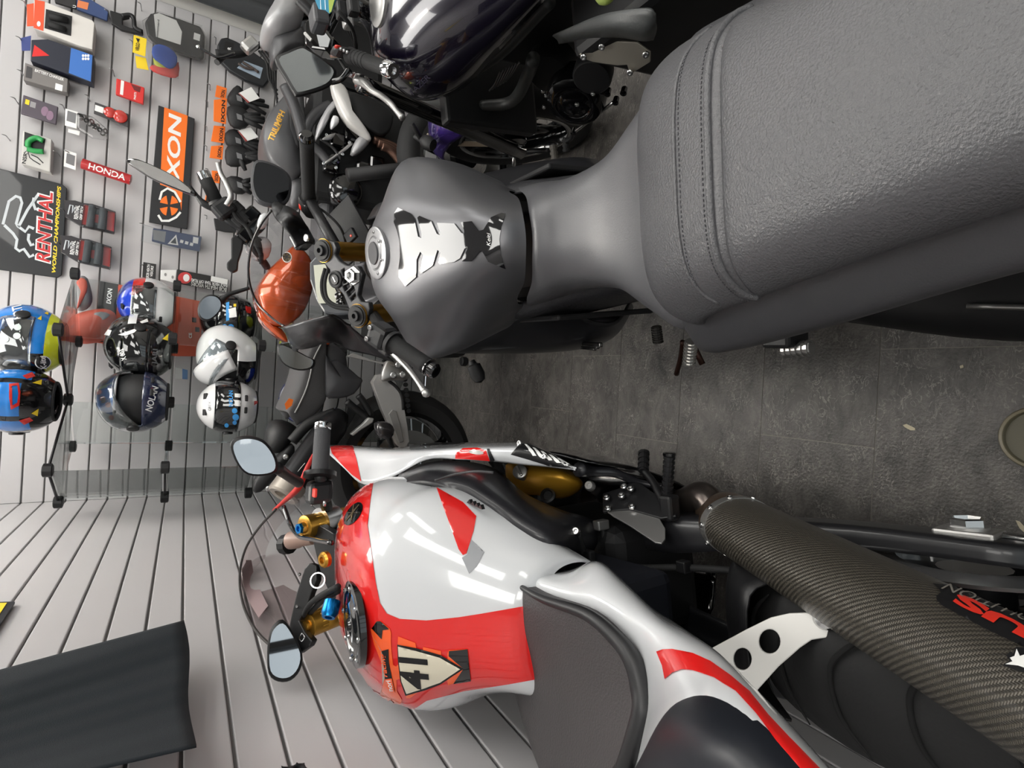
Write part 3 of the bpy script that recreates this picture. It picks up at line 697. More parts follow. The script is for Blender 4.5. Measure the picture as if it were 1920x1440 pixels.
# number pad stickers
z8 = lambda L: zc(420, 1050, L)
M_OR2 = mat('fluo orange', (250, 96, 40), .25, coat=.8); M_CREAM = mat('cream print', (226, 218, 196), .3, coat=.8); M_SILV = mat('silver print', (170, 160, 150), .35, coat=.6)
o3 = onto(tB, .0020); o4 = onto(tB, .0028); o5 = onto(tB, .0036)
pd = decal('number_pad', z8([(1022, 480), (1062, 420), (1090, 420), (1150, 470), (1162, 500), (1160, 560), (1165, 640), (1175, 720), (1195, 732), (1212, 715), (1205, 600), (1210, 525), (1330, 570), (1338, 640), (1345, 715), (1365, 735), (1385, 715), (1380, 640), (1382, 598), (1505, 625), (1512, 700), (1535, 715), (1552, 690), (1550, 645), (1560, 620), (1690, 612), (1700, 720), (1712, 830), (1590, 848), (1555, 860), (1540, 800), (1520, 810), (1505, 840), (1400, 880), (1395, 825), (1372, 820), (1362, 850), (1355, 900), (1290, 950), (1265, 950), (1238, 850), (1218, 815), (1198, 825), (1200, 900), (1235, 960), (1225, 1010), (1165, 1030), (1110, 985), (1085, 930), (1105, 860), (1092, 700), (1045, 580)]), o3, M_OR2, tb, 6)
decal('pad_corner', z8([(1030, 470), (1065, 420), (1090, 420), (1150, 475), (1105, 482), (1098, 545)]), o4, M_BLACKG, pd)
decal('pad_corner', z8([(1110, 985), (1160, 960), (1205, 1005), (1165, 1030)]), o4, M_BLACKG, pd)
decal('pad_corner', z8([(1562, 625), (1690, 612), (1712, 830), (1590, 848), (1662, 745), (1560, 660)]), o4, M_BLACKG, pd)
decal('pad_edge', z8([(1022, 500), (1095, 620), (1105, 860), (1085, 925), (1096, 900), (1120, 800), (1112, 660), (1060, 560)]), o4, M_SILV, pd)
decal('pad_border', z8([(1205, 580), (1338, 605), (1500, 650), (1665, 745), (1500, 852), (1400, 890), (1260, 930), (1225, 830), (1210, 700)]), o4, M_PBLACK, pd)
decal('pad_centre', z8([(1212, 592), (1335, 622), (1500, 668), (1640, 745), (1500, 836), (1400, 872), (1268, 915), (1235, 830), (1218, 700)]), o5, M_CREAM, pd)
o6 = onto(tB, .0044)
text('race_number', '41', z8([(1430, 880)])[0], z8([(1415, 660)])[0], z8([(1230, 880)])[0], o6, M_PBLACK, pd, .03, .1, fine=5)
nb = decal('name_bar', z8([(1098, 625), (1145, 612), (1148, 700), (1168, 805), (1190, 908), (1140, 905), (1118, 800)]), o4, M_PBLACK, pd)
decal('name_block', z8([(1125, 815), (1168, 808), (1190, 905), (1142, 902)]), o5, M_OR2, nb)
text('lettering', 'racing', z8([(1150, 800)])[0], z8([(1128, 640)])[0], z8([(1112, 800)])[0], o5, M_OR2, nb, .02, .2)
text('lettering', 'nori', z8([(1180, 892)])[0], z8([(1162, 820)])[0], z8([(1148, 892)])[0], o6, M_WHITE, nb, .02)
# ---- seat and tail
PB = lambda L: [FB.t(x, y, t) for x, y, t in L]
tl = loft('tail_unit', [PB(r) for r in [
    [(968, 1100, .80), (967, 1092, .80), (972, 1084, .79), (978, 1079, .78), (985, 1074, .74)],
    [(1000, 1112, .825), (1000, 1098, .828), (1005, 1086, .822), (1010, 1079, .80), (1020, 1074, .76)],
    [(1060, 1136, .82), (1062, 1118, .825), (1064, 1100, .818), (1066, 1079, .79), (1072, 1070, .74)],
    [(1108, 1158, .815), (1115, 1136, .825), (1120, 1108, .818), (1118, 1062, .775), (1120, 1055, .73)],
    [(1150, 1190, .815), (1165, 1166, .828), (1180, 1146, .825), (1172, 1104, .785), (1165, 1090, .73)],
    [(1186, 1226, .82), (1215, 1200, .838), (1240, 1183, .836), (1235, 1160, .80), (1220, 1142, .74)],
    [(1204, 1268, .83), (1245, 1240, .86), (1285, 1220, .86), (1290, 1195, .825), (1270, 1175, .76)],
    [(1208, 1330, .84), (1260, 1290, .885), (1320, 1262, .885), (1345, 1232, .85), (1320, 1212, .79)],
    [(1195, 1400, .85), (1265, 1345, .91), (1360, 1310, .915), (1405, 1290, .88), (1370, 1262, .81)],
    [(1175, 1470, .85), (1275, 1420, .925), (1400, 1375, .94), (1480, 1370, .90), (1430, 1330, .83)],
    [(1160, 1560, .85), (1290, 1520, .93), (1460, 1470, .95), (1560, 1462, .92), (1500, 1400, .84)]]], M_WPAINT, B, 5, 5, solid=.003)
rp_ = [(945, 1122), (972, 1098), (1020, 1124), (1100, 1152), (1158, 1200), (1188, 1242), (1202, 1290), (1205, 1335), (1188, 1395), (1168, 1445), (1150, 1480)]
lp_ = [(943, 1160), (946, 1195), (951, 1228), (957, 1262), (966, 1302), (985, 1370), (1010, 1440), (1040, 1510), (1080, 1545), (1110, 1545), (1130, 1515)]
tt_ = [.838, .846, .85, .846, .842, .842, .845, .852, .862, .868, .868]
rows = []
for (a, b), (c, d), T in zip(rp_, lp_, tt_):
    P0, P1 = FB.t(a, b, T), FB.t(c, d, T-.012); dn = FB.u*-.03; out = (P1-P0).normalized()
    rows.append([P0+dn, P0, P0.lerp(P1, .08)+FB.u*.006]+[P0.lerp(P1, k)+FB.u*(.004+.008*math.sin(k*3.14)) for k in (.3, .55, .8)]+[P1, P1+dn*1.2+out*.008])
pad_s = loft('seat_pad', rows, mat('worn seat foam', (64, 61, 62), .5, bump=.4, bscale=350, var=.12, vscale=14), B, 4, 4, solid=.012)
tube('seat_bolster', [FB.t(a, b, T+.004) for (a, b), T in zip(rp_[1:10], tt_[1:10])], [.004, .006, .008, .010, .012, .013, .013, .012, .010], mat('seat edge rubber', (34, 34, 36), .45), B, 10)
# raised rear lip of the seat pad, and black hump cover
tT = bvh(tl); tS = bvh(pad_s)
hump = [(1180, 1460), (1205, 1415), (1232, 1362), (1258, 1326), (1290, 1308), (1325, 1304), (1365, 1318), (1420, 1350), (1470, 1400), (1520, 1460)]
hrows = []
for k, (tt, sc) in enumerate(((0, 1), (.006, .97), (.014, .88), (.02, .7), (.022, .4), (.0225, .02))):
    cx, cy = 1345, 1460
    hrows.append([onto(tT, .0, True)(cx+(x-cx)*sc, cy+(y-cy)*sc) + FB.u*tt for x, y in hump])
loft('hump_cover', hrows, mat('satin navy black', (26, 29, 36), .42), B, 3, 3)
decal('red_stripe', [(1232, 1222), (1245, 1218), (1262, 1218), (1300, 1226), (1332, 1241), (1370, 1268), (1405, 1298), (1440, 1342), (1480, 1385), (1545, 1452), (1510, 1452), (1455, 1390), (1418, 1340), (1380, 1298), (1340, 1272), (1300, 1258), (1280, 1256), (1262, 1262), (1248, 1274), (1243, 1248)], onto(tT, .0012), M_RPAINT, tl, 7)
bump_pts = [(1000, 1435), (1080, 1400), (1100, 1395)]
# ---- frame spar (black deltabox) and airbox duct on the right
M_SPAR = mat('satin frame black', (36, 36, 40), .36, coat=.2)
loft('frame_spar', [[FB.t(*q) for q in r] for r in [
    [(742, 905, .93), (745, 895, .90), (752, 885, .86), (765, 876, .82)],
    [(800, 905, .90), (805, 885, .88), (812, 872, .84), (822, 864, .80)],
    [(862, 930, .86), (868, 905, .85), (875, 885, .82), (880, 866, .76)],
    [(905, 975, .83), (918, 940, .83), (925, 905, .79), (930, 880, .72)],
    [(950, 1030, .81), (975, 985, .81), (985, 950, .77), (985, 925, .70)],
    [(990, 1060, .78), (1030, 1020, .78), (1045, 985, .74), (1050, 955, .66)],
    [(1010, 1072, .74), (1060, 1050, .72), (1085, 1005, .68), (1095, 968, .60)],
    [(1040, 1080, .66), (1080, 1070, .62), (1115, 1030, .58), (1130, 985, .50)]]], M_SPAR, B, 5, 5, solid=.005)
tube('weld_bead', [FB.t(*q) for q in [(815, 901, .915), (850, 890, .885), (890, 884, .868), (925, 886, .85)]], .0025, mat('weld grey', (64, 64, 66), .5, .3), B, 6)
for k in range(4):   # serrated clip by the tank edge
    x, y = zc(420, 660, [(1700+26*k, 1040+12*k)])[0]
    prism('serration', [FB.t(x, y, .862), FB.t(x+5, y-6, .862), FB.t(x+8, y+3, .862)], FB.u*.006, M_BLACK, B)
plate('frame_gusset', [(1003, 1080), (1010, 998), (1055, 992), (1085, 1000), (1068, 1050), (1045, 1082)], atP(FB.t(1040, 1040, .72), Vector((.8, -.3, .5))), .006, M_SPAR, B, .001, [ell(1042, 1012, 10, 7)])
# gold engine cover with silver filler plug
ec = FB.t(1015, 905, .52)
gold = loft('engine_cover', [[FB.t(*q) for q in r] for r in [
    [(948, 872, .60), (948, 890, .585), (955, 908, .57), (965, 918, .56)],
    [(960, 866, .595), (968, 890, .615), (975, 912, .60), (980, 926, .57)],
    [(1000, 866, .585), (1005, 888, .615), (1010, 915, .605), (1015, 930, .57)],
    [(1040, 870, .56), (1050, 888, .59), (1055, 915, .58), (1050, 935, .54)],
    [(1075, 885, .53), (1085, 900, .545), (1085, 915, .54), (1070, 930, .52)],
    [(1085, 895, .50), (1092, 903, .50), (1092, 912, .50), (1084, 922, .49)]]], mat('gold cover', (190, 142, 42), .38, .55), B, 5, 5, solid=.01)
pg = FB.t(977, 887, .628); pga = Vector((.45, -.55, .7)).normalized()
lathe('filler_plug', pg, pga, [(-.02, .012), (0, .016), (.004, .017), (.012, .017), (.014, .014), (.014, 0)], M_ALU, gold, 22)
box('plug_grip', pg+pga*.016, (.028, .006, .008), M_ALU, gold, (pga.orthogonal().normalized(), pga.cross(pga.orthogonal()).normalized(), pga), .002)
lathe('crank_plug', FB.t(1028, 930, .60), pga, [(0, .017), (.006, .017), (.008, .012), (.004, .01)], M_BLACK, B, 20)
bolt(B, FB.t(1108, 912, .56), (.3, -.4, .8), .011, .014, M_ALU)
box('engine', FB.g(1.0, 0, .44), (.24, .36, .24), M_BLACKM, B, (FB.r, FB.f, FB.u), .03)
# ---- right fairing: white flank with red patches and a black striped end
fr_rows = [
    [(618, 850, .955), (616, 840, .945), (616, 836, .93), (616, 834, .88)],
    [(645, 878, .94), (645, 855, .93), (645, 838, .91), (645, 834, .85)],
    [(682, 908, .92), (685, 870, .905), (690, 842, .885), (690, 836, .81)],
    [(735, 893, .885), (735, 868, .875), (735, 845, .86), (735, 839, .78)],
    [(800, 862, .835), (800, 852, .835), (800, 842, .82), (800, 835, .74)],
    [(865, 862, .795), (865, 850, .795), (865, 839, .785), (865, 831, .71)],
    [(930, 866, .755), (930, 851, .76), (930, 838, .75), (930, 829, .68)],
    [(985, 872, .725), (985, 858, .73), (985, 840, .725), (985, 829, .66)],
    [(1028, 876, .705), (1030, 866, .71), (1030, 852, .70), (1020, 842, .64)],
    [(1078, 882, .685), (1079, 880, .687), (1079, 878, .683), (1076, 872, .63)]]
fair = loft('side_fairing', [[FB.t(*q) for q in r] for r in fr_rows], M_WPAINT, B, 5, 4, solid=.004)
tF = bvh(fair); oF = onto(tF, .0012); oF2 = onto(tF, .0022)
decal('red_panel', [(619, 838), (630, 836), (662, 836), (670, 865), (678, 903), (660, 890), (640, 870), (622, 850)], oF, M_RPAINT, fair)
rp = decal('red_panel', [(855, 850), (868, 841), (895, 840), (912, 845), (919, 864), (880, 861), (854, 860)], oF, M_RPAINT, fair)
decal('badge', ell(894, 848, 14, 4, .1), oF2, M_ALU, rp, 4)
decal('black_slash', [(913, 842), (918, 842), (930, 866), (920, 865)], oF, M_PBLACK, fair, 4)
be = decal('black_end', [(958, 852), (975, 833), (990, 832), (1030, 850), (1076, 878), (1028, 873), (1020, 870)], oF, M_BLACK, fair, 5)
for k in range(5):
    x = 983+15*k; y = 834+6.5*k
    decal('white_bar', [(x, y), (x+5, y+1), (x+24, y+20-2*k), (x+17, y+20-2*k)], oF2, M_WHITE, be, 5)
bolt(fair, oF2(975, 833), (.3, -.2, .9), .006, .005); bolt(fair, oF2(1023, 857), (.3, -.2, .9), .006, .005)
loft('belly_pan', [[FB.g(S, w_, t_) for w_, t_ in q] for S, q in [(1.62, [(.26, .84), (.30, .6), (.22, .4), (.05, .33)]), (1.3, [(.285, .73), (.29, .5), (.2, .32), (.03, .26)]), (.98, [(.285, .64), (.26, .45), (.18, .28), (.03, .24)]), (.84, [(.262, .60), (.22, .42), (.15, .28), (.03, .24)])]], M_BLACKG, B, 4, 4, solid=.004)
loft('left_fairing', [[FB.g(S, w_, t_) for w_, t_ in q] for S, q in [(1.62, [(-.10, .9), (-.12, .75), (-.12, .6), (-.05, .33)]), (1.3, [(-.14, .82), (-.16, .65), (-.13, .36), (-.03, .26)]), (.98, [(-.15, .70), (-.18, .55), (-.15, .3), (-.03, .24)]), (.84, [(-.15, .62), (-.17, .46), (-.13, .28), (-.03, .24)])]], M_BLACKG, B, 4, 4, solid=.004)
# inner dark of the cockpit and lower frame
box('radiator', FB.g(1.36, 0, .62), (.34, .05, .36), M_BLACKM, B, (FB.r, FB.f, FB.u), .01)
tube('frame_rail', [FB.t(*q) for q in [(1085, 880, .60), (1110, 884, .56), (1150, 886, .52), (1200, 905, .46), (1260, 915, .42)]], [.016, .012, .010, .008, .006], M_SPAR, B, 10)
# ---- rear wheel, swingarm, paddock parts
wheel(B, FB.g(.32, 0, .315), FB.r, .31, .19, mat('wheel black', (14, 14, 16), .3, coat=.6), 5)
lathe('rim_stripe', FB.g(.32, .082, .315), FB.r, [(0, .208), (0, .212), (.002, .212), (.002, .208)], mat('red tape', (200, 40, 34), .5), B, 56, ring=True)
for k in range(7):   # tread grooves cut as thin dark strips across the tyre
    a = math.radians(60+k*16)
    pts = []
    for j, (wv, da) in enumerate(((-.07, 0), (-.03, .10), (.02, .12), (.05, .06), (.075, -.04))):
        R_ = .312-.0*abs(wv); rr = .312-1.9*wv*wv
        pts.append(FB.g(.32-rr*math.cos(a+da)*-1*-1, wv, .315+rr*math.sin(a+da)))
    tube('tread_groove', pts, [.001, .003, .0035, .0035, .001], mat('groove black', (6, 6, 7), .9), B, 6)
wheel(B, FB.g(1.70, 0, .30), FB.r, .30, .12, mat('wheel black', (14, 14, 16), .3, coat=.6), 5)
M_SW = mat('swingarm black', (30, 30, 33), .38, coat=.2)
for sg in (1, -1):
    loft('swingarm', [[FB.g(S, sg*w_, t_) for w_, t_ in q] for S, q in [
        (.90, [(.07, .46), (.12, .46), (.13, .43), (.12, .36), (.07, .35)]), (.75, [(.075, .49), (.135, .485), (.145, .45), (.135, .37), (.08, .36)]),
        (.60, [(.10, .46), (.145, .45), (.15, .42), (.14, .34), (.11, .33)]), (.45, [(.115, .39), (.145, .385), (.148, .36), (.14, .29), (.12, .285)]), (.24, [(.115, .36), (.140, .355), (.143, .33), (.14, .28), (.12, .275)])]], M_SW, B, 4, 4, solid=.004)
ax = FB.g(.32, .146, .318)
ab = box('axle_block', ax, (.012, .075, .05), M_ALU, B, (FB.r, FB.f, FB.u), .004)
lathe('axle_nut', ax, FB.r, [(.004, .022), (.02, .022), (.022, .018), (.01, .014)], M_STEEL, ab, 6, False)
lathe('axle_nut', ax+FB.r*.004, FB.r, [(.002, .026), (.006, .026)], M_ALU, ab, 24)
tube('chain_adjuster', [ax-FB.f*.04, ax-FB.f*.11], .006, M_STEEL, B, 8)
box('adjuster_block', ax-FB.f*.1-FB.r*.005, (.03, .035, .03), M_BLACK, B, (FB.r, FB.f, FB.u), .004)
# footrest plate, pegs, heel guard, brake cylinder
prH = atP(FB.t(1200, 985, .535), Vector((.78, -.2, .6)))
hg = plate('heel_guard', [(1137, 958), (1150, 955), (1205, 955), (1235, 970), (1247, 990), (1247, 1010), (1240, 1019), (1228, 1017), (1180, 985), (1150, 968)], prH, .004, M_ALU, B, .0008)
for q in ((1141, 957), (1186, 954)): bolt(hg, prH(*q)+Vector((.004, -.002, .003)), (.78, -.2, .6), .007, .006)
pr2 = atP(FB.t(1190, 930, .50), Vector((.72, -.2, .66)))
rs = plate('rearset_plate', [(1130, 925), (1160, 915), (1180, 905), (1200, 905), (1235, 930), (1262, 945), (1268, 968), (1240, 972), (1180, 955), (1130, 960)], pr2, .008, M_BLACK, B, .002)
for q in ((1172, 917), (1185, 921), (1168, 934), (1140, 938)): bolt(rs, pr2(*q)+Vector((.005, -.002, .005)), (.72, -.2, .66), .0075, .006)
p = peg(B, pr2(1250, 935), pr2(1250, 935)+Vector((.088, -.01, .01)), .0095, mat('knurled black', (46, 46, 48), .35, .6), 9)
lathe('peg_end', pr2(1250, 935)+Vector((.088, -.01, .01)), (1, 0, .1), [(0, .013), (.005, .013), (.006, .009)], M_BLACKG, B, 16)
tube('brake_pedal', [pr2(1245, 945), pr2(1225, 915)+Vector((.01, 0, 0)), pr2(1206, 900)+Vector((.02, 0, 0))], [.008, .008, .007], M_BLACK, B, 10)
peg(B, pr2(1205, 902)+Vector((.02, 0, 0)), pr2(1206, 872)+Vector((.03, 0, 0)), .010, M_BLACK, 4)
box('peg_clevis', pr2(1256, 952), (.05, .03, .03), M_BLACK, B, (FB.r, FB.f, FB.u), .006)
tube('brake_hose', [FB.t(*q) for q in [(1127, 980, .55), (1132, 1000, .55), (1138, 1030, .55), (1160, 1055, .54), (1200, 1064, .53), (1280, 1064, .50), (1350, 1068, .48), (1420, 1072, .45)]], .0065, M_RUB, B, 10)
box('hose_clamp', FB.t(1282, 1062, .505), (.022, .022, .02), M_BLACK, B, (FB.r, FB.f, FB.u), .003)
box('hose_union', FB.t(1127, 984, .555), (.02, .02, .03), M_ALU, B, (FB.r, FB.f, FB.u), .003)
tube('brake_line', [FB.t(*q) for q in [(1083, 1000, .68), (1092, 1030, .66), (1100, 1050, .65)]], .007, M_RUB, B, 8)
box('wire_plug', FB.t(1102, 1045, .655), (.028, .03, .014), M_BLACKM, B, (FB.r, FB.f, FB.u), .003)
bolt(B, FB.t(1081, 998, .69), (.5, -.4, .7), .008, .008)
box('under_tank', FB.g(.78, 0, .68), (.16, .26, .2), mat('airbox navy', (20, 22, 30), .5), B, (FB.r, FB.f, FB.u), .02)
box('subframe', FB.g(.56, -.02, .72), (.10, .14, .06), M_BLACKM, B, (FB.r, FB.f, FB.u), .01)
loft('rear_hugger', [[FB.g(.32+r_*math.cos(math.radians(a)), w_, .315+r_*math.sin(math.radians(a))) for w_, r_ in ((-.1, .29), (-.08, .335), (0, .345), (.08, .335), (.1, .29))] for a in (20, 40, 60)], M_BLACK, B, 3, 3, solid=.004)
# ---- exhaust: titanium link pipe, carbon can with cap ring, hanger
def carbon():
    m = bpy.data.materials.new('carbon weave'); m.use_nodes = True; nt = m.node_tree; b = nt.nodes['Principled BSDF']; N = nt.nodes.new; L = nt.links.new
    uv = N('ShaderNodeUVMap'); sp = N('ShaderNodeSeparateXYZ'); L(uv.outputs[0], sp.inputs[0])
    def mt(op, a, bb=None):
        n = N('ShaderNodeMath'); n.operation = op
        if isinstance(a, (int, float)): n.inputs[0].default_value = a
        else: L(a, n.inputs[0])
        if bb is not None:
            if isinstance(bb, (int, float)): n.inputs[1].default_value = bb
            else: L(bb, n.inputs[1])
        return n.outputs[0]
    fu = mt('FLOOR', sp.outputs[0]); fv = mt('FLOOR', sp.outputs[1])
    k = mt('MODULO', mt('ADD', mt('ADD', fu, fv), 400), 4); over = mt('LESS_THAN', k, 1.5)      # 2/2 twill
    fx = mt('FRACT', sp.outputs[0]); fy = mt('FRACT', sp.outputs[1])
    bu = mt('SINE', mt('MULTIPLY', fx, math.pi)); bv = mt('SINE', mt('MULTIPLY', fy, math.pi))
    hgt = N('ShaderNodeMix'); L(over, hgt.inputs[0]); L(bu, hgt.inputs[2]); L(bv, hgt.inputs[3])
    cm = N('ShaderNodeMix'); cm.data_type = 'RGBA'; L(over, cm.inputs[0]); cm.inputs[6].default_value = (.034, .030, .024, 1); cm.inputs[7].default_value = (.092, .082, .066, 1); L(cm.outputs[2], b.inputs['Base Color'])
    bp = N('ShaderNodeBump'); bp.inputs['Strength'].default_value = .35; bp.inputs['Distance'].default_value = .002; L(hgt.outputs[0], bp.inputs['Height']); L(bp.outputs[0], b.inputs['Normal'])
    b.inputs['Roughness'].default_value = .38; b.inputs['Metallic'].default_value = .25; b.inputs['Coat Weight'].default_value = .35; b.inputs['Coat Roughness'].default_value = .25
    return m
M_CARB = carbon()
def onray(x, y, d): r = ray(x, y); return CAM+r.normalized()*d
E0 = onray(1383, 985, 1.08); E1 = onray(1920, 1283, .70); ed = (E1-E0).normalized(); EL = (E1-E0).length+.12
ex = (Vector((0, 0, 1))-ed*ed.z).normalized(); ey = ed.cross(ex)
ca, cb = .068, .052
nV, nS = 48, 30; V = []; F = []; uvs = []
for i in range(nS+1):
    p = E0+ed*(EL*i/nS)
    for j in range(nV):
        t = 2*math.pi*j/nV; V.append(p+ex*ca*math.cos(t)+ey*cb*math.sin(t))
for i in range(nS):
    for j in range(nV): F.append((i*nV+j, i*nV+(j+1) % nV, (i+1)*nV+(j+1) % nV, (i+1)*nV+j))
can = mesh('silencer', V, F, M_CARB, B, True)
ul = can.data.uv_layers.new(name='UVMap')
for p in can.data.polygons:
    js = [can.data.loops[l].vertex_index for l in p.loop_indices]
    for l, vi in zip(p.loop_indices, js):
        i, j = divmod(vi, nV)
        if j == 0 and any(q % nV == nV-1 for q in js): j = nV
        ul.data[l].uv = (j/nV*200, i/nS*EL/.0020)
def oval(name, off, th, k, m, parent): 
    V = []; F = []
    prof = [(off, 1.0*k-.06), (off, k), (off+th, k), (off+th, k-.06)]
    for h_, kk in prof:
        for j in range(40):
            t = 2*math.pi*j/40; V.append(E0+ed*h_+ex*ca*kk*math.cos(t)+ey*cb*kk*math.sin(t))
    for i in range(3):
        for j in range(40): F.append((i*40+j, i*40+(j+1) % 40, (i+1)*40+(j+1) % 40, (i+1)*40+j))
    return mesh(name, V, F, m, parent, False)
M_TI = mat('heat tinted titanium', (128, 108, 92), .3, .85, var=.25, vscale=12)
rg = oval('cap_ring', -.002, .018, 1.02, M_ALU, can)
for j in range(10):
    t = j*.628; n_ = ex*math.cos(t)+ey*math.sin(t); bolt(rg, E0+ed*.007+ex*ca*1.02*math.cos(t)+ey*cb*1.02*math.sin(t), n_, .005, .003)
rows = []
for h_, k in ((0, .98), (-.02, .93), (-.05, .72), (-.075, .5), (-.09, .46)):
    rows.append([E0+ed*h_+ex*ca*k*math.cos(2*math.pi*j/20)+ey*ca*min(k, .76)*math.sin(2*math.pi*j/20) for j in range(20)])
loft('inlet_cone', rows, M_TI, can, 3, 2, closed=True, cap=True)
pe = E0-ed*.085
tube('link_pipe', [pe, FB.t(1318, 932, .41), FB.t(1290, 940, .395), FB.t(1262, 952, .38), FB.t(1215, 985, .34)], [.030, .031, .030, .029, .028], mat('blued steel', (104, 96, 92), .28, .85, var=.3, vscale=10), B, 18)
lathe('pipe_clamp', pe-ed*.005, ed, [(-.012, .034), (.012, .034), (.012, .031)], M_TI, B, 24)
tC = bvh(can); oC = onto(tC, .0012); oC2 = onto(tC, .0022)
z9 = lambda L: zc(1400, 1050, L)
bd = decal('badge', z9([(1285, 165), (1310, 172), (1420, 180), (1600, 240), (1760, 320), (2100, 470), (2100, 690), (1840, 570), (1650, 480), (1500, 400), (1360, 325), (1318, 285), (1315, 255), (1345, 230), (1330, 205)]), oC, M_PBLACK, can, 8)
text('lettering', 'US', z9([(1990, 500)])[0], z9([(1475, 238)])[0], z9([(1925, 560)])[0], oC2, mat('badge red', (226, 52, 38), .4), bd, .05)
text('lettering', 'EVOLUTION', z9([(2160, 470)])[0], z9([(1375, 165)])[0], z9([(2130, 515)])[0], oC2, mat('badge grey', (140, 134, 126), .4), bd, .0, .3)
decal('badge_blot', z9([(1780, 735), (1830, 700), (1800, 670), (1830, 640), (1850, 655), (1870, 610), (1960, 620), (2000, 800), (1900, 780), (1840, 760)]), oC, M_PBLACK, can, 8)
decal('badge_star', z9([(1800, 735), (1850, 715), (1832, 690), (1862, 680), (1875, 630), (1900, 680), (1960, 660), (1930, 720), (1960, 770), (1890, 745)]), oC2, M_WHITE, can, 8)
prB = atP(onray(1470, 1210, .86), Vector((.25, -.45, .86)))
hb = plate('hanger_bracket', [(1322, 1222), (1400, 1180), (1445, 1158), (1480, 1150), (1530, 1148), (1562, 1155), (1577, 1172), (1575, 1185), (1555, 1195), (1522, 1200), (1500, 1215), (1460, 1250), (1415, 1300), (1400, 1310)], prB, .007, mat('white hanger', (222, 220, 216), .35), B, .0015, [ell(1392, 1236, 17, 21), ell(1443, 1203, 20, 23)])
bl = lathe('hanger_bolt', prB(1546, 1160), (.25, -.45, .86), [(0, .014), (.003, .0135), (.011, .011), (.012, .006), (.006, .005)], M_STEEL, hb, 22)
tube('can_strap', [prB(1575, 1180)-Vector((0, 0, .008)), onray(1610, 1190, .87), onray(1645, 1222, .86)], [.006, .007, .004], M_ALU, B, 8)
# ---- cockpit: screen, clip-on, fork, mirrors, master cylinder
prScr = [[(517, 955, 1.09), (485, 990, 1.115), (460, 1030, 1.14), (449, 1080, 1.155), (455, 1130, 1.16), (475, 1175, 1.155), (505, 1208, 1.14), (533, 1222, 1.12)]]
S0 = [FB.t(*q) for q in prScr[0]]
S2 = [FB.t(*q) for q in [(545, 985, 1.05), (530, 1005, 1.06), (520, 1035, 1.07), (520, 1065, 1.08), (530, 1100, 1.08), (540, 1130, 1.08), (555, 1160, 1.07), (570, 1190, 1.06)]]
S2 = [S0[i]+FB.f*.30-FB.u*(.10+.02*abs(i-3.5)) for i in range(8)]
S1 = [S0[i].lerp(S2[i], .5)+FB.u*.025 for i in range(8)]
sc = loft('windscreen', [S0, S1, S2], glassy('rose screen', (240, 230, 230), .03, fk=.35), B, 6, 5)
tube('edge_trim', S0, .0035, mat('worn trim', (50, 46, 44), .5), sc, 8, 6)
tSc = bvh(sc)
decal('screen_sticker', zc(420, 1050, [(110, 0), (185, 0), (210, 130), (305, 322), (240, 405), (170, 290), (128, 160)]), onto(tSc, .002), mat('mauve film', (172, 150, 152), .6), sc, 8)
tube('red_edge', [FB.t(*q) for q in [(513, 957, 1.085), (535, 938, 1.07), (555, 920, 1.06), (565, 905, 1.05), (575, 880, 1.04), (588, 852, 1.02)]], [.004, .006, .008, .007, .006, .004], mat('red tape', (200, 40, 34), .5), B, 8)
G0 = FB.t(600, 889, 1.045); G1 = FB.t(605, 806, 1.03); gd = (G1-G0).normalized()
g = tube('grip', [G0, G0+(G1-G0)*.08, G1-(G1-G0)*.14, G1], [.024, .0185, .0175, .0175], mat('grip rubber', (70, 70, 73), .7, bump=.3), B, 16, straight=True)
lathe('bar_end', G1, gd, [(0, .0165), (.003, .0185), (.014, .0185), (.017, .014), (.017, 0)], M_CHROME, g, 22)
lathe('flange', G0, gd, [(-.006, .02), (-.006, .034), (.004, .034), (.006, .022)], M_BLACK, g, 24)
sw = box('switch_housing', FB.t(598, 922, 1.045), (.05, .055, .05), M_BLACK, B, (gd, FB.f, FB.u), .01)
rs_ = FB.t(590, 924, 1.072)
box('kill_switch', rs_, (.018, .022, .006), mat('red switch', (232, 60, 44), .45), sw, (gd, FB.f, FB.u), .002)
for dx in (-10, 14): bolt(B, FB.t(596+dx, 944, 1.06), FB.u, .006, .004)
FT = FB.t(575, 988, 1.06)
fa = (FB.u*.91-FB.f*.4).normalized()
tube('fork_leg', [FT-fa*.015, FT-fa*.25, FT-fa*.6], [.027, .027, .025], M_GOLD, B, 18)
fc = lathe('fork_cap', FT, fa, [(-.03, .027), (0, .027), (.006, .027), (.008, .024), (.008, .014), (.016, .012), (.016, .007)], M_GOLD, B, 26)
lathe('adjuster', FT+fa*.008, fa, [(0, .013), (.014, .012), (.014, .007), (.010, .006)], mat('blue anodised', (20, 120, 190), .25, .85), fc, 6, False)
cl_ = FT-fa*.055
lathe('clip_clamp', cl_, fa, [(-.022, .028), (-.022, .037), (.02, .037), (.02, .028)], M_STEEL, B, 28)
tube('clip_on_bar', [cl_+gd*.02, G0], .013, M_BLACK, B, 12)
FT2 = FT-FB.r*.215
tube('fork_leg', [FT2-fa*.015, FT2-fa*.25, FT2-fa*.6], [.027, .027, .025], M_GOLD, B, 18)
lathe('fork_cap', FT2, fa, [(-.03, .027), (.006, .027), (.008, .024), (.008, .012), (.016, .011)], M_GOLD, B, 24)
yk2 = plate('top_yoke', [(583, 1000), (600, 985), (625, 1000), (632, 1040), (640, 1090), (655, 1140), (640, 1150), (620, 1120), (600, 1070), (590, 1030)], atP(FT-fa*.01, fa), .018, M_BLACK, B, .002)
bolt(B, FB.t(613, 1048, 1.055), fa, .016, .012, M_GOLD, 'stem_nut')
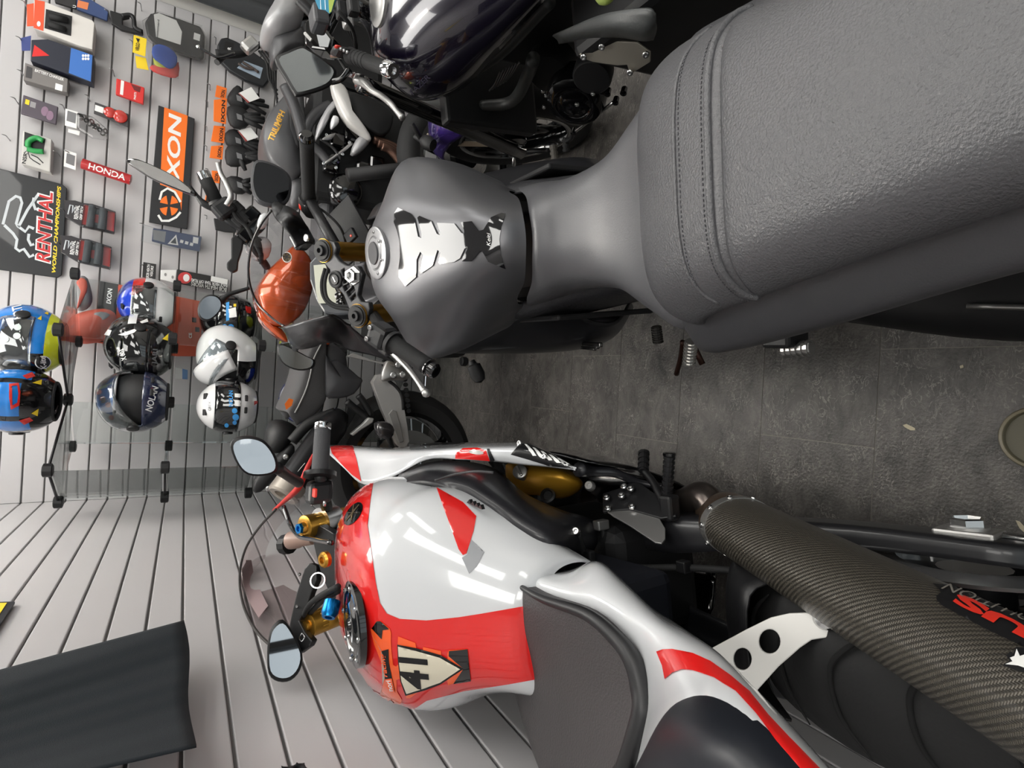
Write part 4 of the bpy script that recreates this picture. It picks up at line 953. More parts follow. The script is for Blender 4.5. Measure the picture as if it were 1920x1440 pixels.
rb = lathe('brake_reservoir', FB.t(560, 1012, 1.055), (-.15, .55, .35), [(-.05, .014), (-.01, .017), (.0, .021), (.028, .022), (.030, .018)], mat('tan reservoir', (168, 140, 128), .35), B, 20)
lathe('reservoir_cap', FB.t(541, 1020, 1.07), (-.15, .55, .35), [(-.006, .025), (.016, .025), (.018, .02)], M_BLACKM, B, 12, False)
tube('stay', [FB.t(*q) for q in [(532, 950, 1.075), (545, 985, 1.07), (560, 1005, 1.075), (590, 1012, 1.06), (622, 1018, 1.05)]], [.006, .006, .005, .005, .005], M_BLACKG, B, 10)
tube('cable', [FB.t(*q) for q in [(634, 1100, 1.06), (610, 1112, 1.07), (590, 1125, 1.07), (576, 1140, 1.075), (568, 1160, 1.07)]], .006, M_RUB, B, 10)
tube('cable', [FB.t(*q) for q in [(634, 1108, 1.055), (610, 1122, 1.06), (594, 1136, 1.06), (580, 1152, 1.06), (575, 1175, 1.055)]], .006, M_RUB, B, 10)
bolt(B, FB.t(624, 1128, 1.06), (-.6, -.5, .3), .016, .03, mat('blue anodised', (20, 120, 190), .25, .85), 'blue_nut')
lathe('key_ring', FB.t(596, 1088, 1.075), (.3, -.8, .5), [(0, .013), (0, .015), (.002, .015), (.002, .013)], M_CHROME, B, 24, ring=True)
ar = plate('mirror_arm', zc(420, 1050, [(555, 60), (590, 20), (640, 40), (640, 140), (600, 230), (570, 330), (540, 380), (520, 420), (560, 500), (610, 560), (590, 600), (520, 650), (425, 640), (430, 560), (460, 400), (500, 230)]), atP(FB.t(565, 1160, 1.08), Vector((.25, -.6, .75))), .02, M_BLACK, B, .003)
for q in ((562, 1077), (558, 1137), (545, 1206)): bolt(ar, atP(FB.t(565, 1160, 1.08), Vector((.25, -.6, .75)))(*q), (.25, -.6, .75), .004, .004)
tube('wire_clip', [FB.t(*q) for q in [(566, 1188, 1.09), (561, 1196, 1.09), (566, 1202, 1.09), (571, 1194, 1.09), (566, 1186, 1.09)]], .0012, M_STEEL, B, 6)
pl = atP(pX(530, 1245, -.615), Vector((.55, -1, .2)))
mirror(B, [(512, 1175), (530, 1163), (548, 1185), (566, 1225), (562, 1255), (545, 1274), (522, 1276), (505, 1262), (502, 1225), (505, 1195)], pl, (-.5, 1, -.1), M_MIRROR, .03)
pl = atP(FB.t(478, 855, 1.175), Vector((.05, -1, .12)))
mr = mirror(B, [(433, 840), (440, 824), (465, 819), (492, 826), (510, 845), (520, 868), (517, 885), (495, 892), (465, 890), (446, 872)], pl, (0, 1, -.1), M_MIRROR, .035)
tube('mirror_stay', [pl(520, 878)+Vector((0, .01, 0)), FB.t(540, 892, 1.10), FB.t(560, 905, 1.065)], [.012, .011, .012], M_BLACK, B, 12)
# ================================================================== PURPLE-BLACK MOTORCYCLE (right)
FC = Frame(1.03, 0, 0, 10)
Cb = thing('motorcycle', 'gloss black and purple naked motorcycle right of the grey one', 'motorcycle', (.95, 1.2, 0), 'motorcycles on the shop floor')
z5 = lambda L: zc(420, 0, L); zA = lambda L: zc(900, 0, L)
PC = lambda L: [FC.t(*q) for q in L]
M_PURP = mat('purple black flake', (17, 12, 30), .2, .3, coat=1)
tkC = loft('fuel_tank', sym(FC, [
    (.80, [(0, .82), (.05, .815), (.08, .80), (.10, .78), (.10, .76), (.09, .74)]),
    (.84, [(0, .87), (.06, .865), (.10, .845), (.125, .815), (.125, .785), (.11, .76)]),
    (.97, [(0, .935), (.07, .93), (.12, .905), (.15, .865), (.155, .82), (.135, .78)]),
    (1.10, [(0, .98), (.075, .975), (.13, .945), (.165, .895), (.172, .84), (.15, .79)]),
    (1.24, [(0, 1.0), (.075, .995), (.135, .965), (.172, .91), (.18, .85), (.155, .79)]),
    (1.36, [(0, .985), (.07, .98), (.118, .95), (.15, .90), (.155, .85), (.14, .80)]),
    (1.43, [(0, .95), (.05, .94), (.085, .915), (.11, .88), (.115, .84), (.105, .80)])]), M_PURP, Cb, 6, 5)
tCt = bvh(tkC)
h = FC.g(1.245, 0, 1.0); lathe('filler_cap', h, FC.u, [(-.004, .055), (.004, .054), (.006, .048), (.004, .036), (.006, .03), (.006, 0)], M_ALU, tkC, 36)
loft('tank_front_trim', [PC(r) for r in [[(672, 35, 1.0), (682, 40, .985), (692, 45, .97)], [(690, 62, .97), (700, 64, .955), (708, 66, .94)], [(697, 100, .93), (706, 100, .915), (714, 100, .90)], [(697, 120, .90), (704, 122, .885), (710, 122, .875)]]], M_DGREY, Cb, 4, 4, solid=.008)
loft('seat', sym(FC, [(.80, [(0, .83), (.06, .825), (.09, .80), (.10, .75)]), (.65, [(0, .80), (.07, .795), (.11, .77), (.12, .72)]), (.45, [(0, .81), (.09, .805), (.13, .78), (.14, .73)]), (.25, [(0, .86), (.08, .855), (.11, .83), (.12, .78)]), (-.1, [(0, .88), (.06, .875), (.08, .85), (.09, .80)])]), M_SEAT, Cb, 4, 4, solid=.01)
text('tank_badge', 'FAZER', (775, 178), (808, 145), (768, 170), onto(tCt, .001), mat('badge dim', (52, 48, 66), .4), tkC)
# left handlebar
g0 = FC.t(652, 103, 1.04); g1 = FC.t(730, 130, 1.0); gd = (g1-g0).normalized()
tube('handlebar', [FC.g(1.40, .30, 1.04), FC.g(1.42, .12, 1.02), FC.t(604, 92, 1.03), g0, g1], .011, M_BLACKG, Cb, 12)
g = tube('grip', [g0+gd*.015, g0+gd*.03, g1-gd*.02, g1], [.02, .0175, .0165, .017], M_RUB, Cb, 16, straight=True)
for k in range(4): lathe('grip_ring', g0+gd*(.035+.017*k), gd, [(0, .0165), (.002, .0185), (.011, .0185), (.013, .0165)], M_RUB, g, 16)
lathe('bar_end', g1-gd*.012, gd, [(0, .0165), (.002, .019), (.026, .0185), (.03, .015), (.030, .008), (.022, .007)], M_CHROME, g, 20)
sw = box('switch_housing', FC.t(644, 99, 1.05), (.045, .05, .05), M_BLACK, Cb, (gd, FC.f, FC.u), .01)
box('switch', FC.t(633, 88, 1.07), (.014, .016, .012), mat('red switch', (232, 60, 44), .45), sw, (gd, FC.f, FC.u), .003)
for k in range(3): bolt(sw, FC.t(640+6*k, 92+3*k, 1.078), FC.u, .004, .004)
tube('clutch_lever', PC([(668, 150, 1.03), (686, 158, 1.02), (698, 170, 1.015), (715, 180, 1.005), (733, 195, 1.0), (745, 210, .995), (755, 221, .99)]), [.010, .011, .008, .0075, .007, .006, .008], M_ALU, Cb, 12)
box('lever_perch', FC.t(664, 140, 1.035), (.04, .03, .03), M_STEEL, Cb, (gd, FC.f, FC.u), .006)
tube('clutch_cable', PC([(664, 148, 1.03), (648, 130, 1.03), (635, 110, 1.02), (620, 95, 1.0)]), .004, M_RUB, Cb, 8)
pl = atP(FC.t(570, 130, 1.15), Vector((.1, -1, .25)))
mirror(Cb, z5([(358, 405), (440, 355), (530, 320), (575, 335), (680, 400), (765, 470), (775, 520), (720, 590), (600, 635), (510, 655), (485, 635), (430, 540)]), pl, (0, 1, -.1), mat('hazy mirror', (150, 155, 158), .12, .9), .03)
tube('mirror_stay', [pl(622, 150)+Vector((0, .01, 0)), FC.t(640, 148, 1.07), FC.t(655, 130, 1.05)], [.008, .007, .008], M_BLACKG, Cb, 10)
ip = atP(FC.t(600, 60, 1.07), Vector((0, -.7, .7)))
clu = plate('instrument_cluster', z5([(550, 150), (590, 120), (720, 210), (760, 260), (745, 330), (700, 345), (600, 330), (555, 300)]), ip, .05, M_BLACKG, Cb, .006)
plate('dial', z5([(640, 235), (700, 225), (735, 270), (720, 325), (660, 320)]), atP(FC.t(600, 60, 1.077), Vector((0, -.7, .7))), .002, mat('dial grey', (150, 152, 154), .4), clu)
for k in range(5): lathe('warning_lamp', ip(*z5([(590+9*k, 262+10*k)])[0])+Vector((0, -.012, .012)), (0, -.7, .7), [(0, .005), (.002, .004)], M_ALU, clu, 10)
box('clutch_reservoir', FC.t(598, 36, 1.12), (.045, .06, .035), M_DGREY, Cb, (FC.r, FC.f, FC.u), .008)
tube('handlebar_riser', [FC.t(560, 0, 1.1), FC.t(585, 25, 1.07), FC.t(615, 60, 1.03)], .014, M_BLACK, Cb, 12)
for k in range(3): tube('cable', [FC.t(610+12*k, 8+6*k, 1.06), FC.t(640+8*k, 30+8*k, 1.03), FC.t(655+5*k, 60+5*k, 1.0), FC.t(668, 85+6*k, .97)], .005, M_RUB, Cb, 8)
for k, q in enumerate(((640, 20, 1.04), (652, 38, 1.02), (662, 12, 1.04))): box('yoke_clamp', FC.t(*q), (.04, .03, .025), M_ALU if k == 1 else M_BLACK, Cb, (FC.r, FC.f, FC.u), .006)
fk = (FC.u*.9-FC.f*.43).normalized()
for wv in (-.1, .1): tube('fork_leg', [FC.g(1.44, wv, 1.0), FC.g(1.44, wv, 1.0)-fk*.35, FC.g(1.44, wv, 1.0)-fk*.78], [.022, .024, .028], M_BLACKG, Cb, 14)
wheel(Cb, FC.g(1.80, 0, .30), FC.r, .30, .12, M_BLACKG, 5)
lathe('rim_edge', FC.g(1.80, -.05, .30), FC.r, [(0, .205), (0, .215), (.004, .215), (.004, .205)], M_STEEL, Cb, 48, ring=True)
wheel(Cb, FC.g(.38, 0, .30), FC.r, .30, .17, M_BLACKG, 5)
loft('front_mudguard', [[FC.g(1.80-.325*math.cos(math.radians(a)), w_, .30+(.325-k)*math.sin(math.radians(a))) for w_, k in ((-.085, .06), (-.06, .01), (0, 0), (.06, .01), (.085, .06))] for a in (25, 55, 85, 115, 140)], mat('purple paint', (62, 42, 120), .2, .3, coat=1), Cb, 4, 4, solid=.004)
lathe('indicator', FC.t(790, 262, .66), (-.35, -.55, -.45), [(-.03, .009), (0, .011), (.01, .02), (.035, .026), (.055, .02), (.062, 0)], M_BLACKM, Cb, 20)
tube('indicator_stalk', PC([(772, 232, .70), (780, 245, .685), (790, 262, .66)]), .009, M_RUB, Cb, 10)
plate('radiator_guard_strip', z5([(1400, 930), (1440, 912), (1500, 945), (1570, 975), (1920, 990), (1915, 1018), (1560, 1012), (1480, 985)]), atP(FC.t(840, 262, .52), Vector((-.75, -.3, .55))), .004, mat('bronzed steel', (150, 140, 122), .35, .8), Cb, .001)
# engine and frame on the left side
box('engine', FC.g(1.18, .06, .48), (.14, .42, .40), M_BLACKM, Cb, (FC.r, FC.f, FC.u), .03)
box('radiator', FC.g(1.50, 0, .58), (.30, .05, .32), M_BLACKM, Cb, (FC.r, FC.f, FC.u), .01)
for k in range(7): tube('cooling_fin', PC([(918+5*k, 170-3*k, .66), (928+6*k, 158-4*k, .67), (938+6*k, 135-3*k, .68)]), .003, mat('fin grey', (66, 66, 66), .4, .6), Cb, 6)
for q in ([(890, 130, .76), (945, 90, .74), (1010, 20, .74), (1030, 0, .74)], [(900, 200, .62), (960, 190, .56), (990, 140, .60), (1000, 110, .66)], [(780, 190, .72), (850, 200, .62), (900, 210, .52), (960, 225, .40)]):
    tube('frame_tube', PC(q), .017, mat('frame satin', (44, 45, 44), .45), Cb, 12)
loft('side_panel', [PC(r) for r in [
    [(1038, 64, .70), (1045, 70, .69), (1048, 78, .66)], [(1105, 36, .72), (1110, 55, .71), (1112, 70, .65)],
    [(1152, 22, .73), (1160, 50, .72), (1162, 66, .65)], [(1214, 14, .73), (1208, 60, .70), (1205, 72, .62)], [(1230, 25, .72), (1230, 48, .69), (1226, 70, .62)]]], mat('side panel grey', (70, 72, 72), .45, bump=.2), Cb, 5, 4, solid=.005)
box('side_panel_core', FC.g(.70, -.13, .54), (.14, .56, .26), M_BLACKM, Cb, (FC.r, FC.f, FC.u), .02)
prS = atP(FC.t(1150, 105, .62), Vector((-.8, -.2, .45)))
hp = plate('heel_plate', zA([(688, 380), (700, 365), (848, 285), (870, 282), (1090, 295), (1180, 360), (1178, 430), (1062, 502), (1030, 490), (1018, 450), (950, 455), (780, 430), (705, 402)]), prS, .005, mat('brushed plate', (176, 170, 158), .38, .85), Cb, .001)
for q in ((725, 385), (850, 315), (1155, 368), (1045, 492)): bolt(hp, prS(*zA([q])[0])+Vector((-.004, -.001, .003)), (-.8, -.2, .45), .007, .005)
lathe('clutch_cover', FC.t(1078, 190, .46), (-.85, -.15, .3), [(-.05, .085), (-.01, .085), (.008, .078), (.016, .06), (.016, .05), (.012, .045), (.018, .03), (.018, 0)], M_BLACKG, Cb, 32)
lathe('gear_cover', FC.t(1030, 135, .52), (-.85, -.15, .3), [(-.05, .065), (0, .065), (.012, .055), (.016, .02)], M_BLACKM, Cb, 28)
lathe('pivot_cover', FC.t(1110, 145, .52), (-.85, -.15, .3), [(-.03, .05), (0, .05), (.006, .045), (.008, 0)], M_BLACKM, Cb, 28)
for q in ((1030, 142), (1055, 152), (1068, 152), (1112, 175), (1018, 170), (1024, 178), (1082, 195), (1020, 200)): bolt(Cb, FC.t(*q, .50), (-.85, -.15, .3), .006, .006)
tube('gear_rod', PC([(1077, 247, .36), (1100, 230, .37), (1155, 188, .40)]), .005, M_STEEL, Cb, 8)
for q in ((1076, 246, .36), (1155, 188, .40), (1170, 170, .42), (1130, 168, .44), (1140, 172, .43)): lathe('rod_joint', FC.t(*q), (-.85, -.15, .3), [(-.008, .008), (.01, .009), (.012, .005)], M_BLACKG, Cb, 14)
tube('gear_pedal', PC([(1062, 265, .34), (1072, 258, .345), (1076, 246, .36)]), .007, M_BLACK, Cb, 8)
peg(Cb, FC.t(1060, 258, .34), FC.t(1062, 285, .33), .010, M_RUB, 3)
peg(Cb, FC.t(1037, 272, .32), FC.t(1042, 312, .31), .0115, mat('peg rubber', (84, 80, 74), .6), 4)
tube('stand_spring', PC([(963, 288, .22), (964, 318, .20)]), .009, M_STEEL, Cb, 8)
tube('side_stand', PC([(968, 286, .24), (1000, 283, .22), (1030, 282, .20)]), .010, M_BLACK, Cb, 8)
box('tail_body', FC.g(.50, -.03, .60), (.26, .52, .30), M_BLACKM, Cb, (FC.r, FC.f, FC.u), .05)
box('exhaust_box', FC.t(960, 235, .30), (.10, .2, .12), M_BLACKM, Cb, (FC.r, FC.f, FC.u), .03)
tag_c = thing('swing_ticket', 'blue and lime green card ticket hanging from the purple motorcycle handlebar', 'ticket', FC.t(610, 12, 1.13))
cdp = atP(FC.t(610, 12, 1.13), Vector((0, -.7, .7)))
tk = plate('card', z5([(630, 0), (640, -20), (780, -20), (745, 80), (730, 95), (700, 70), (655, 62)]), cdp, .0008, mat('ticket teal', (18, 124, 158), .5), tag_c)
plate('card_edge', z5([(722, -18), (770, -18), (742, 82), (728, 90)]), atP(FC.t(610, 12, 1.1312), Vector((0, -.7, .7))), .0006, mat('ticket lime', (140, 160, 50), .5), tag_c)
for k in range(2): plate('card_line', z5([(664+32*k, -18), (667+32*k, -18), (672+32*k, 66), (668+32*k, 64)]), atP(FC.t(610, 12, 1.1315), Vector((0, -.7, .7))), .0005, M_WHITE, tag_c)
yb = thing('strap', 'lime yellow wrapped parts on the purple motorcycle seat', 'strap', pZ(1130, 4, .80))
tube('cord', [pZ(*q) for q in [(1118, -22, .80), (1128, -2, .805), (1142, -6, .81), (1140, -24, .80)]], .008, mat('strap lime', (120, 136, 62), .6), yb, 10)

# ================================================================== TRIUMPH, standing across the room
D = thing('motorcycle', 'graphite grey naked motorcycle with gold lettering on its tank, parked across behind', 'motorcycle', (1.2, 2.75, 0), 'motorcycles on the shop floor')
YD = 2.62
def pyl(L, Y): return [pY(x, y, Y) for x, y in L]
M_GRA = mat('graphite paint', (88, 88, 90), .4, .25)
M_SIL = mat('silver paint', (172, 172, 174), .4, .3)
def shell(name, px, Y, depth, m, parent, bulge=.04, inset=.8):
    """bulging closed body with the given outline as its widest ring"""
    c = np.mean(np.array(px, float), axis=0)
    ring = lambda k, dy: [pY(c[0]+(x-c[0])*k, c[1]+(y-c[1])*k, Y)+Vector((0, dy, 0)) for x, y in px]
    return loft(name, [ring(.05, -bulge), ring(inset*.55, -bulge*.92), ring(inset, -bulge*.55), ring(1, 0), ring(1.0, depth*.6), ring(.85, depth)], m, parent, 3, 2, closed=True, cap=True)
dt = shell('fuel_tank', z5([(460, 610), (505, 650), (522, 820), (530, 1010), (540, 1180), (505, 1235), (440, 1230), (330, 1140), (280, 1050), (265, 960), (280, 850), (330, 760), (400, 680)]), YD, .28, M_GRA, D, .06)
tDt = bvh(dt)
text('lettering', 'TRIUMPH', z5([(342, 985)])[0], z5([(425, 780)])[0], z5([(305, 965)])[0], onto(tDt, .002), mat('gold lettering', (196, 150, 62), .4, .5), dt, .03)
decal('underline', z5([(345, 945), (352, 920), (372, 905), (395, 860), (400, 862), (380, 905), (356, 928)]), onto(tDt, .002), mat('gold lettering', (196, 150, 62), .4, .5), dt, 6)
shell('knee_panel', z5([(450, 640), (500, 660), (520, 1000), (500, 1010), (440, 960), (430, 800)]), YD-.045, .06, mat('graphite dark', (56, 56, 58), .45), D, .015)
shell('side_panel', z5([(470, 1240), (540, 1235), (560, 1330), (545, 1420), (470, 1440), (450, 1350)]), YD+.02, .1, M_GRA, D, .03)
M_TUBE = mat('frame graphite', (70, 70, 72), .42, .4)
for L, r in (([(535, 160), (553, 200), (565, 240), (570, 262)], .026), ([(572, 250), (582, 226), (600, 207), (620, 197)], .022), ([(566, 232), (562, 205), (560, 175)], .02), ([(572, 262), (600, 285), (620, 310)], .02)):
    tube('frame_tube', pyl(L, YD-.14), r, M_TUBE, D, 14)
shell('scoop', z5([(640, 965), (648, 880), (670, 820), (720, 735), (770, 690), (785, 720), (740, 790), (700, 880)]), YD-.18, .05, M_SIL, D, .02)
cw = shell('radiator_cowl', z5([(745, 580), (800, 570), (850, 620), (865, 720), (900, 800), (960, 880), (1010, 935), (1015, 968), (960, 930), (870, 860), (820, 790), (775, 690)]), YD-.24, .05, mat('pale silver paint', (205, 203, 200), .35, .2), D, .02)
shell('radiator_scoop', z5([(860, 640), (960, 660), (1080, 720), (1165, 790), (1170, 830), (1150, 900), (1095, 938), (1030, 915), (940, 850), (890, 770)]), YD-.20, .08, M_BLACKM, D, .015)
lp = shell('indicator', z5([(740, 850), (755, 800), (790, 810), (795, 850), (765, 880), (745, 885)]), YD-.21, .03, mat('clear lens', (220, 220, 222), .1, coat=1), D, .015)
shell('lower_cowl', z5([(885, 1055), (920, 960), (980, 930), (1015, 968), (980, 1020), (930, 1060)]), YD-.2, .05, M_SIL, D, .02)
# engine
box('engine', pY(660, 300, YD+.05), (.52, .3, .42), M_BLACKM, D, None, .03)
lathe('clutch_cover', pY(648, 357, YD-.13), (0, -1, .12), [(-.05, .075), (0, .075), (.012, .070), (.02, .055), (.022, .03), (.026, .02), (.026, 0)], M_BLACKG, D, 36)
lathe('oil_cap', pY(627, 300, YD-.15), (0, -1, .1), [(-.03, .02), (0, .022), (.012, .022), (.014, .015), (.010, .012)], M_BLACKG, D, 20)
for L in (((610, 255), (655, 275)), ((645, 245), (672, 262)), ((600, 300), (640, 322)), ((660, 310), (700, 330)), ((690, 300), (720, 318))):
    (a, b), (c, d) = L; box('engine_casting', pY((a+c)/2, (b+d)/2, YD-.13), (.07, .05, .07), M_BLACKG, D, None, .012)
for L in ([(608, 308), (640, 285), (660, 268)], [(600, 260), (625, 278), (640, 300)]): tube('engine_brace', pyl(L, YD-.17), .007, M_ALU if L[0][0] == 608 else M_BLACK, D, 8)
shell('casting_badge', z5([(680, 960), (720, 935), (775, 920), (740, 965), (700, 970)]), YD-.18, .01, M_ALU, D, .003)
for k in range(3): tube('header_pipe', pyl([(700+8*k, 262+6*k), (722+4*k, 268+6*k), (745, 280+8*k), (760, 300+8*k)], YD-.17-.02*k), .019, mat('bronze header', (120, 92, 80), .35, .8), D, 12)
for q in ((607, 307), (655, 268), (612, 254), (642, 290), (630, 315), (700, 250)): bolt(D, pY(*q, YD-.17), (0, -1, .1), .008, .008)
# headlight cowl and flank at the far right
shell('headlight_cowl', z5([(272, 190), (285, 120), (330, 40), (375, -10), (530, -10), (552, 60), (545, 130), (500, 200), (420, 230), (350, 240)]), YD-.12, .2, M_SIL, D, .08)
shell('cowl_side', z5([(345, 260), (500, 205), (545, 190), (560, 300), (540, 330), (440, 370), (380, 410), (340, 410), (330, 340)]), YD-.1, .12, M_GRA, D, .04)
lathe('handlebar_end', pY(418, 108, YD+.1), (-.4, -.3, .2), [(0, .012), (.06, .012)], M_BLACK, D, 14)
mc = box('master_cylinder', pY(468, 85, YD+.05), (.07, .05, .05), M_ALU, D, ((.8, 0, -.6), (0, 1, 0), (.6, 0, .8)), .012)
tube('handlebar', [pY(405, 100, YD+.1), pY(440, 102, YD+.1), pY(470, 95, YD+.12), pY(520, 60, YD+.15)], [.016, .016, .012, .012], M_RUB, D, 12)
tube('lever', [pY(372, 88, YD+.06), pY(392, 100, YD+.06), pY(412, 108, YD+.06), pY(440, 100, YD+.06)], [.007, .006, .006, .008], M_BLACKG, D, 8)
lathe('lever_ball', pY(372, 87, YD+.06), (0, -1, 0), [(-.006, .004), (0, .009), (.006, .004)], M_CHROME, D, 12)
for k in range(4): tube('cable', pyl([(485+6*k, 95), (500+5*k, 118), (505+4*k, 150+6*k), (520, 170+8*k)], YD+.05), .005, M_RUB, D, 6)
box('airbox', pY(640, 120, YD+.15), (.34, .24, .36), M_BLACKM, D, None, .03)
wheel(D, Vector((1.95, YD+.05, .30)), (0, -1, .1), .30, .12, M_BLACKG, 5)
wheel(D, Vector((.60, YD+.10, .30)), (0, -1, .1), .30, .17, M_BLACKG, 5)
box('seat', Vector((.78, YD+.08, .80)), (.5, .24, .07), M_SEAT, D, None, .03)
tube('fork_leg', [Vector((1.55, YD-.06, .98)), Vector((1.95, YD-.06, .30))], .026, M_BLACKG, D, 14)
tube('fork_leg', [Vector((1.55, YD+.16, .98)), Vector((1.95, YD+.16, .30))], .026, M_BLACKG, D, 14)

# ================================================================== ORANGE-TANK MOTORCYCLE with grey seat, across behind the windscreen
YE = 2.1
Eb = thing('motorcycle', 'naked motorcycle with orange tank, grey suede seat and silver swingarm by the helmets', 'motorcycle', (.2, 2.5, 0), 'motorcycles on the shop floor')
z6 = lambda L: zc(420, 330, L); z7 = lambda L: zc(420, 660, L)
et = shell('fuel_tank', z6([(228, 800), (250, 740), (310, 650), (420, 540), (480, 480), (560, 520), (610, 600), (615, 720), (610, 800), (560, 930), (480, 1010), (400, 1040), (300, 1000), (250, 900)]), YE, .26, M_ORPAINT, Eb, .07)
tE = bvh(et); oE = onto(tE, .0015); oE2 = onto(tE, .0026)
ee = decal('emblem', ell(*z6([(437, 565)])[0], 9, 10), oE, M_WHITE, et, 4)
cx, cy = z6([(437, 565)])[0]
decal('emblem_field', ell(cx, cy, 7.5, 8.5), oE2, mat('emblem bronze', (120, 105, 78), .3, .8), ee, 4)
for k in range(3):
    a = k*math.pi/3+.2; c_, s_ = math.cos(a), math.sin(a)
    decal('emblem_fork', [(cx+7.5*c_-.8*s_, cy+8*s_+.8*c_), (cx+7.5*c_+.8*s_, cy+8*s_-.8*c_), (cx-7.5*c_+.8*s_, cy-8*s_-.8*c_), (cx-7.5*c_-.8*s_, cy-8*s_+.8*c_)], onto(tE, .0036), M_PBLACK, ee, 4)
shell('tank_base', z6([(610, 1180), (640, 1150), (720, 1135), (730, 1165), (660, 1180)]), YE+.02, .1, M_ORPAINT, Eb, .02)
shell('tank_base', z6([(240, 930), (300, 1010), (400, 1060), (440, 1130), (430, 1150), (330, 1080), (250, 990)]), YE+.04, .1, M_ORPAINT, Eb, .02)
M_SUEDE = mat('grey suede', (76, 75, 76), .8, bump=.4, bscale=500)
tops = [(588, 640), (572, 672), (566, 700), (558, 728), (546, 755), (537, 772)]
bots = [(612, 640), (611, 680), (610, 715), (609, 748), (590, 775), (556, 797)]
rows = []
for (a, b), (c, d) in zip(tops, bots):
    P0, P1 = pY(a, b, YE), pY(c, d, YE)
    rows.append([P1+Vector((0, .02, -.0)), P1, P0.lerp(P1, .35)-Vector((0, .012, 0)), P0, P0+Vector((0, .08, .012)), P0+Vector((0, .17, .012)), P0+Vector((0, .25, 0)), P1+Vector((0, .25, 0))])
es = loft('seat', rows, M_SUEDE, Eb, 4, 4, solid=.01)
tube('piping', [pY(a+16, b+2, YE-.016) for a, b in tops], .003, mat('piping grey', (150, 150, 148), .6), es, 6, 4)
shell('side_cover', z7([(700, 20), (720, 70), (780, 55), (850, 100), (930, 170), (960, 200), (900, 290), (800, 320), (715, 310), (700, 250)]), YE, .08, M_DGREY, Eb, .02)
shell('frame_front', z6([(700, 1170), (820, 1195), (850, 1290), (860, 1440), (820, 1500), (700, 1440)]), YE+.04, .08, M_DGREY, Eb, .02)
prE = atP(pY(700, 740, YE-.08), Vector((0, -1, .1)))
sa = plate('swingarm', z7([(858, 30), (900, 8), (980, 40), (1120, 85), (1140, 140), (1060, 160), (1030, 210), (1060, 300), (1095, 390), (1130, 480), (1175, 580), (1215, 650), (1250, 640), (1285, 600), (1245, 420), (1205, 300), (1190, 220), (1130, 170), (1125, 90), (1290, 180), (1290, 640), (1240, 680), (1190, 650), (1120, 520), (1040, 330), (985, 230), (900, 130), (858, 70)][:8]+[(1095, 400), (1150, 520), (1200, 640), (1240, 680), (1282, 620), (1270, 520), (1250, 400), (1215, 290), (1190, 210), (1140, 160), (1130, 90)]), prE, .05, mat('silver swingarm', (176, 174, 172), .42, .5), Eb, .008)
rib = plate('swingarm_rib', z7([(1140, 430), (1165, 400), (1195, 410), (1225, 520), (1245, 620), (1215, 630), (1180, 540)]), atP(pY(700, 740, YE-.085), Vector((0, -1, .1))), .006, mat('silver shade', (150, 148, 146), .45, .5), sa, .002)
shell('pivot_plate', z7([(1090, 190), (1120, 70), (1180, 60), (1260, 110), (1290, 170), (1240, 200), (1180, 195), (1130, 200)]), YE-.11, .03, M_ALU, Eb, .01)
for q in ((1205, 88), (1170, 160), (1235, 155)): bolt(Eb, pY(*z7([q])[0], YE-.125), (0, -1, .1), .012, .01)
tube('hose', pyl(z7([(1140, 200), (1190, 240), (1230, 300), (1240, 400)]), YE-.09), .006, M_RUB, Eb, 8)
for q in range(7): lathe('chain_link', pY(*z7([(1250+4*q, 190+36*q)])[0], YE-.07), (0, -1, .1), [(0, .009), (.012, .009)], M_BLACK, Eb, 8)
wheel(Eb, pY(752, 868, YE+.08), (0, -1, .05), .305, .17, M_BLACKG, 5)
M_CAN = mat('black silencer', (40, 40, 42), .32, .6)
s0, s1 = pY(640, 775, YE-.02), pY(530, 930, YE-.14); sd = (s1-s0).normalized(); SL = (s1-s0).length
sl = lathe('silencer', s0, sd, [(0, .03), (.04, .05), (.06, .054), (SL-.05, .054), (SL-.05, .05)], M_CAN, Eb, 28)
lathe('end_cap', s1-sd*.05, sd, [(0, .055), (.045, .055), (.052, .048), (.05, .03), (.02, .028)], mat('cap titanium', (176, 168, 158), .4, .6), sl, 28)
box('stripe', pY(560, 882, YE-.16), (.006, .003, .06), M_WHITE, sl, ((.7, 0, -.7), (0, 1, 0), (sd.x, 0, sd.z)))
tube('tail_tube', pyl(z7([(770, 420), (640, 470), (560, 520), (470, 620)]), YE-.03), .02, M_BLACKM, Eb, 12)
shell('rear_mudguard', z7([(300, 560), (340, 490), (420, 480), (500, 520), (490, 580), (450, 640), (380, 700), (300, 680)]), YE+.05, .12, M_BLACKM, Eb, .05)
shell('mudguard_end', z7([(230, 860), (330, 760), (400, 700), (470, 640), (490, 700), (420, 800), (330, 900), (250, 970), (205, 960)]), YE-.0, .05, M_BLACKM, Eb, .02)
for q in ((428, 725), (308, 945)): bolt(Eb, pY(*z7([q])[0], YE-.03), (0, -1, .1), .010, .006)
for L in ([(850, 340), (920, 400), (990, 450)], [(930, 300), (970, 350), (1020, 440)]): tube('peg_hanger', pyl(z7(L), YE-.06), .013, M_BLACKM, Eb, 10)
prp = atP(pY(680, 800, YE-.09), Vector((0, -1, .1)))
pgE = plate('footpeg', z7([(875, 570), (960, 500), (1000, 455), (1040, 460), (1030, 490), (950, 540), (895, 582)]), prp, .03, mat('alloy peg', (186, 186, 184), .4, .6), Eb, .004)
plate('mudflap', z7([(860, 340), (840, 470), (825, 530), (860, 520), (900, 450), (930, 390)]), atP(pY(650, 780, YE), Vector((0, -1, 0))), .01, M_BLACKM, Eb, .002)
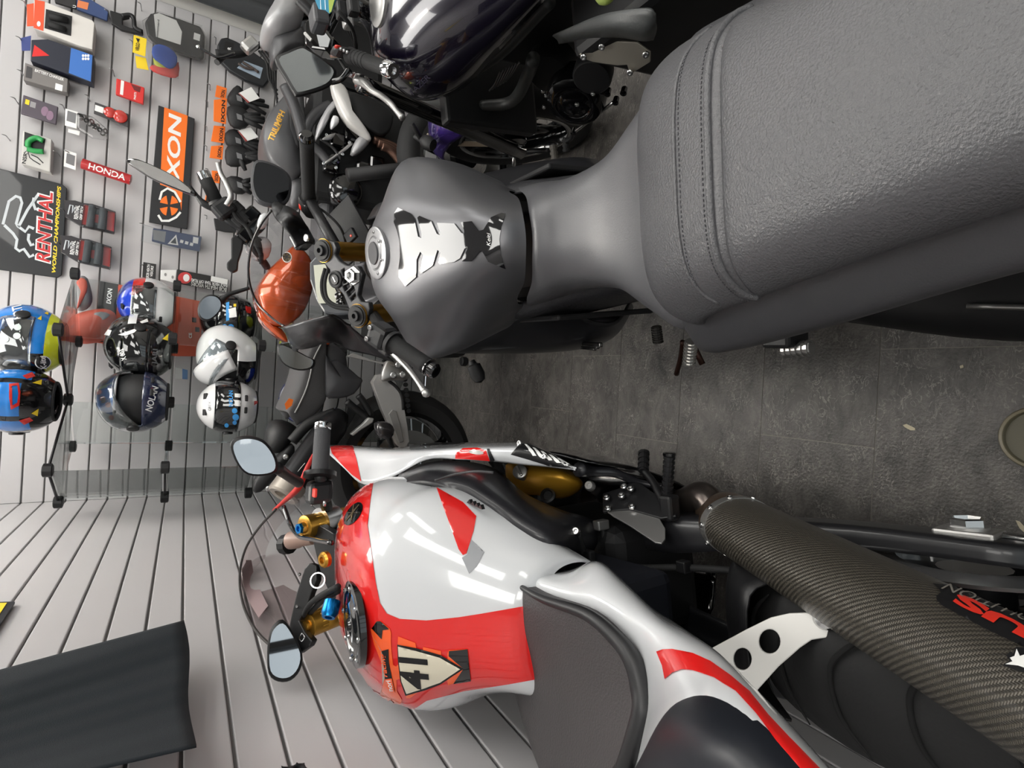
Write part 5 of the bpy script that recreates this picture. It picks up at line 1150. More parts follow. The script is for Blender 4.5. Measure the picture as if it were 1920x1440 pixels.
shell('indicator', z7([(1060, 500), (1095, 485), (1150, 495), (1180, 540), (1155, 600), (1100, 600), (1065, 575)]), YE-.22, .05, mat('smoked lens', (48, 46, 48), .2, coat=.5), Eb, .015)
tube('indicator_stalk', [pY(728, 820, YE-.19), pY(735, 838, YE-.12)], .009, M_RUB, Eb, 8)
decal('sticker', z7([(420, 360), (450, 320), (480, 330), (470, 370), (430, 400)]), atY(YE-.03), M_ORANGE, Eb, 6)
# handlebar, mirrors, cables
YH = 2.17
gr0, gr1 = pY(383, 330, YH), pY(407, 380, YH); gd = (gr1-gr0).normalized()
g = tube('grip', [gr0, gr1], .022, M_RUB, Eb, 14); lathe('bar_end', gr0, -gd, [(-.012, .022), (.012, .022), (.016, .015), (.01, .01)], M_CHROME, g, 16)
lathe('flange', gr1, gd, [(-.004, .022), (-.004, .032), (.006, .032)], M_BLACK, g, 18)
tube('handlebar', [gr1, pY(428, 412, YH), pY(455, 432, YH), pY(480, 470, YH), pY(500, 500, YH+.1)], .014, M_BLACK, Eb, 12)
sw = box('switch_housing', pY(420, 392, YH-.01), (.07, .06, .06), M_BLACK, Eb, ((.7, 0, -.7), (0, 1, 0), (.7, 0, .7)), .012)
tube('lever', pyl([(408, 305), (414, 325), (425, 345), (433, 368), (425, 385)], YH-.06), [.008, .008, .009, .010, .010], M_ALU, Eb, 10)
for k in range(4): tube('cable', pyl([(428+6*k, 385+4*k), (445+6*k, 410), (462+5*k, 425+6*k), (478+4*k, 455), (490, 480+5*k)], YH-.03+.01*k), .007, M_RUB, Eb, 8)
for q in ((440, 395), (452, 412), (470, 405), (478, 428), (462, 440)): box('bracket', pY(*q, YH), (.06, .05, .05), M_BLACKG if q[0] % 4 else M_BLACKM, Eb, ((.8, 0, -.6), (0, 1, 0), (.6, 0, .8)), .01)
plate('black_bracket', zc(0, 330, [(1600, 430), (1640, 400), (1690, 420), (1680, 500), (1650, 590), (1645, 650), (1610, 668), (1570, 640), (1570, 600), (1600, 570)]), atP(pY(440, 480, YH), Vector((0, -1, .1))), .03, M_BLACKM, Eb, .004)
shell('clear_indicator', z6([(230, 340), (250, 270), (300, 255), (310, 300), (290, 350), (250, 365)]), YH-.08, .03, mat('clear lens', (220, 220, 222), .1, coat=1), Eb, .01)
shell('lamp_shell', z6([(150, 480), (200, 430), (280, 420), (330, 470), (310, 560), (250, 580), (180, 540)]), YH+.02, .08, mat('clear lens', (220, 220, 222), .1, coat=1), Eb, .03)
pl = atP(pY(300, 325, YH+.02), Vector((-.6, -1, .9)))
mirror(Eb, zc(0, 0, [(880, 1110), (905, 1098), (960, 1105), (1070, 1150), (1200, 1215), (1330, 1310), (1345, 1345), (1320, 1345), (1180, 1290), (1050, 1235), (940, 1165), (890, 1130)]), pl, (0, 1, -.1), M_BLACK, .03, M_BLACKG)
tube('mirror_stay', pyl([(355, 350), (370, 368), (383, 382), (410, 395)], YH), [.008, .007, .012, .012], M_BLACK, Eb, 10)
pl = atP(pY(395, 577, YE-.02), Vector((0, -1, .1)))
mirror(Eb, zc(0, 330, [(1370, 930), (1390, 860), (1440, 825), (1500, 830), (1535, 870), (1530, 920), (1490, 970), (1440, 1000), (1390, 985)]), pl, (0, 1, 0), mat('grey mirror', (120, 122, 126), .06, 1), .03)
tube('mirror_stay', pyl([(413, 566), (428, 553), (445, 547), (468, 540)], YE), [.013, .008, .007, .006], M_BLACK, Eb, 10)
wheel(Eb, Vector((.98, YE+.14, .30)), (0, -1, .05), .30, .12, M_BLACKG, 5)
box('engine', Vector((.35, YE+.14, .48)), (.5, .3, .4), M_BLACKM, Eb, None, .04)
tube('fork_leg', [Vector((.80, YE+.14, .80)), Vector((.98, YE+.14, .30))], .027, M_BLACKM, Eb, 14)
# ================================================================== GLASS CUBE DISPLAY IN THE CORNER
ZL = [1.746, 1.372, 1.03, .67, .31]
PJ, PH, PE, PN, PK, PD, PA = (-.426, 2.65), (-.177, 2.99), (.08, 3.15), (-.60, 2.90), (-.40, 3.15), (.108, 2.69), (.365, 2.98)
gs = thing('display_stand', 'clear glass cube shelving with black corner clips in the wall corner', 'shelving', (-.15, 2.95, 0))
M_GEDGE = M_GLASS
def pane_h(c4, z):
    return prism('shelf_pane', [Vector((x, y, z-.004)) for x, y in c4], (0, 0, .008), M_GLASS, gs)
def pane_v(p, q, z0, z1):
    d = Vector((q[0]-p[0], q[1]-p[1], 0)); n = Vector((-d.y, d.x, 0)).normalized()*.006; a = Vector((*p, 0))+d*.06; b = Vector((*p, 0))+d*.94
    return prism('side_pane', [Vector((a.x, a.y, z0+.01)), Vector((b.x, b.y, z0+.01)), Vector((b.x, b.y, z1-.01)), Vector((a.x, a.y, z1-.01))], n, M_GLASS, gs)
lev = ZL+[.02]
for z in lev[:-1]:
    pane_h([PJ, PH, PK, PN], z); pane_h([PD, PA, PE, PH], z)
for z1, z0 in zip(lev[:-1], lev[1:]):
    for p, q in ((PN, PJ), (PK, PH), (PE, PA)):
        pane_v(p, q, z0, z1)
cm = None
for (x, y) in (PJ, PH, PE, PN, PK, PD, PA):
    for z in lev:
        if cm is None:
            o = lathe('connector', (0, 0, -.016), (0, 0, 1), [(0, .020), (.003, .026), (.029, .026), (.032, .020)], M_BLACKM, None, 8, False); cm = o.data
        else: o = link('connector', cm)
        o.location = (x, y, z); o.parent = gs; o.matrix_parent_inverse = gs.matrix_basis.inverted()
def rod(p, q, z):   # black edging rods seen between clips
    tube('edge_rod', [Vector((*p, z)), Vector((*q, z))], .005, M_BLACKM, gs, 6)
for z in (ZL[0],):
    for p, q in ((PD, PE), (PE, PH), (PH, PJ), (PJ, PN)): rod(p, q, z) if (p, q) != (PD, PE) else rod(PD, PH, z)
for z in (ZL[1],): rod(PN, PJ, z)
# ================================================================== HELMETS
HM = {}
def helmet_data():
    """shell, visor, lining grids in local space: face towards -Y, up +Z"""
    def surf(th, ph, k=1.0):      # th 0 top .. pi bottom ; ph 0 = front
        z = math.cos(th); r = math.sin(th)
        fx = r*math.sin(ph); fy = -r*math.cos(ph)
        X = .128*fx; Y = .158*fy; Z = .142*z
        if Y < 0 and Z < .02: Y *= 1+.16*min(1, (.02-Z)/.09)*max(0, math.cos(ph))    # chin bar
        if Y > 0 and Z < 0: Y *= 1-.25*min(1, -Z/.12)
        if Y > 0 and Z > .02: Y += .02*min(1, Z/.1)*max(0, -math.cos(ph))            # tail spoiler
        return Vector((X*k, Y*k, Z*k))
    nt, npn = 44, 72
    tmax = 2.50
    V = []; F = []; cen = []
    for i in range(nt+1):
        for j in range(npn):
            V.append(surf(.02+(tmax-.02)*i/nt, 2*math.pi*j/npn))
    for i in range(nt):
        for j in range(npn):
            j2 = (j+1) % npn; f = (i*npn+j, i*npn+j2, (i+1)*npn+j2, (i+1)*npn+j)
            c = (V[f[0]]+V[f[1]]+V[f[2]]+V[f[3]])/4
            ph = (j+.5)/npn*360; ph = ph-360 if ph > 180 else ph
            ap = abs(ph) < 78 and -.030 < c.z < .062 and abs(ph) < 78-max(0, (c.z-.02))*500
            F.append((f, c, ph, ap))
    return V, F, surf
HV, HF, HSURF = helmet_data()
def helmet(name, label, pos, yaw, mats, zone, visor, tilt=0, opening='closed', sz=1.0, peak=None, text_=None, roll=0):
    """zone(c, ph) -> index into mats"""
    pos = Vector(pos)
    t = thing(name, label, 'helmet', pos, 'helmets in the glass display')
    M = Matrix.Rotation(math.radians(yaw), 3, 'Z') @ Matrix.Rotation(math.radians(tilt), 3, 'X') @ Matrix.Rotation(math.radians(roll), 3, 'Y')
    W = lambda v: pos+M @ (Vector(v)*sz)+Vector((0, 0, .118*sz))
    F = []; mi = []
    for f, c, ph, ap in HF:
        if ap and opening != 'none': continue
        F.append(f); mi.append(zone(c, ph))
    sh = mesh('shell', [W(v) for v in HV], F, None, t, True)
    for m in mats: sh.data.materials.append(m)
    for p, i in zip(sh.data.polygons, mi): p.material_index = i
    md = sh.modifiers.new('s', 'SOLIDIFY'); md.thickness = .006*sz; md.offset = -1
    # lining
    nl = 24; L = [[W(HSURF(.1+2.3*i/10, 2*math.pi*j/nl, .90)) for j in range(nl)] for i in range(11)]
    loft('lining', L, M_BLACKM, t, 1, 1, closed=True)
    # neck trim
    tube('neck_trim', [W(HSURF(2.50, 2*math.pi*j/28, .99)) for j in range(28)], .006*sz, M_RUB, t, 8, 2, ring=True)
    if opening != 'none':
        up = 0 if opening == 'closed' else .62
        R = []
        for i in range(9):
            th = 1.08+.74*i/8
            R.append([W(Matrix.Rotation(-up, 3, 'X') @ HSURF(th, math.radians(a), 1.022)) for a in np.linspace(-84, 84, 25)])
        vz = loft('visor', R, visor, t, 1, 1)
        vz.modifiers.new('s', 'SOLIDIFY').thickness = .002
        for sx in (-1, 1):
            p = HSURF(1.55, math.radians(86*sx), 1.0); lathe('pivot', W(p), M @ Vector((sx, 0, 0)), [(-.004, .024*sz), (.006, .023*sz), (.008, .018*sz), (.008, 0)], M_BLACK, t, 18)
    for sx in (-1, 1):   # chin and brow vents
        p = HSURF(2.0, math.radians(14*sx), 1.0); box('vent', W(p), (.03*sz, .012, .012), M_BLACKM, t, (M @ Vector((1, .25*sx, 0)).normalized(), M @ Vector((-.25*sx, 1, 0)).normalized(), M @ Vector((0, 0, 1))), .003)
        p = HSURF(.72, math.radians(26*sx), 1.0); box('vent', W(p), (.03*sz, .02, .008), M_BLACKM, t, (M @ Vector((1, 0, 0)), M @ Vector((0, .8, .6)), M @ Vector((0, -.6, .8))), .003)
    if peak: peak(t, W, M)
    t['px'] = 0; del t['px']
    return t, sh, W, M
M_HW = mat('helmet white', (226, 227, 228), .15, coat=1); M_HB = mat('helmet black', (16, 16, 18), .14, coat=1); M_HBL = mat('helmet blue', (24, 120, 205), .18, coat=1)
M_HNV = mat('helmet navy', (28, 36, 66), .2, coat=1); M_HR = mat('helmet red', (206, 44, 36), .18, coat=1); M_HY = mat('helmet yellow', (206, 214, 40), .25, coat=.8); M_HG = mat('helmet grey', (120, 122, 126), .25, coat=.8)
M_HCB = mat('cobalt', (22, 60, 190), .2, coat=1); M_HOR = mat('helmet orange', (240, 96, 40), .2, coat=1)
M_VCL = glassy('clear visor', (232, 236, 238), .2, .03, .03); M_VDK = mat('dark visor', (14, 15, 18), .05, coat=1)
def place(px, py, z, dz=0): return pZ(px, py, z+.004+dz)
# 1 white full-face facing out (below, third shelf)
t, sh, W, M = helmet('helmet', 'white full-face helmet with blue stickers on dark visor, lowest in the display', Vector((-.174, 2.75, ZL[2]+.004)), 8, [M_HW], lambda c, p: 0, M_VDK, sz=.92)
tr = bvh(sh, [o for o in t.children if o.name.startswith('visor')][0]); oh = onto(tr, .002)
for q, r in (((452, 707), 5), ((440, 770), 5), ((442, 782), 6), ((440, 792), 4), ((425, 797), 4)): decal('sticker', ell(*q, r, r), oh, M_LBLUE, t, 4)
text('visor_label', 'NOLAN', (437, 762), (437, 733), (429, 762), oh, M_LBLUE, t, .02)
for y0, y1 in ((738, 746), (750, 762)): decal('sticker', [(440, y0), (452, y0+1), (452, y1), (440, y1-1)], oh, M_WHITE, t, 5)
text('brow_mark', 'GREX', (396, 770), (396, 753), (391, 770), oh, M_PBLACK, t, .0)
decal('red_tab', [(476, 752), (483, 752), (483, 761), (476, 760)], oh, M_RED, t, 4)
# 2 white flip-up helmet, chin bar raised
def flip(t, W, M):
    R = []
    for i in range(7):
        th = 1.75+.72*i/6
        R.append([W(Matrix.Rotation(-1.15, 3, 'X') @ HSURF(th, math.radians(a), 1.04)) for a in np.linspace(-80, 80, 21)])
    loft('chin_bar', R, M_HW, t, 1, 1, solid=.008)
t, sh, W, M = helmet('helmet', 'white flip-up helmet seen from its side, above the white full-face helmet', Vector((.052, 2.87, ZL[2]+.004)), -62, [M_HW, M_HB], lambda c, p: 1 if (abs(p) < 60 and c.z < -.03) else 0, M_VCL, opening='open', peak=flip, sz=.96)
# 3 open helmet, blue, white and navy, visor up
def z3(c, p):
    a = abs(p)
    if c.z > .075 and a < 60: return 2
    if -.1 < c.z < .02 and 70 < a < 125: return 1
    if c.z < -.025 and a < 80: return 1
    if c.z < -.02 and a >= 125: return 3
    return 0
t, sh, W, M = helmet('helmet', 'white, navy and blue helmet with visor raised and black lining showing', Vector((-.168, 2.81, ZL[1]+.004)), 28, [M_HW, M_HNV, M_HBL, M_HB], z3, M_VCL, opening='open', sz=.98)
tr = bvh(sh); oh = onto(tr, .002)
text('side_name', 'NOLAN', (284, 772), (297, 727), (272, 768), oh, M_WHITE, t, .02)
for q in ((186, 735), (193, 748), (203, 759), (209, 783)): decal('sticker', ell(*q, 5, 5), oh, mat('pale red', (220, 120, 110), .5), t, 4)
for q in ((255, 710), (248, 771)): decal('yellow_tab', [(q[0]-5, q[1]-3), (q[0]+6, q[1]-4), (q[0]+6, q[1]+2), (q[0]-5, q[1]+4)], oh, M_YEL, t, 4)
# 4 black helmet with white flashes
def z4(c, p):
    if .02 < c.z < .05 and 95 < p < 140: return 1
    return 0
t, sh, W, M = helmet('helmet', 'gloss black full-face helmet with white flashes above the raised-visor helmet', Vector((.074, 2.93, ZL[1]+.004)), -48, [M_HB, M_HW], z4, M_VDK, sz=.98)
tr = bvh(sh, [o for o in t.children if o.name.startswith('visor')][0]); oh = onto(tr, .002)
for L in ([(222, 628), (250, 618), (262, 614), (252, 624), (235, 630)], [(262, 604), (276, 598), (278, 604), (266, 607)], [(196, 628), (203, 618), (210, 620), (206, 630)]): decal('white_flash', L, oh, M_WHITE, t, 4)
decal('yellow_tab', [(304, 636), (315, 626), (317, 640)], oh, M_YEL, t, 4)
text('side_mark', 'X 803', (238, 674), (232, 654), (229, 677), oh, M_WHITE, t, .02)
text('side_name', 'JARI', (296, 684), (298, 655), (284, 683), oh, mat('dim print', (90, 92, 94), .5), t, .03)
# 5 blue, white and red helmet behind
def z5h(c, p):
    if c.z > .07: return 0
    if p < -20: return 1 if c.z > -.02 else 2
    if p > 60: return 3 if c.z > .02 else 1
    return 1
t, sh, W, M = helmet('helmet', 'blue, white and red helmet with clear visor, behind the black one', Vector((.276, 3.07, ZL[1]+.004)), -42, [M_HCB, M_HW, M_HR, M_HR], z5h, M_VCL, sz=.88)
# 6 black, white and blue helmet with yellow chin on the top shelf
def z6h(c, p):
    if c.z < -.075: return 3
    if 25 < p < 165 and c.z < .095: return 2
    if c.z > .085 or p < -60: return 0
    return 1 if -.03 < c.z < .0 else 0
t, sh, W, M = helmet('helmet', 'black and bright blue helmet with yellow-green lower edge on the top shelf', Vector((.068, 2.89, ZL[0]+.004)), -40, [M_HB, M_HW, M_HBL, M_HY], z6h, M_VCL, sz=1.0)
tr = bvh(sh, [o for o in t.children if o.name.startswith('visor')][0]); oh = onto(tr, .002); oh2 = onto(tr, .003)
rd = decal('roundel', ell(80, 679, 15, 12), oh, M_WHITE, t, 4); decal('roundel_field', ell(80, 679, 13, 10.5), oh2, M_PBLACK, t, 4)
text('roundel_text', 'X-lite', (87, 692), (84, 668), (76, 692), onto(tr, .004), M_WHITE, t, .02)
for q in ((33, 614), (32, 630), (10, 636)): decal('sticker', ell(*q, 7, 6), oh, mat('pale sticker', (190, 205, 200), .5), t, 4)
for q in ((70, 598), (83, 588)): decal('yellow_tab', [(q[0], q[1]), (q[0]+8, q[1]-6), (q[0]+7, q[1]+3)], oh, M_YEL, t, 4)
text('top_name', 'NRTI', (45, 596), (40, 572), (27, 600), oh, M_WHITE, t, .02)
# 7 blue and black helmet with red vents seen from behind, top shelf
def z7h(c, p):
    a = abs(p)
    if a > 152: return 0 if c.z > -.03 else 1
    if 112 < a < 138 and c.z > -.05: return 0
    return 1
t, sh, W, M = helmet('helmet', 'blue and black helmet with red vents turned away, on the top shelf', Vector((-.174, 2.79, ZL[0]+.004)), 185, [M_HBL, M_HB, M_HR], z7h, M_VDK, sz=.98)
tr = bvh(sh); oh = onto(tr, .002)
decal('red_frame', [(17, 720), (35, 718), (38, 735), (36, 760), (20, 768), (17, 745)], oh, M_HR, t, 4, [[(22, 724), (32, 723), (34, 738), (32, 755), (23, 760)]])
for L in ([(60, 718), (78, 712), (77, 722)], [(58, 775), (72, 766), (70, 780)]): decal('yellow_tab', L, oh, M_YEL, t, 4)
for L in ([(42, 705), (60, 698), (66, 706), (50, 711)], [(35, 788), (55, 782), (62, 788), (45, 796)]): decal('red_vent', L, oh, M_HR, t, 4)
# 8 black helmet covered in round blue labels
t, sh, W, M = helmet('helmet', 'black helmet with white and pale blue labels behind the round bike mirror', Vector((.238, 3.04, ZL[2]+.006)), 20, [M_HB, M_HG], lambda c, p: 0, M_VDK, sz=.92)
tr = bvh(sh, [o for o in t.children if o.name.startswith('visor')][0]); oh = onto(tr, .002)
for q in ((433, 612), (432, 622), (421, 612)): decal('sticker', ell(*q, 5.5, 4.5), oh, M_LBLUE, t, 4)
decal('white_label', [(428, 580), (442, 576), (444, 594), (430, 596)], oh, M_WHITE, t, 4); decal('blue_label', [(424, 568), (430, 566), (430, 600), (424, 602)], oh, M_LBLUE, t, 4)
decal('red_tab', [(460, 574), (470, 576), (470, 588), (461, 586)], oh, M_RED, t, 4)
decal('yellow_tab', [(438, 570), (443, 570), (443, 575), (438, 575)], oh, M_YEL, t, 3)
# 9-10 lower shelf helmets glimpsed beside the grey seat
t, sh, W, M = helmet('helmet', 'black and grey helmet with green flash glimpsed below the flip-up helmet', Vector((.12, 2.90, ZL[3]+.006)), 10, [M_HB, M_HG, M_HY], lambda c, p: 2 if (c.z > .05 and p > 20) else (1 if c.z > 0 and p > 0 else 0), M_VDK, sz=.98)
t, sh, W, M = helmet('helmet', 'blue and white helmet glimpsed beside the grey suede bike seat', Vector((-.13, 2.79, ZL[3]+.006)), 20, [M_HCB, M_HW, M_HOR], lambda c, p: 1 if abs(p) < 50 else 0, M_VDK, sz=.98)
# ================================================================== GOODS ON THE SLAT WALL
YP = YB-.045
M_HOOK = mat('hook wire', (170, 170, 172), .3, .9)
z1 = lambda L: zc(0, 0, L); z2 = lambda L: zc(0, 330, L)
GRP = 'goods hanging on the slat wall'
def hook(px, what, back=.05):
    p = pY(*px, YP-.012); 
    o = tube('wall_hook', [Vector((p.x, YB+.001, p.z)), Vector((p.x, YP, p.z)), Vector((p.x, YP-.018, p.z+.002)), Vector((p.x, YP-.024, p.z+.014))], .0022, M_HOOK, None, 6, 3)
    tag(o, 'bright wire hook holding the '+what, 'hook', 'wire hooks in the slat wall'); return o
def pack(name, label, cat, px, th, m, hk=None, short=None, Y=None, bev=.003, group=GRP):
    Y = YP if Y is None else Y
    c = np.mean(np.array(px, float), axis=0); t = thing(name, label, cat, pY(c[0], c[1], Y), group)
    b = slab('body', px, Y, th, m, t, bev)
    if hk: hook(hk, short or cat)
    return t, Y
def pr(t, name, px, Y, m, k=1, step=400): return decal(name, px, atY(Y-.0008*k), m, t, step, smooth=False)
def strip(L, w):
    L = np.array(L, float); out = []; T = np.gradient(L, axis=0); T /= np.linalg.norm(T, axis=1)[:, None]; Nn = np.stack([-T[:, 1], T[:, 0]], 1)
    return [tuple(p) for p in L+Nn*w/2]+[tuple(p) for p in (L-Nn*w/2)[::-1]]
# -- posters
t, Y = pack('poster_board', 'black poster board with large red and white RENTHAL lettering', 'poster', [(-70, 300), (0, 316), (116, 345), (126, 353), (116, 516), (108, 521), (0, 506), (-70, 497)], .006, mat('poster black', (20, 22, 26), .3, coat=.4), Y=YB-.02)
for L in ([(20, 335), (62, 175), (110, 140), (140, 150), (152, 185), (112, 330), (128, 352)], [(128, 352), (190, 235), (270, 120)], [(30, 340), (92, 400), (118, 440), (108, 500), (135, 520), (165, 505), (205, 560), (235, 545)], [(128, 350), (175, 385), (200, 350), (235, 365)], [(200, 400), (195, 440), (215, 480), (235, 470)], [(235, 150), (228, 185), (245, 230), (270, 225)]):
    pr(t, 'logo_stroke', z2(strip(L, 20)), Y, mat('poster silver', (196, 202, 206), .35))
text('lettering_edge', 'RENTHAL', z2([(352, 610)])[0], z2([(372, 108)])[0], z2([(240, 590)])[0], atY(Y-.0010), M_WHITE, t, .045, .12, 1.0)
text('lettering', 'RENTHAL', z2([(344, 600)])[0], z2([(366, 118)])[0], z2([(250, 582)])[0], atY(Y-.0018), mat('poster red', (196, 44, 46), .4), t, .02, .12, 1.0)
text('strapline', 'WORLD CHAMPIONSHIPS', z2([(385, 670)])[0], z2([(424, 70)])[0], z2([(358, 668)])[0], atY(Y-.0012), M_YEL, t, .03, .25)
t, Y = pack('sign_board', 'black and orange IXON sign board on the back wall', 'sign', [(297, 197), (365, 222), (351, 430), (279, 417)], .005, mat('sign black', (34, 34, 36), .45), Y=YB-.02)
pr(t, 'orange_band', [(308, 201), (352, 217), (340, 395), (337, 372), (318, 352), (300, 346)], Y, M_ORANGE)
text('lettering', 'IXON', z1([(1240, 1290)])[0], z1([(1258, 800)])[0], z1([(1150, 1270)])[0], atY(Y-.0014), M_WHITE, t, .025, .12)
for L in ([(1105, 165), (1120, 110), (1160, 85), (1210, 110), (1250, 180)], [(1095, 270), (1120, 310), (1170, 310), (1220, 285), (1250, 250)]): pr(t, 'swoosh', z2(strip(L, 16)), Y, M_WHITE, 2)
for k in range(4):
    a0 = k*math.pi/2+.1; L = [(1170+66*math.cos(a0+.2+.25*j), 205+72*math.sin(a0+.2+.25*j)) for j in range(5)]
    pr(t, 'emblem_quarter', z2([(1170+12*math.cos(a0+.75), 205+12*math.sin(a0+.75))]+L), Y, M_ORANGE, 2)
# -- grip packs
for i, (ox, oy, lab, hk) in enumerate(((0, 0, 'red and grey blister pack of handlebar grips, nearer the HONDA pad', (118, 392)), (-28, 245, 'red and grey blister pack of handlebar grips, nearer the helmets', (110, 455)))):
    S = lambda L: z2([(x+ox, y+oy) for x, y in L])
    t, Y = pack('grip_pack', lab, 'packaging', S([(445, 165), (520, 168), (570, 185), (640, 192), (800, 245), (802, 300), (790, 405), (740, 392), (570, 355), (450, 285)]), .006, mat('pack dark', (42, 38, 42), .3, coat=.5), hk, 'upper grip pack' if i == 0 else 'lower grip pack', group='grip packs')
    for L in ([(590, 205), (620, 208), (605, 340), (575, 335)], [(745, 245), (795, 258), (788, 385), (738, 370)]): pr(t, 'red_panel', S(L), Y, mat('pack red', (170, 50, 48), .4))
    for (a, b), (c, d) in (((640, 205), (620, 350)), ((715, 225), (700, 365))):
        tube('grip', [pY(*S([(a, b)])[0], Y-.016), pY(*S([(c, d)])[0], Y-.016)], .014, mat('grip grey', (92, 98, 102), .5), t, 14)
    pr(t, 'red_tab', S([(660, 265), (705, 275), (700, 335), (655, 320)]), Y, mat('pack red', (170, 50, 48), .4), 2)
    text('lettering', 'RENTHAL', S([(540, 300)])[0], S([(552, 205)])[0], S([(510, 295)])[0], atY(Y-.001), M_WHITE, t)
    text('lettering', 'GRIP TECH', S([(568, 305)])[0], S([(580, 215)])[0], S([(548, 300)])[0], atY(Y-.001), M_WHITE, t)
    for L in ([(470, 265), (485, 200), (505, 205), (500, 255), (520, 215)],): pr(t, 'logo_stroke', S(strip(L, 9)), Y, mat('poster silver', (196, 202, 206), .35))
    slab('blister', S([(575, 190), (800, 250), (790, 400), (560, 350)]), Y-.032, .032, M_CLEAR, t, .008)
# -- bar pad
t = thing('bar_pad', 'red rolled handlebar pad with white HONDA lettering in clear wrap', 'packaging', pY(200, 322, YP), GRP)
a, b = pY(152, 306, YP-.01), pY(247, 338, YP-.01); d = (b-a).normalized()
bp_ = lathe('pad', a, d, [(0, .012), (.004, .024), ((b-a).length-.004, .024), ((b-a).length, .012)], mat('pad red', (178, 30, 34), .3, coat=.6), t, 24)
text('lettering', 'HONDA', z1([(610, 1166)])[0], z1([(864, 1250)])[0], z1([(619, 1128)])[0], onto(bvh(bp_), .0015), M_WHITE, t, .02)
hook((128, 285), 'bar pad')
t, Y = pack('price_card', 'small white-edged grey price card left of the bar pad', 'card', z1([(447, 1035), (530, 1062), (524, 1178), (440, 1150)]), .002, M_WHITE); pr(t, 'print', z1([(462, 1060), (520, 1080), (514, 1150), (456, 1128)]), Y, mat('card grey', (120, 120, 122), .5)); hook((108, 286), 'price card')
# -- boxes at the left edge
t, Y = pack('carton', 'white and orange carton of heated grips with black window', 'box', z1([(235, 0), (310, 10), (640, 140), (655, 160), (640, 340), (560, 320), (232, 195)]), .07, mat('carton white', (214, 210, 205), .5), Y=YP-.05)
pr(t, 'orange_end', z1([(240, -2), (310, 10), (300, 215), (232, 192)]), Y, mat('carton orange', (226, 84, 48), .5))
wd = pr(t, 'window', z1([(318, 62), (500, 112), (492, 250), (308, 195)]), Y, M_PBLACK)
for (p, q, r) in (((340, 110), (470, 140), .014), ((335, 165), (455, 205), .012)): tube('grip', [pY(*z1([p])[0], Y-.006), pY(*z1([q])[0], Y-.006)], r, M_RUB, t, 12)
pr(t, 'roundel', ell(*z1([(268, 165)])[0], 3.5, 5), Y, M_WHITE, 2)
slab('hang_tab', z1([(185, 30), (240, 20), (236, 180), (186, 182)]), YP, .002, mat('carton orange', (226, 84, 48), .5), t); hook((46, 4), 'white and orange carton')
t, Y = pack('carton', 'dark and blue carton below the white and orange one', 'box', z1([(215, 275), (330, 270), (650, 385), (640, 575), (470, 512), (210, 420)]), .06, mat('carton navy', (26, 30, 46), .4), Y=YP-.04)
pr(t, 'blue_panel', z1([(492, 330), (640, 382), (628, 565), (476, 505)]), Y, mat('carton blue', (58, 112, 190), .4)); pr(t, 'red_corner', z1([(238, 310), (342, 385), (222, 392)]), Y, M_RED)
for k in range(6): pr(t, 'white_mark', ell(*z1([(575+18*(k % 3), 385+22*(k//3))])[0], 2.2, 2.6), Y, M_WHITE, 2)
slab('hang_tab', z1([(145, 262), (215, 245), (210, 350), (150, 352)]), YP, .002, mat('tab blue', (54, 68, 130), .45), t); hook((38, 72), 'dark and blue carton')
t, Y = pack('carton', 'slim grey battery charger carton on the back wall', 'box', z1([(172, 432), (472, 545), (466, 640), (160, 552)]), .05, mat('carton grey', (118, 114, 112), .5), Y=YP-.02)
text('lettering', 'BATTERY CHARGER', z1([(240, 495)])[0], z1([(440, 562)])[0], z1([(244, 475)])[0], atY(Y-.001), M_WHITE, t); pr(t, 'device', z1([(385, 575), (435, 590), (430, 632), (380, 618)]), Y, M_WHITE)
pr(t, 'logo', z1([(185, 455), (225, 470), (218, 545), (176, 535)]), Y, mat('card dark', (60, 58, 60), .5)); hook((40, 134), 'battery charger carton')
t, Y = pack('lock_card', 'dark purple card of locks with a yellow mark', 'packaging', z1([(160, 655), (402, 738), (388, 862), (140, 785)]), .012, mat('card purple', (80, 72, 82), .45))
pr(t, 'yellow_mark', z1([(178, 685), (206, 695), (200, 728), (172, 718)]), Y, M_YEL); pr(t, 'grey_mark', z1([(212, 700), (250, 712), (244, 750), (206, 738)]), Y, mat('card pale', (150, 148, 150), .5))
for q in ((310, 770), (345, 800)): pr(t, 'lock_ring', ell(*z1([q])[0], 7, 9), Y, mat('lock pink', (140, 112, 134), .4), 2)
hook((28, 185), 'dark purple lock card')
t, Y = pack('carton', 'grey carton holding green grips with white trim', 'box', z1([(160, 900), (357, 962), (348, 1190), (145, 1130)]), .06, mat('carton pale', (196, 194, 190), .5), Y=YP-.03)
pr(t, 'window', z1([(170, 912), (315, 960), (300, 1060), (165, 1010)]), Y, M_PBLACK)
for L in ([(195, 1020), (200, 980), (250, 955), (300, 975)], [(190, 1030), (240, 1045), (300, 1050)]): tube('grip', [pY(*q, Y-.008) for q in z1(L)], .011, mat('grip green', (44, 150, 78), .4), t, 10)
for L in ([(165, 1060), (190, 1040), (205, 1090), (230, 1110), (280, 1140)], [(215, 1070), (260, 1090), (300, 1130)]): pr(t, 'sketch', z1(strip(L, 7)), Y, M_PBLACK)
text('lettering', 'NSR', z1([(178, 1135)])[0], z1([(192, 1060)])[0], z1([(150, 1130)])[0], atY(Y-.001), M_PBLACK, t); hook((12, 255), 'carton of green grips')
t, Y = pack('chain_bag', 'clear bag with a steel chain and white header card', 'packaging', z1([(452, 750), (540, 775), (530, 890), (448, 868)]), .003, M_WHITE); pr(t, 'print', z1([(468, 765), (528, 785), (522, 855), (460, 835)]), Y, mat('card grey', (120, 120, 122), .5))
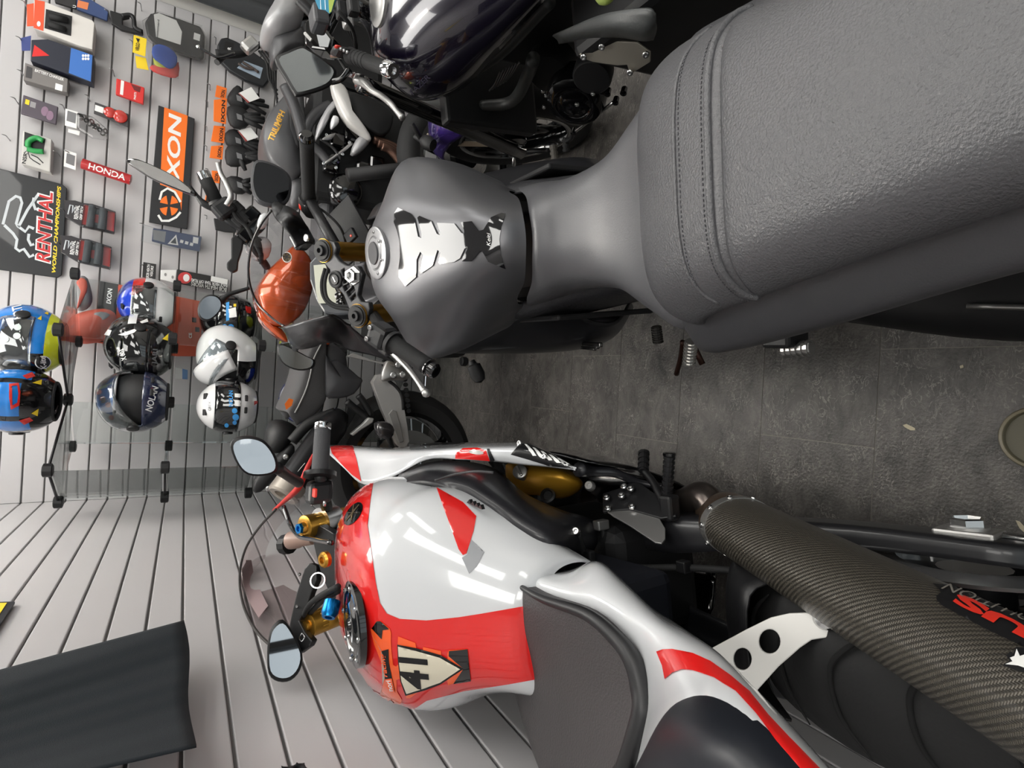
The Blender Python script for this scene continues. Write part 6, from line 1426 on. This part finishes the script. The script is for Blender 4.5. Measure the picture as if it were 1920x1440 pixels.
for k in range(12):
    a = k/11; x, y = z1([(555+170*a, 800+120*a+14*math.sin(k*2.1))])[0]; lathe('chain_link', pY(x, y, Y-.01), (math.cos(k), -1, math.sin(k)), [(0, .006), (0, .012), (.005, .012), (.005, .006)], M_STEEL if k % 3 else M_BLACKM, t, 10, ring=True)
slab('bag', z1([(530, 775), (640, 800), (755, 900), (740, 965), (640, 955), (530, 890)]), Y-.024, .024, M_CLEAR, t, .01)
slab('second_card', z1([(472, 890), (555, 908), (548, 938), (470, 915)]), Y+.01, .002, M_WHITE, t); hook((118, 198), 'chain bag')
t, Y = pack('disc_pack', 'dark card carrying two round red reflectors', 'packaging', z1([(656, 705), (892, 790), (886, 882), (648, 786)]), .004, mat('card dark', (60, 58, 60), .5))
for q, r in (((760, 780), 30), ((832, 808), 36)):
    p = pY(*z1([q])[0], Y); lathe('reflector', p, (0, -1, 0), [(0, r/3.69/330), (.006, r/3.69/340), (.010, r/3.69/500), (.011, 0)], mat('reflector red', (190, 52, 44), .2, coat=1), t, 20)
pr(t, 'print', z1([(660, 725), (718, 745), (712, 785), (655, 765)]), Y, M_WHITE); hook((165, 180), 'pack of red reflectors', .05)
t, Y = pack('red_pack', 'flat red blister card with white stripe', 'packaging', z1([(806, 540), (1000, 605), (992, 718), (800, 650)]), .02, mat('pack bright red', (212, 48, 44), .45), Y=YP-.01)
pr(t, 'white_stripe', z1([(838, 555), (860, 562), (852, 660), (830, 652)]), Y, M_WHITE); pr(t, 'dark_print', z1([(905, 580), (975, 605), (968, 640), (930, 625)]), Y, mat('print maroon', (110, 30, 30), .5)); text('lettering', 'PARTS', z1([(940, 690)])[0], z1([(945, 640)])[0], z1([(925, 686)])[0], atY(Y-.001), M_WHITE, t); hook((212, 132), 'flat red card')
t, Y = pack('blue_pack', 'blue and orange flat pack at the top of the back wall', 'packaging', z1([(530, -10), (620, -10), (752, 70), (742, 142), (530, 62)]), .015, mat('carton blue dark', (54, 74, 120), .4)); pr(t, 'orange_square', z1([(540, 0), (615, 20), (605, 68), (532, 48)]), Y, mat('pack orange', (224, 130, 80), .45)); hook((150, -8), 'blue and orange flat pack')
t, Y = pack('black_plate', 'black flat pack beside the blue and orange pack', 'packaging', z1([(370, -40), (530, -30), (528, 60), (380, 16)]), .015, mat('plate black', (40, 38, 40), .45)); text('lettering', 'U', z1([(525, 55)])[0], z1([(528, 38)])[0], z1([(502, 52)])[0], atY(Y-.001), M_WHITE, t); hook((118, -18), 'black flat pack')
t = thing('tyre_tool', 'black plastic hand tool with a loop handle', 'tool', pY(232, 40, YP), GRP)
plate('blade', z1([(760, 68), (830, 90), (890, 105), (900, 120), (850, 130), (850, 170), (900, 190), (990, 205), (992, 238), (880, 215), (840, 205), (770, 160)]), atY(YP), .02, M_BLACK, t, .004); tube('handle', [pY(*q, YP-.002) for q in z1([(845, 110), (900, 105), (925, 130), (935, 190), (985, 220)])], .010, M_BLACK, t, 10); hook((203, 22), 'black hand tool')
t, Y = pack('moulded_pack', 'black oval clear-wrapped knee guard pack with white label', 'packaging', z1([(1000, 150), (1040, 90), (1090, 78), (1240, 125), (1390, 180), (1418, 240), (1412, 395), (1385, 410), (1240, 360), (1080, 305), (1020, 240)]), .03, mat('guard black', (38, 38, 42), .4, bump=.4, bscale=120), Y=YP-.01, bev=.01)
pr(t, 'label', z1([(1065, 100), (1100, 90), (1220, 140), (1260, 220), (1250, 310), (1080, 255)]), Y, M_WHITE); text('lettering', 'motoguard', z1([(1098, 260)])[0], z1([(1108, 140)])[0], z1([(1080, 255)])[0], atY(Y-.0016), M_PBLACK, t)
pr(t, 'barcode', z1([(1345, 225), (1388, 240), (1382, 285), (1338, 270)]), Y, M_WHITE); hook((264, 8), 'oval guard pack'); slab('wrap', z1([(985, 140), (1090, 70), (1400, 175), (1430, 240), (1425, 410), (1390, 420), (1070, 315), (1000, 260)]), Y-.008, .006, M_CLEAR, t, .003)
t = thing('cloth_bag', 'clear bags of blue, red and green cloths with yellow header cards', 'packaging', pY(290, 105, (YP-.05)), GRP)
slab('header_card', z1([(926, 240), (1016, 268), (1006, 392), (918, 362)]), (YP-.05)-.01, .002, M_YEL, t); slab('header_card', z1([(935, 385), (1010, 400), (1030, 486), (946, 470)]), (YP-.05)+.01, .002, M_YEL, t)
pr(t, 'card_mark', z1([(940, 262), (968, 270), (955, 296)]), (YP-.05)-.011, M_PBLACK); text('lettering', 'VIRGO', z1([(962, 355)])[0], z1([(968, 300)])[0], z1([(935, 348)])[0], atY((YP-.05)-.0115), M_PBLACK, t)
for L, m, y in (([(1055, 330), (1100, 305), (1180, 335), (1225, 390), (1215, 450), (1170, 470), (1100, 430), (1060, 390)], mat('cloth blue', (52, 84, 168), .8), (YP-.05)-.02), ([(1060, 400), (1110, 430), (1160, 470), (1140, 480), (1080, 460)], mat('cloth green', (170, 178, 70), .8), (YP-.05)-.005), ([(1050, 450), (1200, 470), (1235, 430), (1235, 520), (1180, 530), (1060, 490)], mat('cloth red', (190, 70, 66), .8), (YP-.05))):
    shell('cloth', z1(L), y, .02, m, t, .012)
slab('bag', z1([(1015, 290), (1180, 320), (1240, 380), (1236, 545), (1100, 510), (1030, 440)]), (YP-.05)-.038, .002, M_CLEAR, t); hook((248, 78), 'bags of cloths')
t, Y = pack('tool_pack', 'black and blue plastic case of tools with loop hanger', 'packaging', z1([(1505, 310), (1530, 262), (1570, 255), (1640, 285), (1720, 330), (1868, 440), (1862, 560), (1830, 602), (1700, 555), (1590, 490), (1500, 400)]), .03, mat('case black', (26, 28, 32), .35), Y=YP-.01, bev=.008)
pr(t, 'inner', z1([(1690, 420), (1820, 470), (1800, 545), (1640, 470)]), Y, mat('case pale', (150, 165, 180), .4)); pr(t, 'label', z1([(1560, 285), (1620, 300), (1605, 390), (1545, 370)]), Y, mat('label dark', (12, 12, 14), .3)); text('lettering', 'QR', z1([(1600, 372)])[0], z1([(1605, 330)])[0], z1([(1572, 365)])[0], atY(Y-.0016), M_WHITE, t)
for L in ([(1650, 440), (1700, 470), (1760, 480)], [(1680, 430), (1730, 460), (1790, 500)]): tube('tool', [pY(*q, Y-.008) for q in z1(L)], .007, mat('tool brown', (70, 60, 56), .5), t, 8)
hook((405, 72), 'tool case')
# -- gloves: header card, glove, swing tag
def gloves(label, card, palm, tips, tagpx, hk, short, YP=YP):
    c = np.mean(np.array(card, float), axis=0); t = thing('glove_pair', label, 'gloves', pY(c[0], c[1], YP), 'gloves on orange header cards')
    slab('header_card', card, YP, .003, M_ORANGE, t)
    text('lettering', 'IXON', (card[2][0]-3, card[2][1]-4), (card[1][0]-3, card[1][1]+4), (card[2][0]-10, card[2][1]-5), atY(YP-.001), M_PBLACK, t, .03)
    mg = mat('glove black', (24, 24, 26), .6, bump=.4, bscale=200)
    shell('palm', palm, YP-.01, .03, mg, t, .02)
    base = np.mean(np.array(palm, float), axis=0)
    for k, q in enumerate(tips):
        s = base+(np.array(q)-base)*.25; tube('finger', [pY(*s, YP-.015), pY(*((s+np.array(q))/2), YP-.024), pY(*q, YP-.015)], [.014, .013, .009], mg, t, 10)
    pr(t, 'knuckle', [tuple(base+np.array(v)) for v in ((-4, -6), (6, -2), (8, 8), (-2, 5))], YP-.031, mat('knuckle grey', (120, 120, 122), .4))
    if tagpx: slab('swing_tag', tagpx, YP-.045, .0015, M_WHITE, t); pr(t, 'tag_print', [(tagpx[0][0]+2, tagpx[0][1]), tagpx[0], tagpx[3], (tagpx[3][0]+4, tagpx[3][1]-1)], YP-.046, mat('tag red', (150, 60, 56), .5))
    hook(hk, short)
gloves('black gloves on the first orange card below the tool case', z1([(1500, 588), (1572, 610), (1562, 690), (1488, 668)]), z1([(1590, 640), (1640, 590), (1680, 620), (1740, 700), (1700, 760), (1620, 740), (1575, 690)]), z1([(1790, 660), (1830, 700), (1860, 740), (1840, 790)]), z1([(1650, 645), (1740, 602), (1798, 680), (1715, 712)]), (394, 160), 'first pair of gloves')
gloves('black gloves on the second, widest orange card', z1([(1480, 690), (1572, 680), (1565, 860), (1478, 838)]), z1([(1575, 740), (1640, 730), (1700, 760), (1740, 820), (1700, 880), (1620, 880), (1580, 830)]), z1([(1800, 790), (1830, 820), (1850, 850), (1820, 890)]), None, (390, 192), 'second pair of gloves', YP-.05)
gloves('black gloves on the third orange card with a white price tag', z1([(1480, 868), (1560, 875), (1552, 992), (1460, 978)]), z1([(1560, 920), (1620, 890), (1690, 930), (1740, 990), (1700, 1040), (1620, 1030), (1565, 990)]), z1([(1790, 980), (1830, 1010), (1850, 1050), (1820, 1080)]), z1([(1645, 905), (1735, 880), (1790, 950), (1700, 980)]), (388, 238), 'third pair of gloves')
gloves('black gloves on the fourth orange card above the bike mirror', z1([(1462, 1010), (1548, 1005), (1540, 1105), (1450, 1092)]), z1([(1560, 1040), (1600, 1000), (1680, 1020), (1760, 1070), (1740, 1120), (1640, 1150), (1570, 1130)]), z1([(1820, 1060), (1860, 1090), (1850, 1120), (1700, 1180)]), None, (388, 275), 'fourth pair of gloves', YP-.05)
gloves('black gloves on the small orange card beside the handlebar grip', z1([(1465, 1180), (1525, 1185), (1520, 1270), (1470, 1262)]), z1([(1570, 1230), (1640, 1220), (1700, 1250), (1730, 1300), (1680, 1340), (1600, 1320)]), z1([(1740, 1240), (1760, 1290), (1740, 1340)]), None, (390, 318), 'fifth pair of gloves')
t, Y = pack('orange_card', 'small orange and black header card below the last gloves', 'card', z1([(1430, 1320), (1475, 1345), (1470, 1430), (1415, 1400)]), .003, M_ORANGE); pr(t, 'print', z1([(1432, 1345), (1455, 1352), (1450, 1400), (1425, 1390)]), Y, M_PBLACK)
t, Y = pack('goggle_pack', 'clear bag of navy goods with white triangle print', 'packaging', z2([(1060, 360), (1150, 372), (1395, 422), (1382, 520), (1230, 495), (1050, 450)]), .015, mat('goods navy', (44, 56, 100), .5), (268, 420), 'navy goods bag')
pr(t, 'triangle', z2([(1160, 470), (1220, 405), (1235, 480)]), Y, M_WHITE, 1); pr(t, 'triangle_core', z2([(1180, 462), (1215, 425), (1222, 470)]), Y, M_PBLACK, 2); pr(t, 'barcode', z2([(1338, 420), (1375, 428), (1370, 470), (1334, 462)]), Y, M_WHITE)
for k in range(3): pr(t, 'print_bar', z2([(1250+34*k, 440+10*k), (1272+34*k, 446+10*k), (1266+34*k, 466+10*k), (1244+34*k, 460+10*k)]), Y, M_WHITE)
pr(t, 'mesh', z2([(1060, 372), (1150, 385), (1140, 460), (1060, 440)]), Y, mat('mesh grey', (140, 140, 142), .6)); slab('bag', z2([(985, 330), (1080, 362), (1398, 418), (1386, 528), (1180, 500), (975, 450)]), Y-.012, .010, M_CLEAR, t)
t, Y = pack('film_pack', 'long black card of visor tear-off films with white strip', 'packaging', z2([(1225, 645), (1582, 715), (1572, 803), (1216, 742)]), .006, mat('card black', (34, 32, 32), .45)); pr(t, 'red_patch', z2(ell(1280, 705, 48, 40)), Y, mat('patch red', (200, 60, 60), .5)); pr(t, 'helmet_print', z2(ell(1290, 705, 22, 26)), Y, M_WHITE, 2); pr(t, 'white_panel', z2([(1462, 692), (1578, 716), (1574, 752), (1458, 728)]), Y, M_WHITE)
text('lettering', 'RACE VISOR TEAR OFF FILMS', z2([(1575, 752)])[0], z2([(1325, 708)])[0], z2([(1573, 772)])[0], atY(Y-.0016), M_WHITE, t); text('lettering', 'BOB HEATH VISORS', z2([(1570, 775)])[0], z2([(1325, 728)])[0], z2([(1567, 805)])[0], atY(Y-.0016), mat('pale print', (200, 200, 196), .5), t, .02, 0)
slab('strip', z2([(1112, 650), (1222, 650), (1214, 742), (1110, 715)]), Y-.002, .003, M_WHITE, t)
for q in ((1145, 682), (1195, 700)): pr(t, 'punch_hole', ell(*z2([q])[0], 2.2, 3), Y-.002, mat('hole grey', (150, 148, 146), .5), 2)
slab('header_card', z2([(992, 595), (1082, 610), (1076, 725), (985, 703)]), Y-.001, .002, mat('card black', (34, 32, 32), .45), t); text('lettering', 'BOB HEATH', z2([(1030, 705)])[0], z2([(1040, 615)])[0], z2([(1010, 700)])[0], atY(Y-.0026), M_WHITE, t); text('lettering', 'VISORS', z2([(1056, 700)])[0], z2([(1064, 625)])[0], z2([(1038, 695)])[0], atY(Y-.0026), M_WHITE, t); hook((268, 497), 'visor film card')
t, Y = pack('black_pouch', 'small black pouch hanging beside the bike handlebar', 'pouch', z2([(1480, 290), (1520, 300), (1640, 335), (1632, 390), (1560, 385), (1492, 370)]), .02, mat('pouch', (30, 30, 32), .6), (388, 405), 'black pouch')
# -- stock around the helmet display
t = thing('carton', 'flat black and orange-red IXON carton behind the helmets', 'box', pY(280, 590, YB-.025), GRP)
slab('body', [(188, 527), (222, 533), (382, 566), (374, 668), (330, 668), (180, 642)], YB-.025, .02, mat('carton vermilion', (206, 92, 64), .5), t); pr(t, 'black_end', [(188, 527), (222, 533), (214, 640), (180, 642)], YB-.025, M_PBLACK)
text('lettering', 'IXON', (208, 570), (211, 542), (199, 568), atY(YB-.0268), M_WHITE, t, .03); pr(t, 'triangle_edge', [(220, 536), (300, 548), (232, 575)], YB-.025, mat('carton orange', (226, 84, 48), .5), 1); pr(t, 'triangle_core', [(226, 540), (285, 549), (236, 568)], YB-.025, M_PBLACK, 2)
for q in ((364, 600), (370, 618)): pr(t, 'pictogram', [(q[0]-4, q[1]-5), (q[0]+4, q[1]-4), (q[0]+4, q[1]+5), (q[0]-4, q[1]+4)], YB-.025, M_PBLACK, 2)
text('ce_mark', 'CE', (360, 634), (360, 624), (354, 634), atY(YB-.0266), M_WHITE, t)
t = thing('back_protector', 'red and grey moulded body armour standing behind the glass shelves', 'armour', pY(160, 590, YB-.06), GRP)
shell('collar', z2([(520, 760), (535, 705), (565, 692), (605, 710), (632, 800), (636, 870), (600, 920), (540, 930), (520, 860)]), YB-.06, .02, mat('armour grey', (128, 128, 130), .5), t, .03); shell('collar_inset', z2([(528, 740), (560, 705), (600, 730), (600, 800), (560, 880), (530, 920), (560, 800)]), YB-.088, .01, mat('armour red', (196, 92, 76), .5), t, .008)
shell('chest', z2([(470, 1010), (520, 960), (620, 930), (720, 920), (790, 950), (800, 1020), (730, 1130), (600, 1160), (480, 1150), (430, 1140)]), YB-.06, .02, mat('armour red', (196, 92, 76), .5), t, .04)
for L in ([(490, 1040), (560, 990), (640, 980), (620, 1010), (540, 1040), (520, 1100)], [(640, 960), (700, 940), (760, 960), (720, 1000), (690, 1090), (660, 1100), (680, 1000)]): shell('panel', z2(L), YB-.088, .01, mat('armour grey', (128, 128, 130), .5), t, .006)
t = thing('orange_gloves', 'orange padded goods lying in the upper glass cube', 'goods', pY(118, 668, 3.05), GRP)
shell('pad', z2([(365, 1205), (440, 1200), (500, 1225), (498, 1290), (440, 1310), (370, 1300)]), 3.10, .05, mat('pad orange', (206, 104, 58), .6), t, .03); shell('pad_top', z2([(375, 1215), (440, 1210), (490, 1235), (430, 1255), (380, 1250)]), 3.07, .03, mat('pad orange dark', (176, 84, 46), .6), t, .02)
t, Y = pack('leaflet', 'white and blue folded leaflet standing inside the glass shelves', 'leaflet', zc(0, 660, [(1215, 105), (1300, 125), (1298, 190), (1215, 185)]), .002, M_WHITE, Y=3.12); pr(t, 'blue_strip', zc(0, 660, [(1262, 115), (1300, 125), (1298, 190), (1262, 187)]), Y, mat('leaflet blue', (120, 160, 210), .5))
# ================================================================== LEFT WALL: cloths and sign
cl = []
for i in range(33):
    u = i/32; row = []
    for j in range(9):
        v = j/8
        bx = 345+20*u+5*math.sin(u*7)-(1-v)*480; by = 1166+236*u+(1-v)*130*(1-.15*u)
        X = -.600+.0035*math.sin(u*13+v*1.6)*(.3+.7*v)+.014*math.sin(u*5.2+1+.6*v)+.0006*math.sin(u*47+v*5)
        row.append(pX(bx, by, X))
    cl.append(row)
c = loft('hanging_cloth', cl, mat('navy cloth', (24, 31, 37), .9, bump=.5, bscale=700), None, 2, 2, solid=.004)
tag(c, 'dark navy cloth hanging in soft folds in front of the left slat wall', 'cloth')
row = lambda k: [pX(x, y, -.61+.008*math.sin(y)) for x, y in ((529-k*.2, 1440+k), (545-k*.1, 1436+k), (557, 1433+k), (571+k*.1, 1430+k))]
c = loft('garment_hem', [row(0), row(10), row(25), row(60), row(120)], mat('black garment', (22, 22, 24), .8), None, 3, 3, solid=.004)
tag(c, 'black garment edge at the bottom left below the navy cloth', 'garment')
sg = thing('wall_sign', 'small yellow sign with black border high on the left slat wall', 'sign', pX(5, 1150, XL+.008))
prism('board', [pX(x, y, XL+.012) for x, y in [(28, 1128), (0, 1170), (-60, 1255), (-60, 1130), (14, 1128)]], (-.006, 0, 0), M_PBLACK, sg)
decal('yellow_face', [(13, 1130), (0, 1150), (-55, 1228), (-55, 1132)], atX(XL+.0135), M_YEL, sg, 400)
# ================================================================== ON THE FLOOR
fp = pZ(1952, 822, .0)
t = thing('floor_dish', 'round dark dish with pale rim at the right edge of the floor', 'dish', fp)
lathe('dish', fp, (0, 0, 1), [(.001, .0), (.001, .054), (.008, .058), (.012, .056), (.0125, .052), (.010, .050), (.005, .048), (.004, 0)], mat('dish brown', (86, 82, 66), .5), t, 40)
lathe('rim', fp+Vector((0, 0, .0115)), (0, 0, 1), [(0, .050), (.002, .051), (.003, .055), (.0, .057)], mat('dish rim', (120, 112, 92), .4), t, 40, ring=True)
for i, (px, lab) in enumerate((([(1693, 797), (1700, 795), (1716, 803), (1716, 807), (1708, 807), (1697, 801)], 'pale paint flake in the middle of the floor'), ([(1905, 976), (1912, 978), (1925, 992), (1925, 1002), (1912, 990)], 'pale paint flake at the right edge beside the rear wheel'), ([(1800, 686), (1806, 684), (1807, 689), (1801, 691)], 'tiny pale crumb near the grey motorcycle tail'))):
    o = prism('paint_flake', [pZ(x, y, .0006) for x, y in px], (0, 0, .0015), mat('flake', (196, 186, 160), .7), None); tag(o, lab, 'flake', 'flakes on the floor')
o = prism('cardboard_scrap', [pZ(x, y, .001) for x, y in [(1622, 582), (1690, 577), (1750, 575), (1743, 588), (1720, 592), (1700, 600), (1678, 604), (1660, 600), (1640, 602), (1630, 594)]], (0, 0, .003), mat('cardboard', (150, 108, 66), .8, var=.2, vscale=40), None)
tag(o, 'torn brown cardboard scrap on the floor under the grey motorcycle tail', 'scrap')
